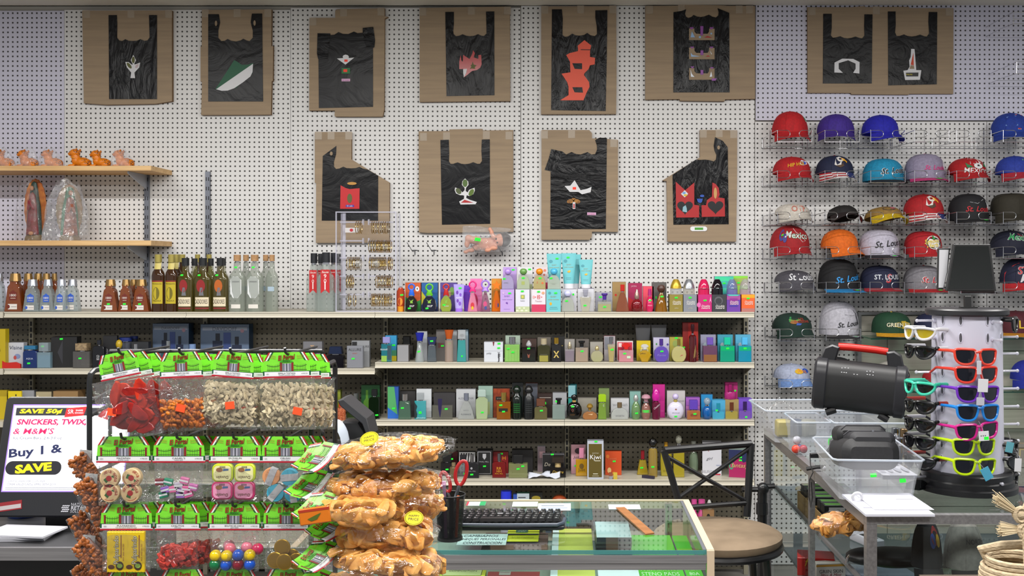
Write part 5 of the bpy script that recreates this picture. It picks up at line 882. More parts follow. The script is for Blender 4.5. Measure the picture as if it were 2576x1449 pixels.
bot('low black crowned bottle in a dark blue carton', sh, 822, 866, 872, 'shld', 'f', .62, M('0e0c12', .12), 'taper', .8, M('14203c', .25), Y=5.25, d=.5)
Bx('grey carton with black stopper top and capital letters', sh, 884, 930, 857, '8a8c90', '6c6e70', [('t', 'ALLURE', .35, .78, .6, '4a4a4e'), ('r', -.95, -.4, .68, .96, '1c1c1e')], Y=5.30)
bot('flat silver-grey bottle with capital letters and green sticker', sh, 872, 914, 866, 'rect', 'f', .93, M('84868e', .35, .2), None, 1, None, Y=5.235, d=.4, dec=[('t', 'ALLURE', 0, .78, .8, '3a3a3e'), ('t', 'SPORT', 0, .62, .3, 'a85a58'), ('s', -.2, .4)])
sh = 'L3'
bot('amber bottle with a beige cap behind the rack loop', sh, 820, 841, 984, 'rect', 'f', .62, GL('8a7a3c', .8), 'rect', .9, M('a08a70', .4), Y=5.245, d=.6, hc=.36)
Bx('olive green carton behind the beige-capped bottle', sh, 831, 857, 981, '7a8424', '5c641c', Y=5.31)
bot('red-orange cut glass bottle with an orange cap', sh, 845, 869, 1006, 'jar', 'r', .6, texmat('cut_glass', '7a2008', 'c87850', (160, 160, 160), .15), 'taper', .6, M('a83c14', .3), Y=5.245)
bot('dark olive slanted bottle with a silver cap', sh, 871, 917, 990, 'pear', 'f', .72, GL('2c3c1c', .85), 'rect', .3, M('8a8c8c', .2, .8), Y=5.29, d=.5, cm='r')
Bx('bright green carton with a bottle outline', sh, 908, 956, 969, '0c4a1c', '083414', [('p', [(-.75, .02), (.0, .02), (.0, .5), (-.25, .6), (-.25, .85), (-.5, .85), (-.5, .6), (-.75, .5)], '4a7a1c')], Y=5.33)
bot('dark green eight-sided bottle with a black cap', sh, 927, 955, 980, 'shld', 'f', .76, GL('0c1a0c', .93), 'rect', .5, M('101214', .35), Y=5.25, d=.6, dec=[('s', .55, .17)])
Bx('bright yellow lip balm card with a red oval', sh, 20, 54, 984, 'd8c010', None, [('e', 0, .62, .8, .14, 'b01c18'), ('t', 'Carmex', 0, .62, .8, 'e8e4e0'), ('e', .2, .86, .1, .035, '1a1a1a')], Y=5.25, d=.01, name='lip_balm_card', cat='card')
Bx('yellow carton at the photo edge behind the screen', sh, -14, 18, 982, 'c0a818', '908018', [('r', -1, 1, .8, 1, 'a89010')], Y=5.28); Bx('grey carton beside the lip balm card', sh, 54, 86, 982, '8c8e94', '707278', Y=5.30); Bx('cream carton behind the small white bottle', sh, 90, 130, 985, 'a89c7c', '8a8068', Y=5.31)
bot('small cream bottle with a rounded cap', sh, 84, 100, 995, 'shld', 'r', .7, M('b0a488', .4), 'egg', .7, M('b8ac90', .4), Y=5.25); Bx('brown kraft carton with a white label', sh, 133, 197, 984, '8a6c44', '6e5434', [('r', -.75, .4, .45, .6, 'c0bcb8'), ('e', -.9, .55, .12, .05, 'b8a040')], Y=5.29, d=.08)
YS = 5.56
mb = MB(); sl = texmat('slatwall_white', 'bdb8ac', 'aaa598', (2, 2, 60), .5)
x0, x1 = X(2166, YS), X(3300, YS); z = Z(1420, YS)
while z < Z(796, YS):
 mb.box(x0, x1, YS, YS + .03, z, min(z + .098, Z(792, YS)), sl); mb.box(x0, x1, YS + .006, YS + .03, z + .098, z + .102, M('6a665e')); z += .102
mb.box(X(2231, YS), X(2233, YS), YS - .001, YS, Z(1420, YS), Z(796, YS), M('77736a')); b = mb.bb(); o = mb.build('wall_back', None, b); o['kind'] = 'structure'
mb = MB(); mb.box(X(2157, YS), X(2165, YS), YS - .018, YS + .03, Z(1420, YS), Z(785, YS), STEEL); mb.box(X(2165, YS), X(3300, YS), YS - .018, YS + .03, Z(792, YS), Z(785, YS), STEEL); struct(mb, 'trim_2')
GLASSG = glassmat('shelf_glass', (.6, .8, .72, 1)); GEDGE = M('123a30', .15, a=.85)
def glshelf(px0, px1, py, label):
 mb = MB(); a, b, zz = X(px0, 5.4), X(px1, 5.4), Z(py, 5.32)
 mb.box(a, b, 5.32, YS - .001, zz - .006, zz, GLASSG); mb.box(a, b, 5.3185, 5.32, zz - .006, zz, GEDGE); single(mb, 'glass_shelf', label, 'shelf'); return zz
ZG1 = glshelf(2180, 2700, 851, 'green-edged glass shelf under the dark green cap'); ZG2 = glshelf(2180, 2700, 985, 'green-edged glass shelf behind the portable speaker')
def wire_holder():
 mb = MB(); r = .0017; m = CHROME; f = -.305; s = .105
 mb.tube([(-s, -.004, 0), (-s, -.18, 0), (-.086, f, 0), (.086, f, 0), (s, -.18, 0), (s, -.004, 0)], r, m, 6)
 mb.tube([(-s, -.004, 0), (s, -.004, 0)], r, m, 6); mb.tube([(-s, -.1, 0), (s, -.1, 0)], r, m, 5)
 for q in (-1, 1):
  n = 7
  mb.tube([(q * .086, f, 0), (q * .086, f - .001, .058), (q * .04, f - .001, .058)] + [(q * (.04 - .0175 * math.sin(PI * i / n)), f - .001, .0405 + .0175 * math.cos(PI * i / n)) for i in range(1, n)] + [(q * .04, f - .001, .023), (q * .086, f - .001, .023)], r, m, 6)
  mb.tube([(q * s, -.004, 0), (q * s, -.004, .05), (q * s, -.18, .05), (q * .086, f, .058)], r, m, 6)
  mb.tube([(q * .066, -.003, -.012), (q * .066, -.003, .095)], r, m, 5)
  mb.tube([(q * .066, -.003, .09), (q * .066, .004, .094)], r, m, 5)
 return mb
_hold = []
def holder(px, py, label):
 Yf = 5.6 - .305; loc = (X(px, 5.40), YW - .0005, Z(py, Yf))
 if not _hold: o = local(wire_holder(), 'cap_holder', label, 'wire holder', loc, group='chrome wire cap holders'); _hold.append(o)
 else: o = _hold[0].copy(); C.objects.link(o); o.location = loc; o['label'] = label; o['name'] = ''; del o['name']
 return loc
def fabric(c): return texmat('cap_cloth_' + c, c, '%02x%02x%02x' % tuple(int(int(c[i:i + 2], 16) * .86) for i in (0, 2, 4)), (90, 90, 90), .8)
def cap(label, x0, x1, yt, yb, crown, brim=None, yaw=0, tilt=0, btype='c', emb=(), Y=5.47, z=None, e=2.4, button=None, brimL=.05, under=None, roll=0, patch=None, drop=None):
 w = min((x1 - x0) * Y / F * .965, .212); z = Z(yb, 5.36) if z is None else z; drop = drop if drop is not None else (.022 if btype == 'f' else .052); z += drop; h = max(Z(yt, Y) - z, .04); rx = w / 2 * .95; ry = min(rx * 1.06, .105)
 t = thing('baseball_cap', label, 'cap', (X((x0 + x1) / 2, Y), Y, z), (tilt, roll, yaw)); cm = fabric(crown); bm = fabric(brim or crown)
 def k(zz): return max(0., 1 - (max(zz, 0) / h) ** e) ** (1 / e)
 def P(a, zz, off=0.):
  zz = max(zz, 0)
  q = k(min(zz, h * .999)); g = a / rx; return (rx * q * math.sin(g) + off * math.sin(g), -ry * q * math.cos(g) - off * math.cos(g), zz)
 mb = MB()
 def cf(u, v): s_ = math.sin(v * PI / 2); return P(2 * PI * u * rx, h * s_ * .9995 if v < 1 else h * .9995)
 mb.grid(cf, 28, 10, cm, True, True)
 for g in range(6):          # panel seams
  a = (g + .5) * 2 * PI / 6 * rx if e < 2.8 else g * 2 * PI / 6 * rx
  mb.tube([P(a, h * i / 8, .0002) for i in range(8)], .0009, cm, 4)
 mb.build('crown', t)
 mb = MB(); mb.ball((0, 0, h), .006, fabric(button or crown), 8, 6, (1, 1, .6)); mb.build('button', t)
 mb = MB(); cv = .004 if btype == 'f' else .016; dr = .012 if btype == 'f' else .03; nu, nv = 18, 6
 def bf(u, v, o=0.):
  g = (u - .5) * 2 * 1.28; x = rx * math.sin(g); y = -ry * math.cos(g); cc = max(0, math.cos(g * 1.12)) ** .55
  return (x * (1.0 + .05 * v) * .995, y - brimL * v * cc * (1.15 if btype == 'f' else 1), .002 - cv * (x / rx) ** 2 * (.35 + .65 * v) - dr * v - o)
 if btype == 'flag':
  fr, fw, fb = fabric('b01c28'), fabric('dcd8d8'), fabric('22306e')
  for iu in range(nu - 1):
   for iv in range(nv - 1):
    q = fb if iu > 9 else (fr if (iv + iu // 5) % 2 == 0 else fw)
    vs = [bf(a / (nu - 1), b / (nv - 1)) for a, b in ((iu, iv), (iu + 1, iv), (iu + 1, iv + 1), (iu, iv + 1))]; mb.add(vs, [(0, 1, 2, 3)], q, True)
  for sx_, sv in ((.62, .4), (.7, .7), (.78, .45), (.86, .75), (.92, .5)): p = Vector(bf(sx_, sv)); mb.ball(p, .004, fw, 6, 4, (1, 1, .4))
 else: mb.grid(lambda u, v: bf(u, v), nu, nv, bm, True)
 mb.grid(lambda u, v: bf(1 - u, v, .003), nu, nv, fabric(under or brim or crown), True)
 mb.tube([bf(u / 17, 1, .0015) for u in range(18)], .002, bm if btype != 'flag' else fabric('dcd8d8'), 5); mb.build('brim', t)
 if emb:
  mb = MB()
  for i, q in enumerate(emb):
   if q[0] == 't':
    _, tx, cx, cz, wd, c, oc, sh, rot = q; cx *= w / 2 * (.45 if yaw > 0 else 1); cz *= h; wd *= w * 1.08
    if oc: mb.text(tx, cx, cz, .0012, M(oc, .7), w=wd * 1.05, shear=sh, rot=rot, off=.035, fn=P)
    mb.text(tx, cx, cz, .0022, M(c, .7), w=wd, shear=sh, rot=rot, off=.012, fn=P)
   elif q[0] == 'p': mb.add([P(a * w / 2, b * h, .0019 + .0003 * i) for a, b in q[1]], [tuple(range(len(q[1])))], M(q[2], .7))
   elif q[0] == 'e': mb.add([P(a, b, .0019 + .0003 * i) for a, b in ell(q[1] * w / 2, q[2] * h, q[3] * w / 2, q[4] * h, 14)], [tuple(range(14))], M(q[5], .7))
   elif q[0] == 'l': mb.tube([P(a * w / 2, b * h, .001) for a, b in q[1]], .0013, M(q[2], .7), 4)
  mb.build('embroidery', t)
 if patch:                    # sticker on the brim or tag on the side
  mb = MB(); p = [bf(.5 + patch[1] + .09 * math.cos(2 * PI * i / 14), .55 + .3 * math.sin(2 * PI * i / 14), -.0012) for i in range(14)]; mb.add(p, [tuple(range(14))], M(patch[0], .4))
  p = [bf(.5 + patch[1] + a, .55 + b, -.0022) for a, b in ((-.045, -.1), (.045, -.1), (.045, .1), (-.045, .1))]; mb.add(p, [(0, 1, 2, 3)], GREEN); mb.build('brim_sticker', t)
 return t
def SL(c, oc, cx=.15, cz=.4, wd=.62, sh=.35, rot=0): return [('t', 'St. Louis', cx, cz, wd, c, oc, sh, rot)]
EAGLE = [('p', [(-.34, .42), (-.2, .36), (.0, .4), (.08, .62), (.0, .86), (-.2, .84), (-.3, .66)], 'd0ccc8'), ('e', .02, .74, .2, .15, 'd8d4d0'), ('p', [(.12, .84), (.32, .78), (.42, .6), (.36, .52), (.28, .64), (.14, .64)], 'e0a018'), ('e', .06, .77, .035, .03, '2a2020'), ('p', [(-.3, .38), (.0, .42), (.12, .54), (.16, .36), (-.05, .26)], '4a3424')]
R1, R2, R3, R4, R5, R6, R7 = 357, 459, 563, 650, 739, 857, 987
HX = [1988, 2105, 2218, 2326, 2430, 2545]
ROWN = ['first', 'second', 'third', 'fourth', 'fifth']
for rn, ys, xs in (('top', R1, HX), ('second', R2, HX), ('third', R3, HX), ('fourth', R4, [1988, 2108, 2218, 2326, 2545]), ('fifth', R5, [1992, 2108, 2216, 2325, 2440, 2548]), ('sixth', R6, [1994, 2108]), ('seventh', R7, [1994, 2108])):
 for k, px in enumerate(xs): holder(px, ys, f'chrome wire cap holder, {["first", "second", "third", "fourth", "fifth", "last"][k]} of the {rn} row from the shelving')
for k, (px, py) in enumerate(((2570, 60), (2578, 185))): holder(px, py, f'empty chrome wire holder {"up by the ceiling" if k == 0 else "above the royal blue numbered cap"}')
cap('plain bright red cap at the start of the top row', 1938, 2036, 281, R1, 'b8141c', yaw=4, emb=[('e', .86, .62, .1, .14, 'c8d8c8'), ('e', .87, .62, .06, .09, '2a8a4a')])
cap('plain purple cap in the top row', 2052, 2152, 288, R1 - 2, '3c2288', yaw=-8, emb=())
cap('plain royal blue cap turned to the side', 2165, 2262, 290, R1, '1c1ca8', yaw=24)
cap('royal blue cap with red numerals', 2490, 2592, 285, R1, '1c3a98', yaw=-6, emb=[('t', '11', .45, .5, .32, 'b81c2c', 'e0e0e4', 0, 0), ('p', [(-.5, .3), (.1, .3), (.1, .8), (-.5, .75)], '6a8ac8')])
cap('red cap with a blue and white fish', 1940, 2042, 395, R2, 'b0141c', yaw=10, btype='c', emb=[('t', 'HIP HOP', -.2, .48, .45, 'd8a81c', None, .1, 8), ('p', [(.1, .6), (.3, .75), (.75, .7), (.6, .5), (.25, .42), (.05, .5)], 'd8dce8'), ('p', [(.2, .6), (.4, .68), (.6, .6), (.4, .48)], '2c4ab8')])
cap('navy cap with an eagle head and a flag-patterned brim', 2048, 2150, 392, R2, '141c3c', 'dcd8d8', yaw=6, btype='flag', emb=EAGLE, button='a01c24')
cap('turquoise cap with white-edged black script', 2166, 2276, 400, R2 + 4, '1488b0', '14161c', yaw=10, btype='f', emb=SL('101418', 'e0e4e8', .3, .42, .62, .35, 4), e=3, button='14161c')
cap('grey cap with pink script and pink brim', 2268, 2384, 388, R2, '9088a0', 'c83878', yaw=8, btype='f', emb=SL('c83078', None, .2, .42, .5) + [('p', [(.62, .4), (.74, .7), (.8, .5), (.76, .3)], 'dcdce0')], e=3, button='c83878', patch=('4a9a50', .05))
cap('red cap with a football and curved white lettering', 2381, 2482, 398, R2, 'ac1018', yaw=10, emb=[('t', 'VIVA', .05, .72, .45, 'd8d4d4', None, 0, 0), ('t', 'MEXICO', .1, .1, .62, 'd8d4d4', None, 0, -4), ('e', .1, .42, .26, .18, 'd8d8d8'), ('p', [(.02, .4), (.18, .4), (.14, .5), (.06, .5)], '1a1a1c'), ('p', [(-.2, .35), (-.6, .62), (-.5, .3)], '1c7a4a'), ('p', [(.4, .4), (.75, .66), (.66, .36)], '1c7a4a')])
cap('blue cap with a green and white flag patch', 2502, 2600, 393, R2, '243a9c', 'a82030', yaw=8, emb=[('p', [(.0, .75), (.5, .85), (.55, .4), (.1, .3)], '6ac86a'), ('p', [(.2, .78), (.5, .85), (.52, .6), (.3, .5)], 'd8dce0')])
cap('off-white low cap with faint red lettering', 1946, 2040, 513, R3, 'c8c2b8', yaw=12, emb=[('t', 'OVPI', .05, .5, .45, 'b86a5a', None, 0, 0)])
cap('black cap with a red arched brim turned downward', 2078, 2162, 519, R3 + 4, '14100f', '1c0f10', yaw=6, tilt=-16, under='8a1820', brimL=.06, drop=.045)
cap('straw-coloured cap with a bright yellow arched brim', 2172, 2272, 522, R3 + 6, '8a6a30', 'c8a80c', yaw=14, tilt=-10, under='d8b80c', emb=[('e', -.15, .6, .4, .2, '4a3a34'), ('e', .1, .65, .18, .1, 'b05a6a')], brimL=.06, drop=.045)
cap('red cap with an eagle head and a flag-patterned brim', 2270, 2376, 489, R3, 'a8141c', 'dcd8d8', yaw=8, btype='flag', emb=EAGLE)
cap('black cap with red script and a white batter', 2383, 2488, 488, R3, '15151a', yaw=8, btype='f', emb=SL('b81c28', None, .1, .4, .6) + [('p', [(.6, .3), (.72, .75), (.78, .55), (.84, .3), (.74, .42)], 'c8c8cc'), ('l', [(-.4, .66), (0, .6), (.45, .76)], 'b0b0b4')], e=3, patch=('1c2a1c', .1))
cap('dark olive soft cap at the photo edge', 2488, 2600, 487, R3 + 2, '2a261a', yaw=0, e=4)
cap('red cap with a map outline and tags on its side', 1932, 2040, 567, R4 - 1, '9c141c', yaw=10, emb=[('t', 'Mexico', .1, .55, .6, 'c8ccc8', '2c7a44', .2, -4), ('l', [(-.1, .85), (0, .68), (.3, .5), (.5, .3), (.3, .25), (.1, .45), (-.1, .85)], 'd8c8c8'), ('e', -.78, .55, .13, .26, '3c3c80'), ('e', -.6, .42, .1, .2, '3c3c80'), ('p', [(-.8, .55), (-.7, .62), (-.68, .54), (-.78, .5)], '30e040')])
cap('plain orange cap turned to the side', 2062, 2160, 577, R4, 'd8640c', yaw=30, under='4a2c10')
cap('white cap with black script and black brim', 2158, 2264, 577, R4 + 3, 'b8b4c4', '1a1820', yaw=12, tilt=0, btype='f', emb=SL('14181c', None, .1, .45, .68, .35, 6), e=3, patch=('a890b8', .05))
cap('red cap with a yellow lettered cloud patch', 2272, 2371, 582, R4, 'a8101c', 'b81c24', yaw=6, btype='f', emb=[('e', .2, .6, .42, .2, 'd8d4d0'), ('e', -.02, .48, .26, .18, 'd8d4d0'), ('e', .4, .46, .28, .18, 'd8d4d0'), ('e', .2, .36, .34, .16, 'd8d4d0'), ('e', .2, .48, .46, .24, '141a1c'), ('p', [(.1, .64), (.2, .84), (.3, .64)], '3a9a4a'), ('t', 'Smoke', .2, .56, .4, 'd8c030', None, .2, 6), ('t', 'Herb', .22, .38, .3, 'd8c030', None, .2, 6)], e=3.2)
cap('navy cap with a green and red map outline', 2484, 2600, 580, R4, '11142a', yaw=4, emb=[('t', 'Mexico', .2, .6, .6, '2c8a50', 'c8c8c8', .2, -4), ('l', [(.0, .8), (.2, .66), (.5, .4), (.7, .3), (.5, .2), (.3, .45), (0, .8)], 'b82c34')])
cap('charcoal grey cap with white gothic lettering', 1944, 2050, 680, R5, '48464e', yaw=10, emb=[('t', 'St Louis', .2, .5, .66, 'd4d4d8', None, 0, 0)])
cap('tall black cap with blue script and sky blue brim', 2053, 2164, 652, R5, '121114', '1c7cb8', yaw=16, btype='f', emb=SL('2c90d8', '1c3040', .15, .36, .66, .35, 8), e=3, button='1c7cb8', brimL=.08, patch=('8a2c34', .08))
cap('navy cap with white block letters over a red script letter', 2160, 2264, 668, R5 - 2, '141a38', 'a02430', yaw=6, btype='f', emb=[('t', 'S', .25, .44, .16, 'a82430', 'c8b8bc', .3, 0), ('t', 'ST. LOUIS', .2, .5, .66, 'c8ccd4', '2a2a40', 0, 0)], e=3)
cap('grey cap with red script and red brim', 2268, 2378, 668, R5, '7c7a80', 'a8141c', yaw=8, btype='f', emb=SL('b01c28', 'd8d0d0', .3, .4, .62), e=3, button='a8141c', patch=('8a2c34', .1))
cap('black cap with a pink edge, half hidden behind the small mirror', 2400, 2495, 660, R5 + 2, '1a1216', '1c1014', yaw=10, btype='f', under='b02058', e=3)
cap('red and navy cap with bold red letters and white script', 2508, 2625, 648, R5, '1a1e38', 'b01c24', yaw=-6, emb=[('p', [(-1.1, .0), (-.35, .0), (-.35, .8), (-.7, .7), (-1.1, .4)], 'a81c26'), ('t', 'ST.L', .05, .5, .4, 'b82430', 'c8c0c0', 0, 0), ('t', 'Mis', .1, .2, .36, 'c8c4c8', None, .3, 0)])
cap('dark green cap with a small sombrero picture and red words', 1938, 2046, 787, R6, '0c2c22', yaw=12, emb=[('e', -.3, .5, .22, .12, '8a5a24'), ('e', -.25, .62, .34, .05, '6aa048'), ('p', [(-.15, .45), (.1, .4), (.0, .3), (-.2, .3)], '2c50a0'), ('p', [(-.55, .8), (-.45, .8), (-.45, .5), (-.55, .5)], '2c8a4a'), ('t', 'LOS', .28, .66, .14, '9a3424', None, 0, 0), ('t', 'ALGODONES', .35, .52, .42, '9a3424', None, 0, 0)])
cap('tall white cap with black script, a batter and black brim', 2058, 2162, 758, R6 - 2, 'b4b2bc', '18161a', yaw=16, btype='f', emb=SL('14161a', None, .05, .34, .56, .35, 6) + [('p', [(.5, .55), (.62, .7), (.7, .4), (.78, .3), (.64, .34)], '4a4a50'), ('l', [(.4, .74), (.58, .62)], '3a3a40'), ('l', [(-.2, .62), (.2, .58), (.5, .62)], '8a8a90')], e=3, button='14141a', patch=('8a90a0', .08))
cap('dark green cap with cream block letters and gold brim', 2190, 2294, 785, 850, '0c3a22', 'c08a10', yaw=6, btype='f', emb=[('e', .25, .42, .5, .16, 'b89a20'), ('p', [(.15, .24), (.4, .24), (.42, .6), (.13, .6)], 'b89a20'), ('t', 'GREEN BAY', .22, .42, .66, 'd0ccb0', '1a2a1c', .05, 0)], Y=5.44, z=ZG1, e=3, button='b89a20')
cap('navy cap half hidden behind the white display tower', 2297, 2390, 788, 850, '10173a', yaw=10, btype='f', emb=[('t', 'D', -.1, .42, .16, 'b0b4c0', None, .2, 0)], Y=5.44, z=ZG1, e=3)
cap('maroon cap with yellow letters beyond the display tower', 2500, 2610, 782, 850, '4a101c', 'a87010', yaw=0, btype='f', emb=[('t', 'LEG', .2, .42, .4, 'c8a81c', '2a0a10', 0, 0)], Y=5.44, z=ZG1, e=3)
cap('pale blue and white cap with a yellow and blue patch', 1942, 2040, 915, R7 - 6, 'a8b0c8', '6a8ac0', yaw=14, emb=[('p', [(-.7, .0), (.9, .0), (.8, .35), (.2, .42), (-.5, .3)], '8098c8'), ('e', .0, .55, .26, .17, 'c8a020'), ('e', .5, .58, .28, .16, '2448a0'), ('t', 'Pimu', .5, .58, .26, 'd88a1c', None, .1, -4)])
cap('black cap directly behind the portable speaker', 2052, 2156, 898, R7 - 12, '1c1c20', yaw=10)
cap('white and red mesh cap peeking out behind the speaker handle', 2196, 2290, 908, 984, 'a8a49c', '8a1820', yaw=38, Y=5.44, z=ZG2, emb=[('t', 'S', .3, .5, .2, '3a3a40', None, 0, 0)])
cap('red cap mostly hidden behind the mint green sunglasses', 2318, 2410, 930, 984, '9c141c', yaw=0, Y=5.44, z=ZG2)
cap('royal blue cap low beside the clear pegs', 2540, 2640, 905, 984, '16248c', yaw=-10, Y=5.42, z=ZG2)
def hook(px, py, label):
 mb = MB(); x, zz = X(px, YW), Z(py, YW); m = M('4a4c50', .35, .7)
 mb.tube([(x, YW - .004, zz + .002), (x, YW - .09, zz - .004), (x - .004, YW - .105, zz + .006), (x - .022, YW - .108, zz + .036), (x - .026, YW - .108, zz + .042)], .0018, m, 6); mb.tube([(x - .013, YW - .003, zz + .003), (x + .013, YW - .003, zz + .003)], .0018, m, 6)
 mb.tube([(x, YW - .003, zz + .006), (x, YW - .003, zz - .022)], .0018, m, 6); mb.tube([(x - .012, YW - .004, zz + .003), (x - .012, YW + .002, zz + .005)], .0016, m, 5); single(mb, 'peg_hook', label, 'hook', group='empty peg hooks')
hook(1044, 631, 'empty wire peg hook nearer the bangle display'); hook(1092, 631, 'empty wire peg hook nearer the wrapped doll'); hook(1201, 633, 'wire peg hook under the legs of the wrapped doll'); hook(1264, 633, 'wire peg hook under the head of the wrapped doll')
YD = 5.515; t = thing('baby_doll', 'dark-haired baby doll lying wrapped in clear plastic on two hooks', 'doll', (X(1228, YD), YD, Z(638, YD)))
SK = M('d89a80', .45); dx = lambda px: X(px, YD) - X(1228, YD); dz = lambda py: Z(py, YD) - Z(638, YD)
blob('body', [((dx(1218), 0, dz(614)), .036, (1.25, .95, .95)), ((dx(1236), 0, dz(612)), .033, (1, 1, 1)), ((dx(1258), -.004, dz(604)), .034, (1, 1, 1)), ((dx(1243), -.03, dz(596)), .014, (1, 1, 1)), ((dx(1238), -.034, dz(586)), .013, (.9, .9, 1.3)), ((dx(1234), -.034, dz(577)), .011, (1, 1, 1)),
 ((dx(1243), -.03, dz(624)), .015, (1.5, 1, .9)), ((dx(1228), -.036, dz(630)), .012, (1.4, .9, .9)), ((dx(1196), -.02, dz(604)), .022, (1.5, 1, 1)), ((dx(1180), -.026, dz(600)), .017, (1.2, 1, 1.2)), ((dx(1176), -.026, dz(614)), .014, (1, 1, 1.5)), ((dx(1200), .01, dz(622)), .02, (1.5, 1, .9)), ((dx(1184), -.006, dz(630)), .014, (1.6, .9, .8)), ((dx(1172), -.008, dz(634)), .011, (1.3, 1, .9)), ((dx(1252), -.034, dz(607)), .006, (1, 1, 1))], .005, SK, t, 3)
mb = MB(); mb.ball((dx(1267), .004, dz(603)), .0375, texmat('doll_hair', '1c1412', '3a2c28', (60, 60, 60), .5, .6), 14, 10, (1, 1, 1)); mb.build('hair', t)
mb = MB()
for (a, b) in ((1249, 601), (1252, 610)): mb.ball((dx(a), -.0345, dz(b)), .0042, BLACKG, 8, 6, (1, .6, 1.3))
mb.ball((dx(1244), -.0345, dz(606)), .003, M('b04a44', .4), 8, 6, (.7, .5, 1.6)); mb.build('eyes_and_mouth', t)
mb = MB(); mb.M = R('Y', 90); wrapgeo(mb, .135, .11, .245, WRAP, 11, 0, .8); mb.v = [Vector((v.x - .13, v.y, v.z + .07)) for v in mb.v]; mb.build('plastic_wrap', t)
mb = MB(); mb.add([(dx(1201) - .01, -.062, dz(606)), (dx(1211), -.062, dz(608)), (dx(1212), -.062, dz(600)), (dx(1203) - .01, -.062, dz(598))], [(0, 1, 2, 3)], GREEN); mb.build('price_sticker', t)
ACR = glassmat('acrylic', (.99, .99, 1, 1), .03, .5); ACRE = M('c8c8d8', .15, a=.45)
Y0, Y1 = 5.215, 5.35; xa, xb = X(844, Y0), X(997, Y0); zb = SHELF['T'][0]; zt = Z(532, Y0)
t = thing('bangle_display', 'tall clear acrylic display case with rods of gold bangles', 'display case', ((xa + xb) / 2, (Y0 + Y1) / 2, zb))
for nm, a in (('side_panel', (xa, xa + .006, Y0, Y1, zb + .0062, zt - .0062)), ('side_panel', (xb - .006, xb, Y0, Y1, zb + .0062, zt - .0062)), ('top_panel', (xa, xb, Y0, Y1, zt - .006, zt)), ('base_panel', (xa, xb, Y0, Y1, zb, zb + .006)), ('back_panel', (xa + .0062, xb - .0062, Y1 - .004, Y1, zb + .0062, zt - .0062))):
 mb = MB(); mb.box(*a, ACR)
 if nm != 'back_panel':
  x0_, x1_, y0_, y1_, z0_, z1_ = a; mb.box(x0_, x1_, y0_ - .0008, y0_ - .0001, z0_, z1_, ACRE)
  if nm == 'side_panel': mb.box(x0_ + .0001, x1_ - .0001, y1_ - .014, y1_ - .002, z0_, z1_, ACRE)
 part(mb, nm, t)
mb = MB(); mb.box(X(862, 5.29), X(870, 5.29), 5.285, 5.29, zb + .0065, zt - .0065, ACRE); part(mb, 'inner_post', t)
rows = [(571, 0), (618, 0), (661, 0), (707, 0), (753, 0)]
for py, _ in rows:
 zz = Z(py - 12, 5.27)
 for a, b, e_ in ((855, 914, 914), (928, 990, 928)):
  mb = MB(); mb.tube([(X(a, 5.27), 5.27, zz), (X(b, 5.27), 5.27, zz)], .004, ACRE, 8); mb.box(X(e_, 5.27) - .003, X(e_, 5.27) + .003, 5.258, 5.282, zz - .014, zz + .014, ACRE); part(mb, 'rod', t)
GOLD = M('c8a868', .18, 1.); GOLD2 = M('d0c8b8', .15, 1.)
me = []
for g in (GOLD, GOLD2):
 mb = MB(); n = 22; mb.tube([(.0003 * (-1) ** i, .031 * math.sin(2 * PI * i / n), .031 * math.cos(2 * PI * i / n) - .027) for i in range(n)], .0019, g, 5, True); me.append(mb)
pb = []; rd = random.Random(4)
for x0, x1, py in ((929, 984, 618), (874, 908, 661), (930, 972, 661), (976, 986, 661), (872, 889, 707), (947, 986, 707), (874, 881, 753), (890, 894, 753), (934, 986, 753), (895, 911, 571), (934, 980, 571)):
 n = max(1, round((x1 - x0) / (3.3 if py > 600 else 6))); zz = Z(py - 12, 5.27)
 for i in range(n):
  loc = (X(x0 + (x1 - x0) * (i + .5) / n, 5.27), 5.27, zz); j = rd.random() < .35
  if len(pb) < 2: o = local(me[len(pb)], 'bangle', 'thin glittering bangle threaded on a rod of the clear display case', 'bangle', loc, group='bangles in the clear display case'); pb.append(o)
  else: o = pb[1 if j else 0].copy(); C.objects.link(o); o.location = loc
  o.rotation_euler = (rd.uniform(0, 6), 0, rd.uniform(-.05, .05)); o.rotation_euler = (0, 0, rd.uniform(-.05, .05))
mb = MB(); y = 5.262; mb.box(X(868, y), X(902, y), y, y + .0008, Z(585, y), Z(573, y), M('c8c4c4')); mb.poly([(X(884, y) + .009 * math.cos(i), Z(579, y) + .008 * math.sin(i)) for i in [q * PI / 5 for q in range(10)]], y - .0004, M('b01c2c')); single(mb, 'paper_tag', 'small white paper tag with a red fruit inside the display case', 'tag')
ZC = .965
def yz(py, z): return (H - z) / (py - VY) * F              # depth of a point at height z seen at row py
ALU = texmat('brushed_aluminium', '8c8a8c', 'a8a6a8', (4, 200, 200), .35, m=.75); BEIF = M('c2ae94', .45); CG = glassmat('case_glass', (.86, .93, .9, 1), .05, .9); CGE = M('4a8a88', .1, a=.8)
YC0, YC1, XC0, XC1 = 2.337, 2.833, -.62, .321
t = thing('display_counter', 'glass-topped display counter with beige and metal frame under the keyboard', 'display counter', ((XC0 + XC1) / 2, (YC0 + YC1) / 2, 0))
def pb(nm, m, *a):
 mb = MB(); mb.box(*a, m); return part(mb, nm, t)
pb('glass_top', CG, XC0 + .016, XC1 - .0165, YC0 + .002, YC1 - .012, ZC - .006, ZC)
pb('glass_edge', CGE, XC0 + .016, XC1 - .0165, YC0 + .0002, YC0 + .0018, ZC - .009, ZC + .0003)
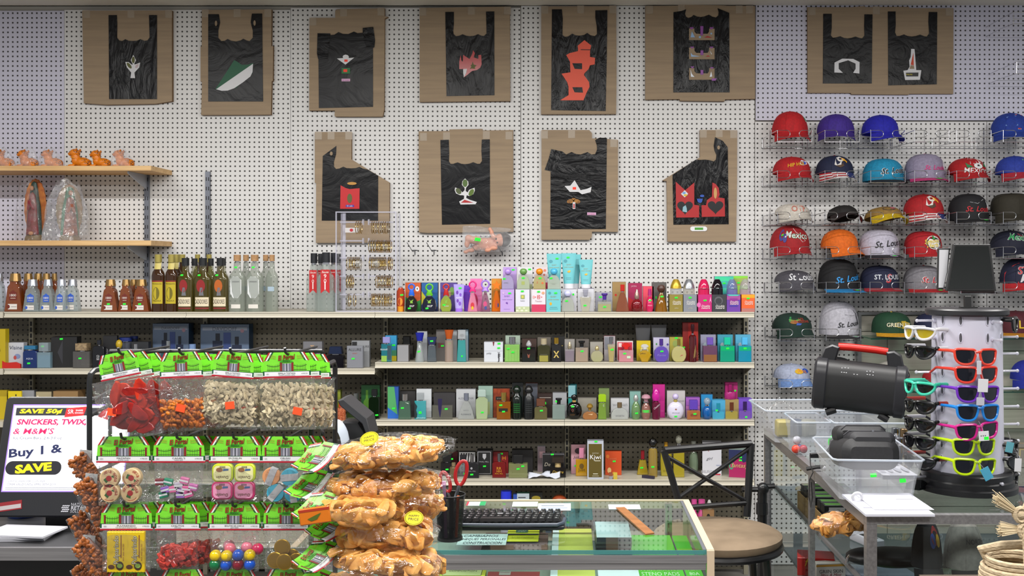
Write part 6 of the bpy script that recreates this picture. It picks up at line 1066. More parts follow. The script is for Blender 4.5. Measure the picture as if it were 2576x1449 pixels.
pb('back_rail', BEIF, XC0, XC1, YC1 - .0115, YC1, ZC - .02, ZC + .002); pb('side_rail', BEIF, XC1 - .016, XC1, YC0 + .0005, YC1 - .012, ZC - .02, ZC + .002); pb('side_rail', BEIF, XC0, XC0 + .0155, YC0, YC1 - .012, ZC - .02, ZC + .002)
pb('inner_trim', M('70747c', .4, .5), XC1 - .024, XC1 - .0165, YC0 + .003, YC1 - .012, ZC + .0002, ZC + .0012)
pb('front_rail', ALU, XC0, XC1 - .017, YC0 - .006, YC0, ZC - .026, ZC - .0095); pb('front_rail', ALU, XC0, XC1 - .018, YC0 - .003, YC0 + .004, ZC - .042, ZC - .0262)
pb('post', BEIF, XC1 - .0165, XC1, YC0 - .006, YC0, 0, ZC + .001); pb('post', BEIF, XC0, XC0 + .0155, YC0 - .006, YC0, 0, ZC); pb('post', BEIF, XC1 - .016, XC1, YC1 - .016, YC1, 0, ZC - .021)
pb('front_glass', CG, XC0 + .016, XC1 - .0175, YC0 - .002, YC0 + .002, .3, ZC - .0425); pb('side_glass', CG, XC1 - .006, XC1 - .002, YC0 + .002, YC1 - .017, .3, ZC - .021)
ZSH = .862
pb('glass_shelf', M('8a9a94', .15), XC0 + .016, XC1 - .018, YC0 + .02, YC1 - .02, ZSH - .008, ZSH); pb('base', BEIF, XC0, XC1, YC0 + .001, YC1, .0, .3)
x = X(1682, 2.813); mb = MB(); mb.box(x - .009, x + .009, 2.813, 2.82, ZSH + .0005, ZC - .0065, STEEL)
for k in range(4): mb.box(x - .0015, x + .0015, 2.8126, 2.8129, ZSH + .012 + .022 * k, ZSH + .024 + .022 * k, SLOTM)
part(mb, 'shelf_standard', t)
def slab(name, label, cat, px0, px1, pyb, pyf, zt, th, m, side=None, dec=(), shear=0., group=None):
 yb, yf = yz(pyb, zt), yz(pyf, zt); ym = (yb + yf) / 2; x0, x1 = X(px0, yf), X(px1, yf)
 mb = MB(); mb.box(x0, x1, yf, yb, zt - th, zt - .0003, side or m); w, d = x1 - x0, yb - yf; e = .0004
 mb.add([(x0, yf, zt), (x1, yf, zt), (x1, yb, zt), (x0, yb, zt)], [(0, 1, 2, 3)], m)
 for k, q in enumerate(dec):
  fn = lambda a, b, yy: (x0 + w * (.5 + a), yf + d * b, zt + e * (k + 1))
  if q[0] == 'r': mb.add([fn(a, b, 0) for a, b in ((q[1], q[3]), (q[2], q[3]), (q[2], q[4]), (q[1], q[4]))], [(0, 1, 2, 3)], M(q[5]))
  elif q[0] == 't': mb.text(q[1], q[2], q[3], 0, M(q[5]), w=q[4], h=q[6], shear=q[7] if len(q) > 7 else 0, fn=fn)
  elif q[0] == 'e': mb.add([fn(a, b, 0) for a, b in ell(q[1], q[2], q[3], q[4])], [tuple(range(18))], M(q[5]))
 return single(mb, name, label, cat, group)
Zp = ZSH + .0005
slab('handwritten_sign', 'white handwritten paper sign under the counter glass', 'sign', 1148, 1272, 1343, 1371, Zp + .028, .001, M('c8d4dc', .6), None, [('t', 'CAMBIAMOS', -.05, .8, .72, '3a4250', .2, .2), ('t', 'CHEQUES PERSONALES', 0, .48, .96, '3a4250', .2, .2), ('t', 'CONSTRUCCION', .02, .16, .8, '3a4250', .2, .2)])
slab('yellow_notice', 'yellow printed notice beside the handwritten sign', 'notice', 1272, 1354, 1322, 1362, Zp + .024, .001, M('c8c420', .6), None, [('t', 'Cupones de', 0, .92, .8, '2a2a10', .1), ('t', 'SNAP EBT', 0, .8, .7, '2a2a10', .12), ('r', -.24, .14, .52, .7, '2a6a5c'), ('t', 'SNAP', -.05, .61, .28, 'd8d8d8', .12), ('r', -.5, .5, .36, .44, '1a1a14'), ('t', 'ACEPTAMOS', 0, .2, .7, '8a8a20', .08)])
slab('brown_folder', 'dark maroon folder lying under the two paper signs', 'folder', 1210, 1376, 1340, 1382, Zp + .018, .0175, M('5a3a38', .5))
slab('yellow_writing_pad', 'yellow writing pad beside the stacked composition books', 'notepad', 1384, 1498, 1330, 1452, Zp + .02, .0195, M('b8b850', .6), M('b0b0a0'), [('r', -.5, -.34, 0, 1, 'c4ccd4')])
z0 = Zp
for k in range(6):
 slab('composition_book', 'dark blue composition book in the stack, ' + ['lowest', 'second from below', 'third from below', 'fourth from below', 'fifth from below', 'topmost, showing its pale cover'][k], 'notebook', 1499 + (k % 3), 1588 + (k % 2), 1312, 1352 + 5 * (5 - k), z0 + .0112, .011, M('b4c4d0', .5) if k == 5 else M('2c3c50', .5), M('24303e', .5) if k % 2 else M('6a7a88', .5), group='stacked composition books'); z0 += .0116
slab('green_notebook', 'bright green perforated steno pad beside the composition books', 'notebook', 1606, 1728, 1346, 1462, Zp + .018, .0175, M('4cb020', .5), M('b8b8b4'), [('t', 'STENO PADS', 0, .135, .8, 'c8e0c0', .07), ('t', 'PERFORATED', 0, .2, .8, '8ad060', .035), ('r', -.42, -.1, .29, .33, 'c8d0c8')])
slab('green_notebook', 'bright green steno pad against the counter end post', 'notebook', 1733, 1776, 1347, 1462, Zp + .017, .0165, M('48a820', .5), M('b8b8b4'), [('t', '80A', 0, .14, .6, 'c8e0c0', .06), ('t', 'GAT', 0, .2, .6, '8ad060', .03)])
slab('yellow_notebook', 'yellow composition notebook low in the counter by the snack bags', 'notebook', 1096, 1216, 1432, 1462, Zp + .02, .0195, M('c0c030', .5), None, [('r', -.42, .42, .45, .95, '202020'), ('r', -.41, .41, .46, .94, 'c8cc90'), ('t', 'COMPOSITION', 0, .82, .6, '202020', .13)])
slab('red_notebook', 'red notebook with white label low in the counter', 'notebook', 1222, 1356, 1438, 1462, Zp + .016, .0155, M('a83a40', .5), M('b8b0b0'), [('r', -.28, -.06, .62, .98, 'c0b4b4'), ('t', 'Universal', -.17, .88, .18, '8a4a50', .1)])
for k in range(3): slab('blue_notebook', 'purple-blue wide-ruled notebook in the front stack, ' + ['lowest', 'middle', 'topmost'][k], 'notebook', 1506 + 4 * (2 - k), 1612 + 4 * (2 - k), 1440 - 5 * k, 1462, Zp + .008 + .009 * k, .0075, M('c8ccd8', .5) if k == 2 else M('3a3c90', .5), M('3c3a90', .5), group='front stack of blue notebooks')
slab('receipt', 'white receipt on the counter glass behind the keyboard', 'paper', 1352, 1436, 1266, 1284, ZC + .0012, .0006, M('b4c0d4', .6), None, [('r', -.4, .4, .3, .4, '8a94a8'), ('r', -.4, .3, .6, .66, '8a94a8')])
slab('paper_slip', 'pale paper strip partly under the receipt by the counter back edge', 'paper', 1288, 1352, 1262, 1274, ZC + .0012, .0006, M('c8d8d0', .6)); slab('paper_slip', 'curved white paper strip near the ruler', 'paper', 1532, 1612, 1269, 1281, ZC + .0012, .0006, M('c8d4dc', .6)); slab('coloured_flyer', 'small flyer with red and green ends beside the pen cup', 'flyer', 1172, 1220, 1262, 1272, ZC + .0012, .0006, M('b8c4c0', .6), None, [('r', -.5, -.4, 0, 1, 'b03040'), ('r', .2, .5, 0, 1, '1c8a50')])
mb = MB(); A = [(1549, 1276), (1571, 1275), (1646, 1340), (1624, 1343)]; zt = ZC + .004
mb.add([(X(a, yz(b, zt)), yz(b, zt), q) for q in (ZC + .0008, zt) for a, b in A], [(3, 2, 1, 0), (4, 5, 6, 7), (0, 1, 5, 4), (1, 2, 6, 5), (2, 3, 7, 6), (3, 0, 4, 7)], texmat('ruler_wood', '7a4c24', '9a6434', (4, 30, 30), .5)); single(mb, 'wooden_ruler', 'brown wooden ruler lying diagonally on the counter glass', 'ruler')
ky0, ky1 = 2.484, 2.615; kx0, kx1, kz = X(1120, ky0), X(1421, ky0), .981
t = thing('keyboard', 'black computer keyboard with a blue-grey front edge on the counter', 'keyboard', ((kx0 + kx1) / 2, 2.55, ZC))
mb = MB(); mb.M = T((kx0 + kx1) / 2, 2.55, kz) @ R('X', 90); mb.prism(rrect(kx1 - kx0, ky1 - ky0, .014, 5), -.009, 0, M('1a1c22', .4), .002); part(mb, 'body', t)
mb = MB(); mb.tube([(kx0 + .015, ky0 + .0, kz + .004), (kx0 + .12, ky0 - .003, kz + .004), (kx1 - .018, ky0, kz + .004), (kx1 - .004, ky0 + .014, kz + .005), (kx1 - .001, ky0 + .05, kz + .006)], .0046, M('3c4654', .35), 8); part(mb, 'front_edge', t)
kw = (kx1 - kx0 - .02) / 15
for r_ in range(5):
 for c_ in range(15):
  if r_ == 0 and 3 < c_ < 9 and c_ != 4: continue
  xa = kx0 + .01 + c_ * kw + (r_ % 3) * .002; wd = kw * (5 if (r_ == 0 and c_ == 4) else 1) - .002; yy = ky0 + .014 + r_ * .0212
  mb = MB(); q = .0022; z_ = kz + .009
  mb.add([(xa, yy, z_), (xa + wd, yy, z_), (xa + wd, yy + .0188, z_), (xa, yy + .0188, z_), (xa + q, yy + q, z_ + .0065), (xa + wd - q, yy + q, z_ + .0065), (xa + wd - q, yy + .0188 - q, z_ + .0065), (xa + q, yy + .0188 - q, z_ + .0065)], [(4, 5, 6, 7), (0, 1, 5, 4), (1, 2, 6, 5), (2, 3, 7, 6), (3, 0, 4, 7)], M('16171a', .3))
  if wd < .03: mb.text('QWERTYUIOPASDFGHJKLZXCVBNM1234567890-=[];,./'[(r_ * 15 + c_) % 44], xa + wd * .4, yy + .011, 0, M('c8c8cc'), h=.005, fn=lambda a, b, y_: (a, b, z_ + .0067))
  part(mb, 'key', t)
for px in (1380, 1150): mb = MB(); xx = X(px, ky0 + .004); mb.box(xx - .007, xx + .007, ky0 + .004, ky0 + .02, ZC + .0004, kz - .0005, M('3a4450', .4)); part(mb, 'foot', t)
YP = 2.43; cx = X(1132, YP); t = thing('pen_cup', 'black wire-mesh pen cup beside the keyboard', 'pen cup', (cx, YP, ZC + .0005))
def meshmat():
 mt, nt, out = newmat('fine_mesh'); L = nt.links.new; tc = N(nt, 'ShaderNodeTexCoord'); ck = N(nt, 'ShaderNodeTexChecker'); ck.inputs['Scale'].default_value = 700
 tr = N(nt, 'ShaderNodeBsdfTransparent'); b = pbsdf(nt, rgb('17171a'), .35, .4); mx = N(nt, 'ShaderNodeMixShader'); mh = N(nt, 'ShaderNodeMath', operation='MULTIPLY'); mh.inputs[1].default_value = .5
 L(tc.outputs['Object'], ck.inputs[0]); L(ck.outputs['Fac'], mh.inputs[0]); L(mh.outputs[0], mx.inputs[0]); L(b.outputs[0], mx.inputs[1]); L(tr.outputs[0], mx.inputs[2]); L(mx.outputs[0], out.inputs[0]); return mt
mb = MB(); mb.lathe([(.027, .004), (.0345, .102)], meshmat(), 24, cap=False); mb.build('mesh_wall', t)
mb = MB(); n = 24; mb.tube([(.035 * math.cos(2 * PI * i / n), .035 * math.sin(2 * PI * i / n), .103) for i in range(n)], .0016, BLACK, 6, True); mb.build('rim', t); mb = MB(); mb.lathe([(.029, 0), (.029, .006), (.026, .0065)], BLACK, 20); mb.build('base', t)
def stick(name, label, cat, a, b, r, c, tip=None):
 mb = MB(); a = Vector((cx, YP, ZC)) + Vector(a); b = Vector((cx, YP, ZC)) + Vector(b); mb.tube([a, b], r, M(c, .3), 8)
 if tip: mb.tube([b, b + (b - a).normalized() * .008], r * 1.1, M(tip, .3), 8)
 single(mb, name, label, cat)
def st(nm, lb, cat, ang, r0, r1, z1, rad, c, tip=None): ca, sa = math.cos(math.radians(ang)), math.sin(math.radians(ang)); stick(nm, lb, cat, (r0 * ca, r0 * sa, .0085), (r1 * ca, r1 * sa, z1), rad, c, tip)
st('pen', 'black pen leaning in the mesh cup toward the snack bags', 'pen', 180, .02, .034, .14, .004, '1c1a20', '2a2a30'); st('pen', 'white-tipped dark pen in the mesh cup', 'pen', 215, .019, .03, .118, .0038, '2a2430', 'c8c8cc'); st('pen', 'pink-capped pen in the mesh cup between the scissor handles', 'pen', 245, .018, .026, .13, .004, '7a5a7a', 'd8a0c8')
st('pencil', 'orange pencil inside the mesh cup', 'pencil', 320, .02, .027, .104, .0034, 'b8501c'); st('marker', 'thick black marker inside the mesh cup', 'marker', 285, .018, .022, .1, .005, '141418'); st('marker', 'black marker with pale writing on it inside the mesh cup', 'marker', 140, .018, .024, .1, .005, '1a1a1e', '3a7a3a')
t = thing('scissors', 'red-handled scissors standing in the mesh pen cup', 'scissors', (cx + .006, YP + .01, ZC + .012))
for q, (ax, az, tl, k) in enumerate(((.018, .138, 12, 1), (-.018, .118, -16, .82))):
 mb = MB(); n = 22; mb.M = T(ax, (-.003 if q else .003), az) @ R('Y', tl); mb.tube([(.0125 * k * math.cos(2 * PI * i / n), 0, .028 * k * math.sin(2 * PI * i / n) * (1 + .12 * math.cos(2 * PI * i / n))) for i in range(n)], .0042, M('a81c20', .35), 8, True); mb.build('handle_loop', t)
 mb = MB(); mb.tube([(ax * .75, (-.003 if q else .003), az - .028 * k), (0, (-.003 if q else .003), .06), (-ax * .25, (-.002 if q else .002), .002)], [.005, .004, .0016], M('8c9096', .25, .9), 6); mb.build('blade', t)
t = thing('pos_terminal', 'black till screen seen from behind, tilted above the snack bags', 'till screen', (X(895, 2.68), 2.68, ZC))
pp = [(858, 1003), (872, 999), (930, 1047), (941, 1090), (932, 1097), (918, 1060), (864, 1016)]
mb = MB(); mb.prism([(X(a, 2.68), Z(b, 2.68)) for a, b in pp], 2.64, 2.74, M('333338', .45), .002, M('232327', .5)); part(mb, 'screen_back', t)
mb = MB(); mb.prism([(X(a, 2.68), Z(b, 2.68)) for a, b in ((866, 1058), (906, 1058), (928, 1094), (905, 1120), (900, 1199), (872, 1199), (880, 1120))], 2.66, 2.72, M('1e1e22', .5), .004); part(mb, 'stand', t)
mb = MB(); mb.box(X(860, 2.68), X(915, 2.68), 2.645, 2.735, ZC + .0005, Z(1200, 2.68), M('1c1c1f', .5)); part(mb, 'base', t)
mb = MB(); n = 12; mb.box(X(822, 2.6), X(878, 2.6), 2.53, 2.63, ZC + .0005, Z(1110, 2.6), M('1a1a1e', .5)); mb.add([(X(824 + 50 * i / n, 2.6), y, Z(1110, 2.6) + .05 * math.sin(PI * (.18 + .82 * i / n)) ** .6) for y in (2.535, 2.625) for i in range(n + 1)], [(i, i + 1, i + n + 2, i + n + 1) for i in range(n)], M('b4bcc8', .6), True); single(mb, 'receipt_printer', 'black receipt printer with a white domed top beside the till screen', 'printer')
ZS = .75; sx, sy = X(1806, 3.34), 3.34
t = thing('bar_stool', 'black metal bar stool with tan round seat and crossed back', 'stool', (sx, sy, 0)); BT = M('1a1a1c', .3)
mb = MB(); mb.lathe([(.192, -.03), (.2, -.018), (.2, -.004), (.185, .006), (.12, .011), (.001, .006)], texmat('tan_suede', '665643', '7e6c57', (9, 9, 9), .85), 40, cx=0, cy=0, cz=ZS); mb.build('seat', t)
mb = MB(); n = 36; mb.tube([(.193 * math.cos(2 * PI * i / n), .193 * math.sin(2 * PI * i / n), ZS - .038) for i in range(n)], .0125, BT, 8, True); mb.build('seat_ring', t)
pl = lambda px, py, Y: (X(px, Y) - sx, Y - sy, Z(py, Y)); TL, TR = pl(1670, 1133, 3.44), pl(1889, 1116, 3.56); BL, BR = pl(1720, 1306, 3.44), pl(1879, 1300, 3.52)
def bar(nm, a, b, r): mb = MB(); mb.tube([a, b], r, BT, 10); mb.build(nm, t)
bar('back_post', BL, TL, .0115); bar('back_post', BR, TR, .0125); bar('top_rail', TL, TR, .0125); lp = lambda f, A, B: tuple(A[i] + (B[i] - A[i]) * f for i in range(3))
bar('cross_bar', lp(.92, BL, TL), lp(.2, BR, TR), .007); bar('cross_bar', lp(.95, BR, TR), lp(.3, BL, TL), .007); bar('lower_rail', lp(.16, BL, TL), lp(.19, BR, TR), .009)
for k, a in enumerate((45, 135, 225, 315)): c, s_ = math.cos(math.radians(a)), math.sin(math.radians(a)); mb = MB(); mb.tube([(.18 * c, .18 * s_, ZS - .05), (.2 * c, .2 * s_, .5), (.24 * c, .24 * s_, .012)], .0125, BT, 8); mb.build('leg', t)
mb = MB(); mb.tube([(.215 * math.cos(2 * PI * i / n), .215 * math.sin(2 * PI * i / n), .3) for i in range(n)], .009, BT, 8, True); mb.build('foot_ring', t)
t = thing('folding_stand', 'black tubular stand with a T-bar handle beside the bar stool', 'stand', (X(1915, 3.85), 3.85, 0)); q = lambda px, py: (X(px, 3.85) - X(1915, 3.85), -.02, Z(py, 3.85))
mb = MB(); mb.tube([q(1915, 1222), (0, 0, .02)], .017, BT, 10); mb.build('pole', t); mb = MB(); mb.tube([q(1864, 1229), q(1908, 1228), q(1920, 1221), q(1946, 1220)], .0095, BT, 8); mb.build('crossbar', t)
mb = MB(); mb.ball(q(1917, 1226), .022, BT); mb.build('joint', t); mb = MB(); mb.tube([q(1914, 1262), q(1914, 1290)], .021, BT, 10); mb.build('clamp', t)
for a in (20, 140, 260): mb = MB(); mb.tube([(0, 0, .18), (.12 * math.cos(math.radians(a)) - .08, .16 * math.sin(math.radians(a)), .012)], .01, BT, 8); mb.build('leg', t)
z5 = SHELF['S5'][0]; sh = 'S5'
bot('white jar with a bright blue lid on the low shelf', sh, 1258, 1288, 1236, 'jar', 'r', .78, M('b8b0c0', .4), 'rect', .94, M('2434c8', .35), Y=5.24, hc=.2, name='jar'); Bx('black carton with a gold oval, on the low shelf', sh, 1332, 1365, 1239, '14140f', None, [('e', 0, .88, .7, .05, '8a7a20')], Y=5.26); Bx('white and teal printed carton, on the low shelf', sh, 1300, 1332, 1241, 'a8b4bc', '1c5a48', [('r', -.8, .4, .9, .92, '2a2a30'), ('r', -.8, .7, .85, .87, '6a707a')], Y=5.25); Bx('slim blue carton beside the white and teal one', sh, 1291, 1301, 1244, '24489c', None, Y=5.25)
bot('round terracotta-lidded tub on the low shelf', sh, 1388, 1426, 1246, 'jar', 'r', .85, M('6a3018', .5), 'egg', 1, M('8a3a18', .4), Y=5.26, hc=.14, name='jar')
for k, (a, b) in enumerate(((1738, 1756), (1755, 1777))): bot(f'pink bottle with a pink cap on the low shelf, {["half hidden by the counter", "beside the white-capped one"][k]}', sh, a, b, 1258, 'lotion', 'r', .75, M('b8407c', .35), 'rect', .8, M('c04a88', .3), Y=5.24)
bot('white-capped clear bottle beside the pink bottles', sh, 1776, 1794, 1258, 'lotion', 'r', .7, GL('a8a0a8', .7), 'egg', .8, M('a8a8a4', .4), Y=5.25); Bx('small kraft carton printed with a black tree', sh, 1767, 1797, 1283, '8a6844', '6a5034', [('e', 0, .78, .3, .1, '1a1a14'), ('r', -.06, .06, .62, .74, '1a1a14')], Y=5.226, d=.03)
RK = M('17181b', .35); xl, xr = X(225, 2.0), X(783, 2.0); zr = 1.394
t = thing('snack_rack', 'black wire snack rack hung with green-headed bags', 'rack', ((xl + xr) / 2, 2.1, 0)); r = .0052
def wire(nm, pts, rr=r): mb = MB(); mb.tube(pts, rr, RK, 8); return part(mb, nm, t)
for x in (xl, xr):
 wire('side_frame', [(x, 2.0, .012), (x, 2.0, zr - .02), (x, 2.004, zr - .006), (x, 2.02, zr), (x, 2.19, zr + .001), (x, 2.204, zr - .01), (x, 2.204, .012)])
 for z in (1.36, 1.334, 1.2, 1.0, .6, .2): wire('side_bar', [(x, 2.004, z - .024 if z > 1.3 else z), (x, 2.2, z)], .0038)
for z in (1.425, 1.285, 1.16, 1.035, .9, .5): wire('cross_bar', [(xl, 2.09, z), (xr, 2.09, z)], .004)
for x in (xl, xr): wire('mid_post', [(x, 2.09, .012), (x, 2.09, 1.425)], .004); wire('foot', [(x, 1.92, .008), (x, 2.28, .008)], .007)
PXS = ((305, 457, 585, 722), (311, 450, 592, 718), (318, 447, 590, 720)); PYS = (884, 1098, 1268)
for k in range(3):
 for px in PXS[k]:
  x = X(px, 1.87); z = Z(PYS[k] + 7, 1.87); wire('peg', [(x, 2.09, z - .004), (x, 1.872, z), (x - .0012, 1.864, z + .004), (x - .0015, 1.861, z + .012)], .0024)
GRN, DGR, RED_, BRK = M('74d030', .35), M('0e4a2c', .4), M('a8142a', .4), M('7a1a1c', .5); INK = M('1c2418', .5); PALE = M('d8d8dc', .4); TANT = M('a0702c', .5)
def header_mb(W, Hh, name, sub='', qty='4 PIECES', ends=True, fn=None):
 mb = MB(); f = fn or (lambda a, b, y: (a, y, b))
 def pg(p, m, k): mb.add([f(a * W, b * Hh, -.0002 * k) for a, b in p], [tuple(range(len(p)))], m)
 def rc(a, b, c, d, m, k, n=1):
  for i in range(n): pg([(a + (b - a) * i / n, c), (a + (b - a) * (i + 1) / n, c), (a + (b - a) * (i + 1) / n, d), (a + (b - a) * i / n, d)], m, k)
 n = 6 if fn else 1
 if fn: rc(-.5, .5, 0, .62, GRN, 0, 8); rc(-.44, .44, .62, .86, GRN, 0, 8); rc(-.37, .37, .86, 1, GRN, 0, 8)
 else: pg([(-.5, 0), (.5, 0), (.475, .66), (.36, 1), (-.36, 1), (-.475, .66)], GRN, 0)
 rc(-.5, .5, 0, .06, RED_, 1, n * 2); rc(-.5, .5, .06, .085, PALE, 1, n * 2); rc(-.5, .5, .085, .26, DGR, 1, n * 2); rc(-.465, .465, .075, .235, PALE, 2, n * 2)
 for s in (-1, 1):
  for k_, m in enumerate((RED_, PALE, DGR)): o = .035 * k_; pg([(s * (.475 - o), .66), (s * (.475 - o - .035), .66 + .02), (s * (.36 - o - .02), 1), (s * (.36 - o + .012), 1)][:: s], m, 1)
  rc(s * .12 - .022, s * .12 + .022, .26, .6, BRK, 2)
  if ends: rc(s * .41 - .016, s * .41 + .016, .26, .55, BRK, 2); rc(s * .41 - .022, s * .41 + .022, .55, .58, BRK, 2)
  for i in range(8): u = s * (.16 + .033 * i); rc(u - .0028, u + .0028, .26, .5 + .012 * abs(i - 3.5), INK, 1)
  for (v0, dv) in ((.3, 0), (.43, .05)):
   for i in range(4): a, b = .145 + .068 * i, .145 + .068 * (i + 1); w0, w1 = dv * ((a - .27) / .13) ** 2, dv * ((b - .27) / .13) ** 2; pg([(s * a, v0 + w0), (s * b, v0 + w1), (s * b, v0 + w1 + .016), (s * a, v0 + w0 + .016)][:: s], INK, 1)
  rc(s * .048 - .046, s * .048 + .046, .26, .56, M('6c6c78', .4), 2); rc(s * .03 - .012, s * .03 + .012, .26, .56, M('a8a8b4', .4), 3)
 rc(-.004, .004, .26, .56, INK, 3)
 pg([(-.15, .6), (.15, .6), (.12, .66), (.07, .7), (-.07, .7), (-.12, .66)], M('3c9a1c', .4), 3)
 kw = dict(fn=(lambda a, b, y: f(a, b, y)))
 mb.text('FOODS', 0, .645 * Hh, -.0009, INK, w=.15 * W, **kw); mb.text('El Portal', 0, .8 * Hh, -.0009, INK, w=.36 * W, h=.2 * Hh, shear=.25, rot=5, off=.03, **kw); mb.text('El Portal', 0, .8 * Hh, -.0012, M('b81c1c', .4), w=.345 * W, h=.18 * Hh, shear=.25, rot=5, **kw)
 for s, a, b in ((-1, 'Dulces', 'Candies'), (1, 'Botanas', 'Snacks')):
  mb.text(a, s * .29 * W, .87 * Hh, -.0009, TANT, w=.14 * W, rot=-s * -8, **kw); mb.text(b, s * .29 * W, .79 * Hh, -.0009, TANT, w=.14 * W, rot=-s * -8, **kw)
 mb.text(name, 0, .175 * Hh, -.0009, INK, w=min(.36, .035 * len(name)) * W, h=.065 * Hh, **kw)
 if sub: mb.text(sub, 0, .105 * Hh, -.0009, M('5a5a60'), w=min(.4, .016 * len(sub)) * W, **kw)
 mb.text(qty, .37 * W, .16 * Hh, -.0009, M('5a5a60'), w=.13 * W, **kw); mb.text('101', -.4 * W, .15 * Hh, -.0009, M('5a5a60'), w=.05 * W, **kw)
 return mb
def pouch_mb(w, h, d, m, top=0.):
 mb = MB()
 def fn(u, v):
  a = 2 * PI * u; q = math.sin(PI * min(1, max(0, v * .94 + .03))) ** .55
  x = w / 2 * math.cos(a); x = math.copysign(abs(math.cos(a)) ** .6, math.cos(a)) * w / 2 * (1 + .02 * math.sin(9 * v))
  return (x, d / 2 * q * math.sin(a) * (1 + .15 * math.sin(3 * a + 8 * v)), -h * v)
 mb.grid(fn, 28, 12, m, True, True); return mb
rd = random.Random(21)
def seed_geo(mb, c, sz, rot, m, kind):
 A = mb.M; mb.M = A @ T(*c) @ Euler(rot).to_matrix().to_4x4()
 if kind == 'lens': mb.add([(-sz, 0, 0), (-.4 * sz, 0, .42 * sz), (.35 * sz, 0, .46 * sz), (sz, 0, .1 * sz), (.35 * sz, 0, -.46 * sz), (-.4 * sz, 0, -.42 * sz), (0, -.15 * sz, 0), (0, .15 * sz, 0)], [(i, (i + 1) % 6, 6) for i in range(6)] + [((i + 1) % 6, i, 7) for i in range(6)], m, True)
 elif kind == 'nut': mb.ball((0, 0, 0), sz, m, 8, 5, (1.25, .8, .85))
 elif kind == 'slab':
  n = 14; q0, q1 = rd.uniform(0, 6), rd.uniform(0, 6); rr = [sz * (1 + .16 * math.sin(2 * PI * 2 * i / n + q0) + .1 * math.sin(2 * PI * 3 * i / n + q1)) for i in range(n)]; mb.prism([(rr[i] * 1.5 * math.cos(2 * PI * i / n), rr[i] * .8 * math.sin(2 * PI * i / n)) for i in range(n)], -.003, .003, m, .0012)
 elif kind == 'cube': mb.bbox(-sz, sz, -sz * .6, sz * .6, -sz * .7, sz * .7, m, sz * .2)
 mb.M = A
SEED = texmat('pumpkin_seed', 'b0a080', 'd0c2a0', (60, 60, 60), .55); NUT = texmat('chile_peanut', 'a8500c', 'd07818', (70, 70, 70), .4); MNG = texmat('mango_red', '8a1208', 'c8300c', (50, 50, 50), .25, .5); MNG2 = texmat('mango_dark', '7a0e0c', 'a81c10', (50, 50, 50), .25, .5); CHI = texmat('chile_candy', '8a1a18', 'c8483c', (120, 120, 120), .25)
STICKO = []
WORDS = ['front', 'second', 'third']
def fill(kind, w, h, seed):
 r2 = random.Random(seed); mb = MB()
 if kind == 'seeds':
  for i in range(360):
   a, b = r2.uniform(-.46, .46) * w, -r2.uniform(.12, .9) * h; q = .026 * math.sin(PI * min(1, max(.1, -b / h))) * (1 - (2 * a / w) ** 4) ** .5; seed_geo(mb, (a, -q * .5 + r2.uniform(0, .006), b), .0066, (r2.uniform(-.5, .5), r2.uniform(0, 6.3), r2.uniform(-.6, .6)), SEED, 'lens')
  return mb, 'pumpkin_seeds'
 if kind == 'nuts':
  for i in range(230):
   a, b = r2.uniform(-.45, .45) * w, -r2.uniform(.42, .93) * h; q = .022 * math.sin(PI * min(1, max(.1, -b / h))) * (1 - (2 * a / w) ** 4) ** .5; seed_geo(mb, (a, -q * .5 + r2.uniform(0, .008), b), .0042, (r2.uniform(0, 6), r2.uniform(0, 6), 0), NUT, 'nut')
  return mb, 'chile_peanuts'
 if kind == 'mango':
  for i in range(22): seed_geo(mb, (r2.uniform(-.32, .32) * w, r2.uniform(-.01, .008), -r2.uniform(.16, .86) * h), .0135, (r2.uniform(-.3, .3), r2.uniform(0, 6.3), r2.uniform(-.4, .4)), MNG if i % 2 else MNG2, 'slab')
  return mb, 'mango_slices'
 if kind == 'chile':
  for i in range(75): seed_geo(mb, (r2.uniform(-.4, .4) * w, r2.uniform(-.01, .004), -r2.uniform(.38, .9) * h), .0058, (r2.uniform(-.4, .4), r2.uniform(0, 6.3), r2.uniform(-.4, .4)), CHI, 'cube')
  return mb, 'chile_candies'
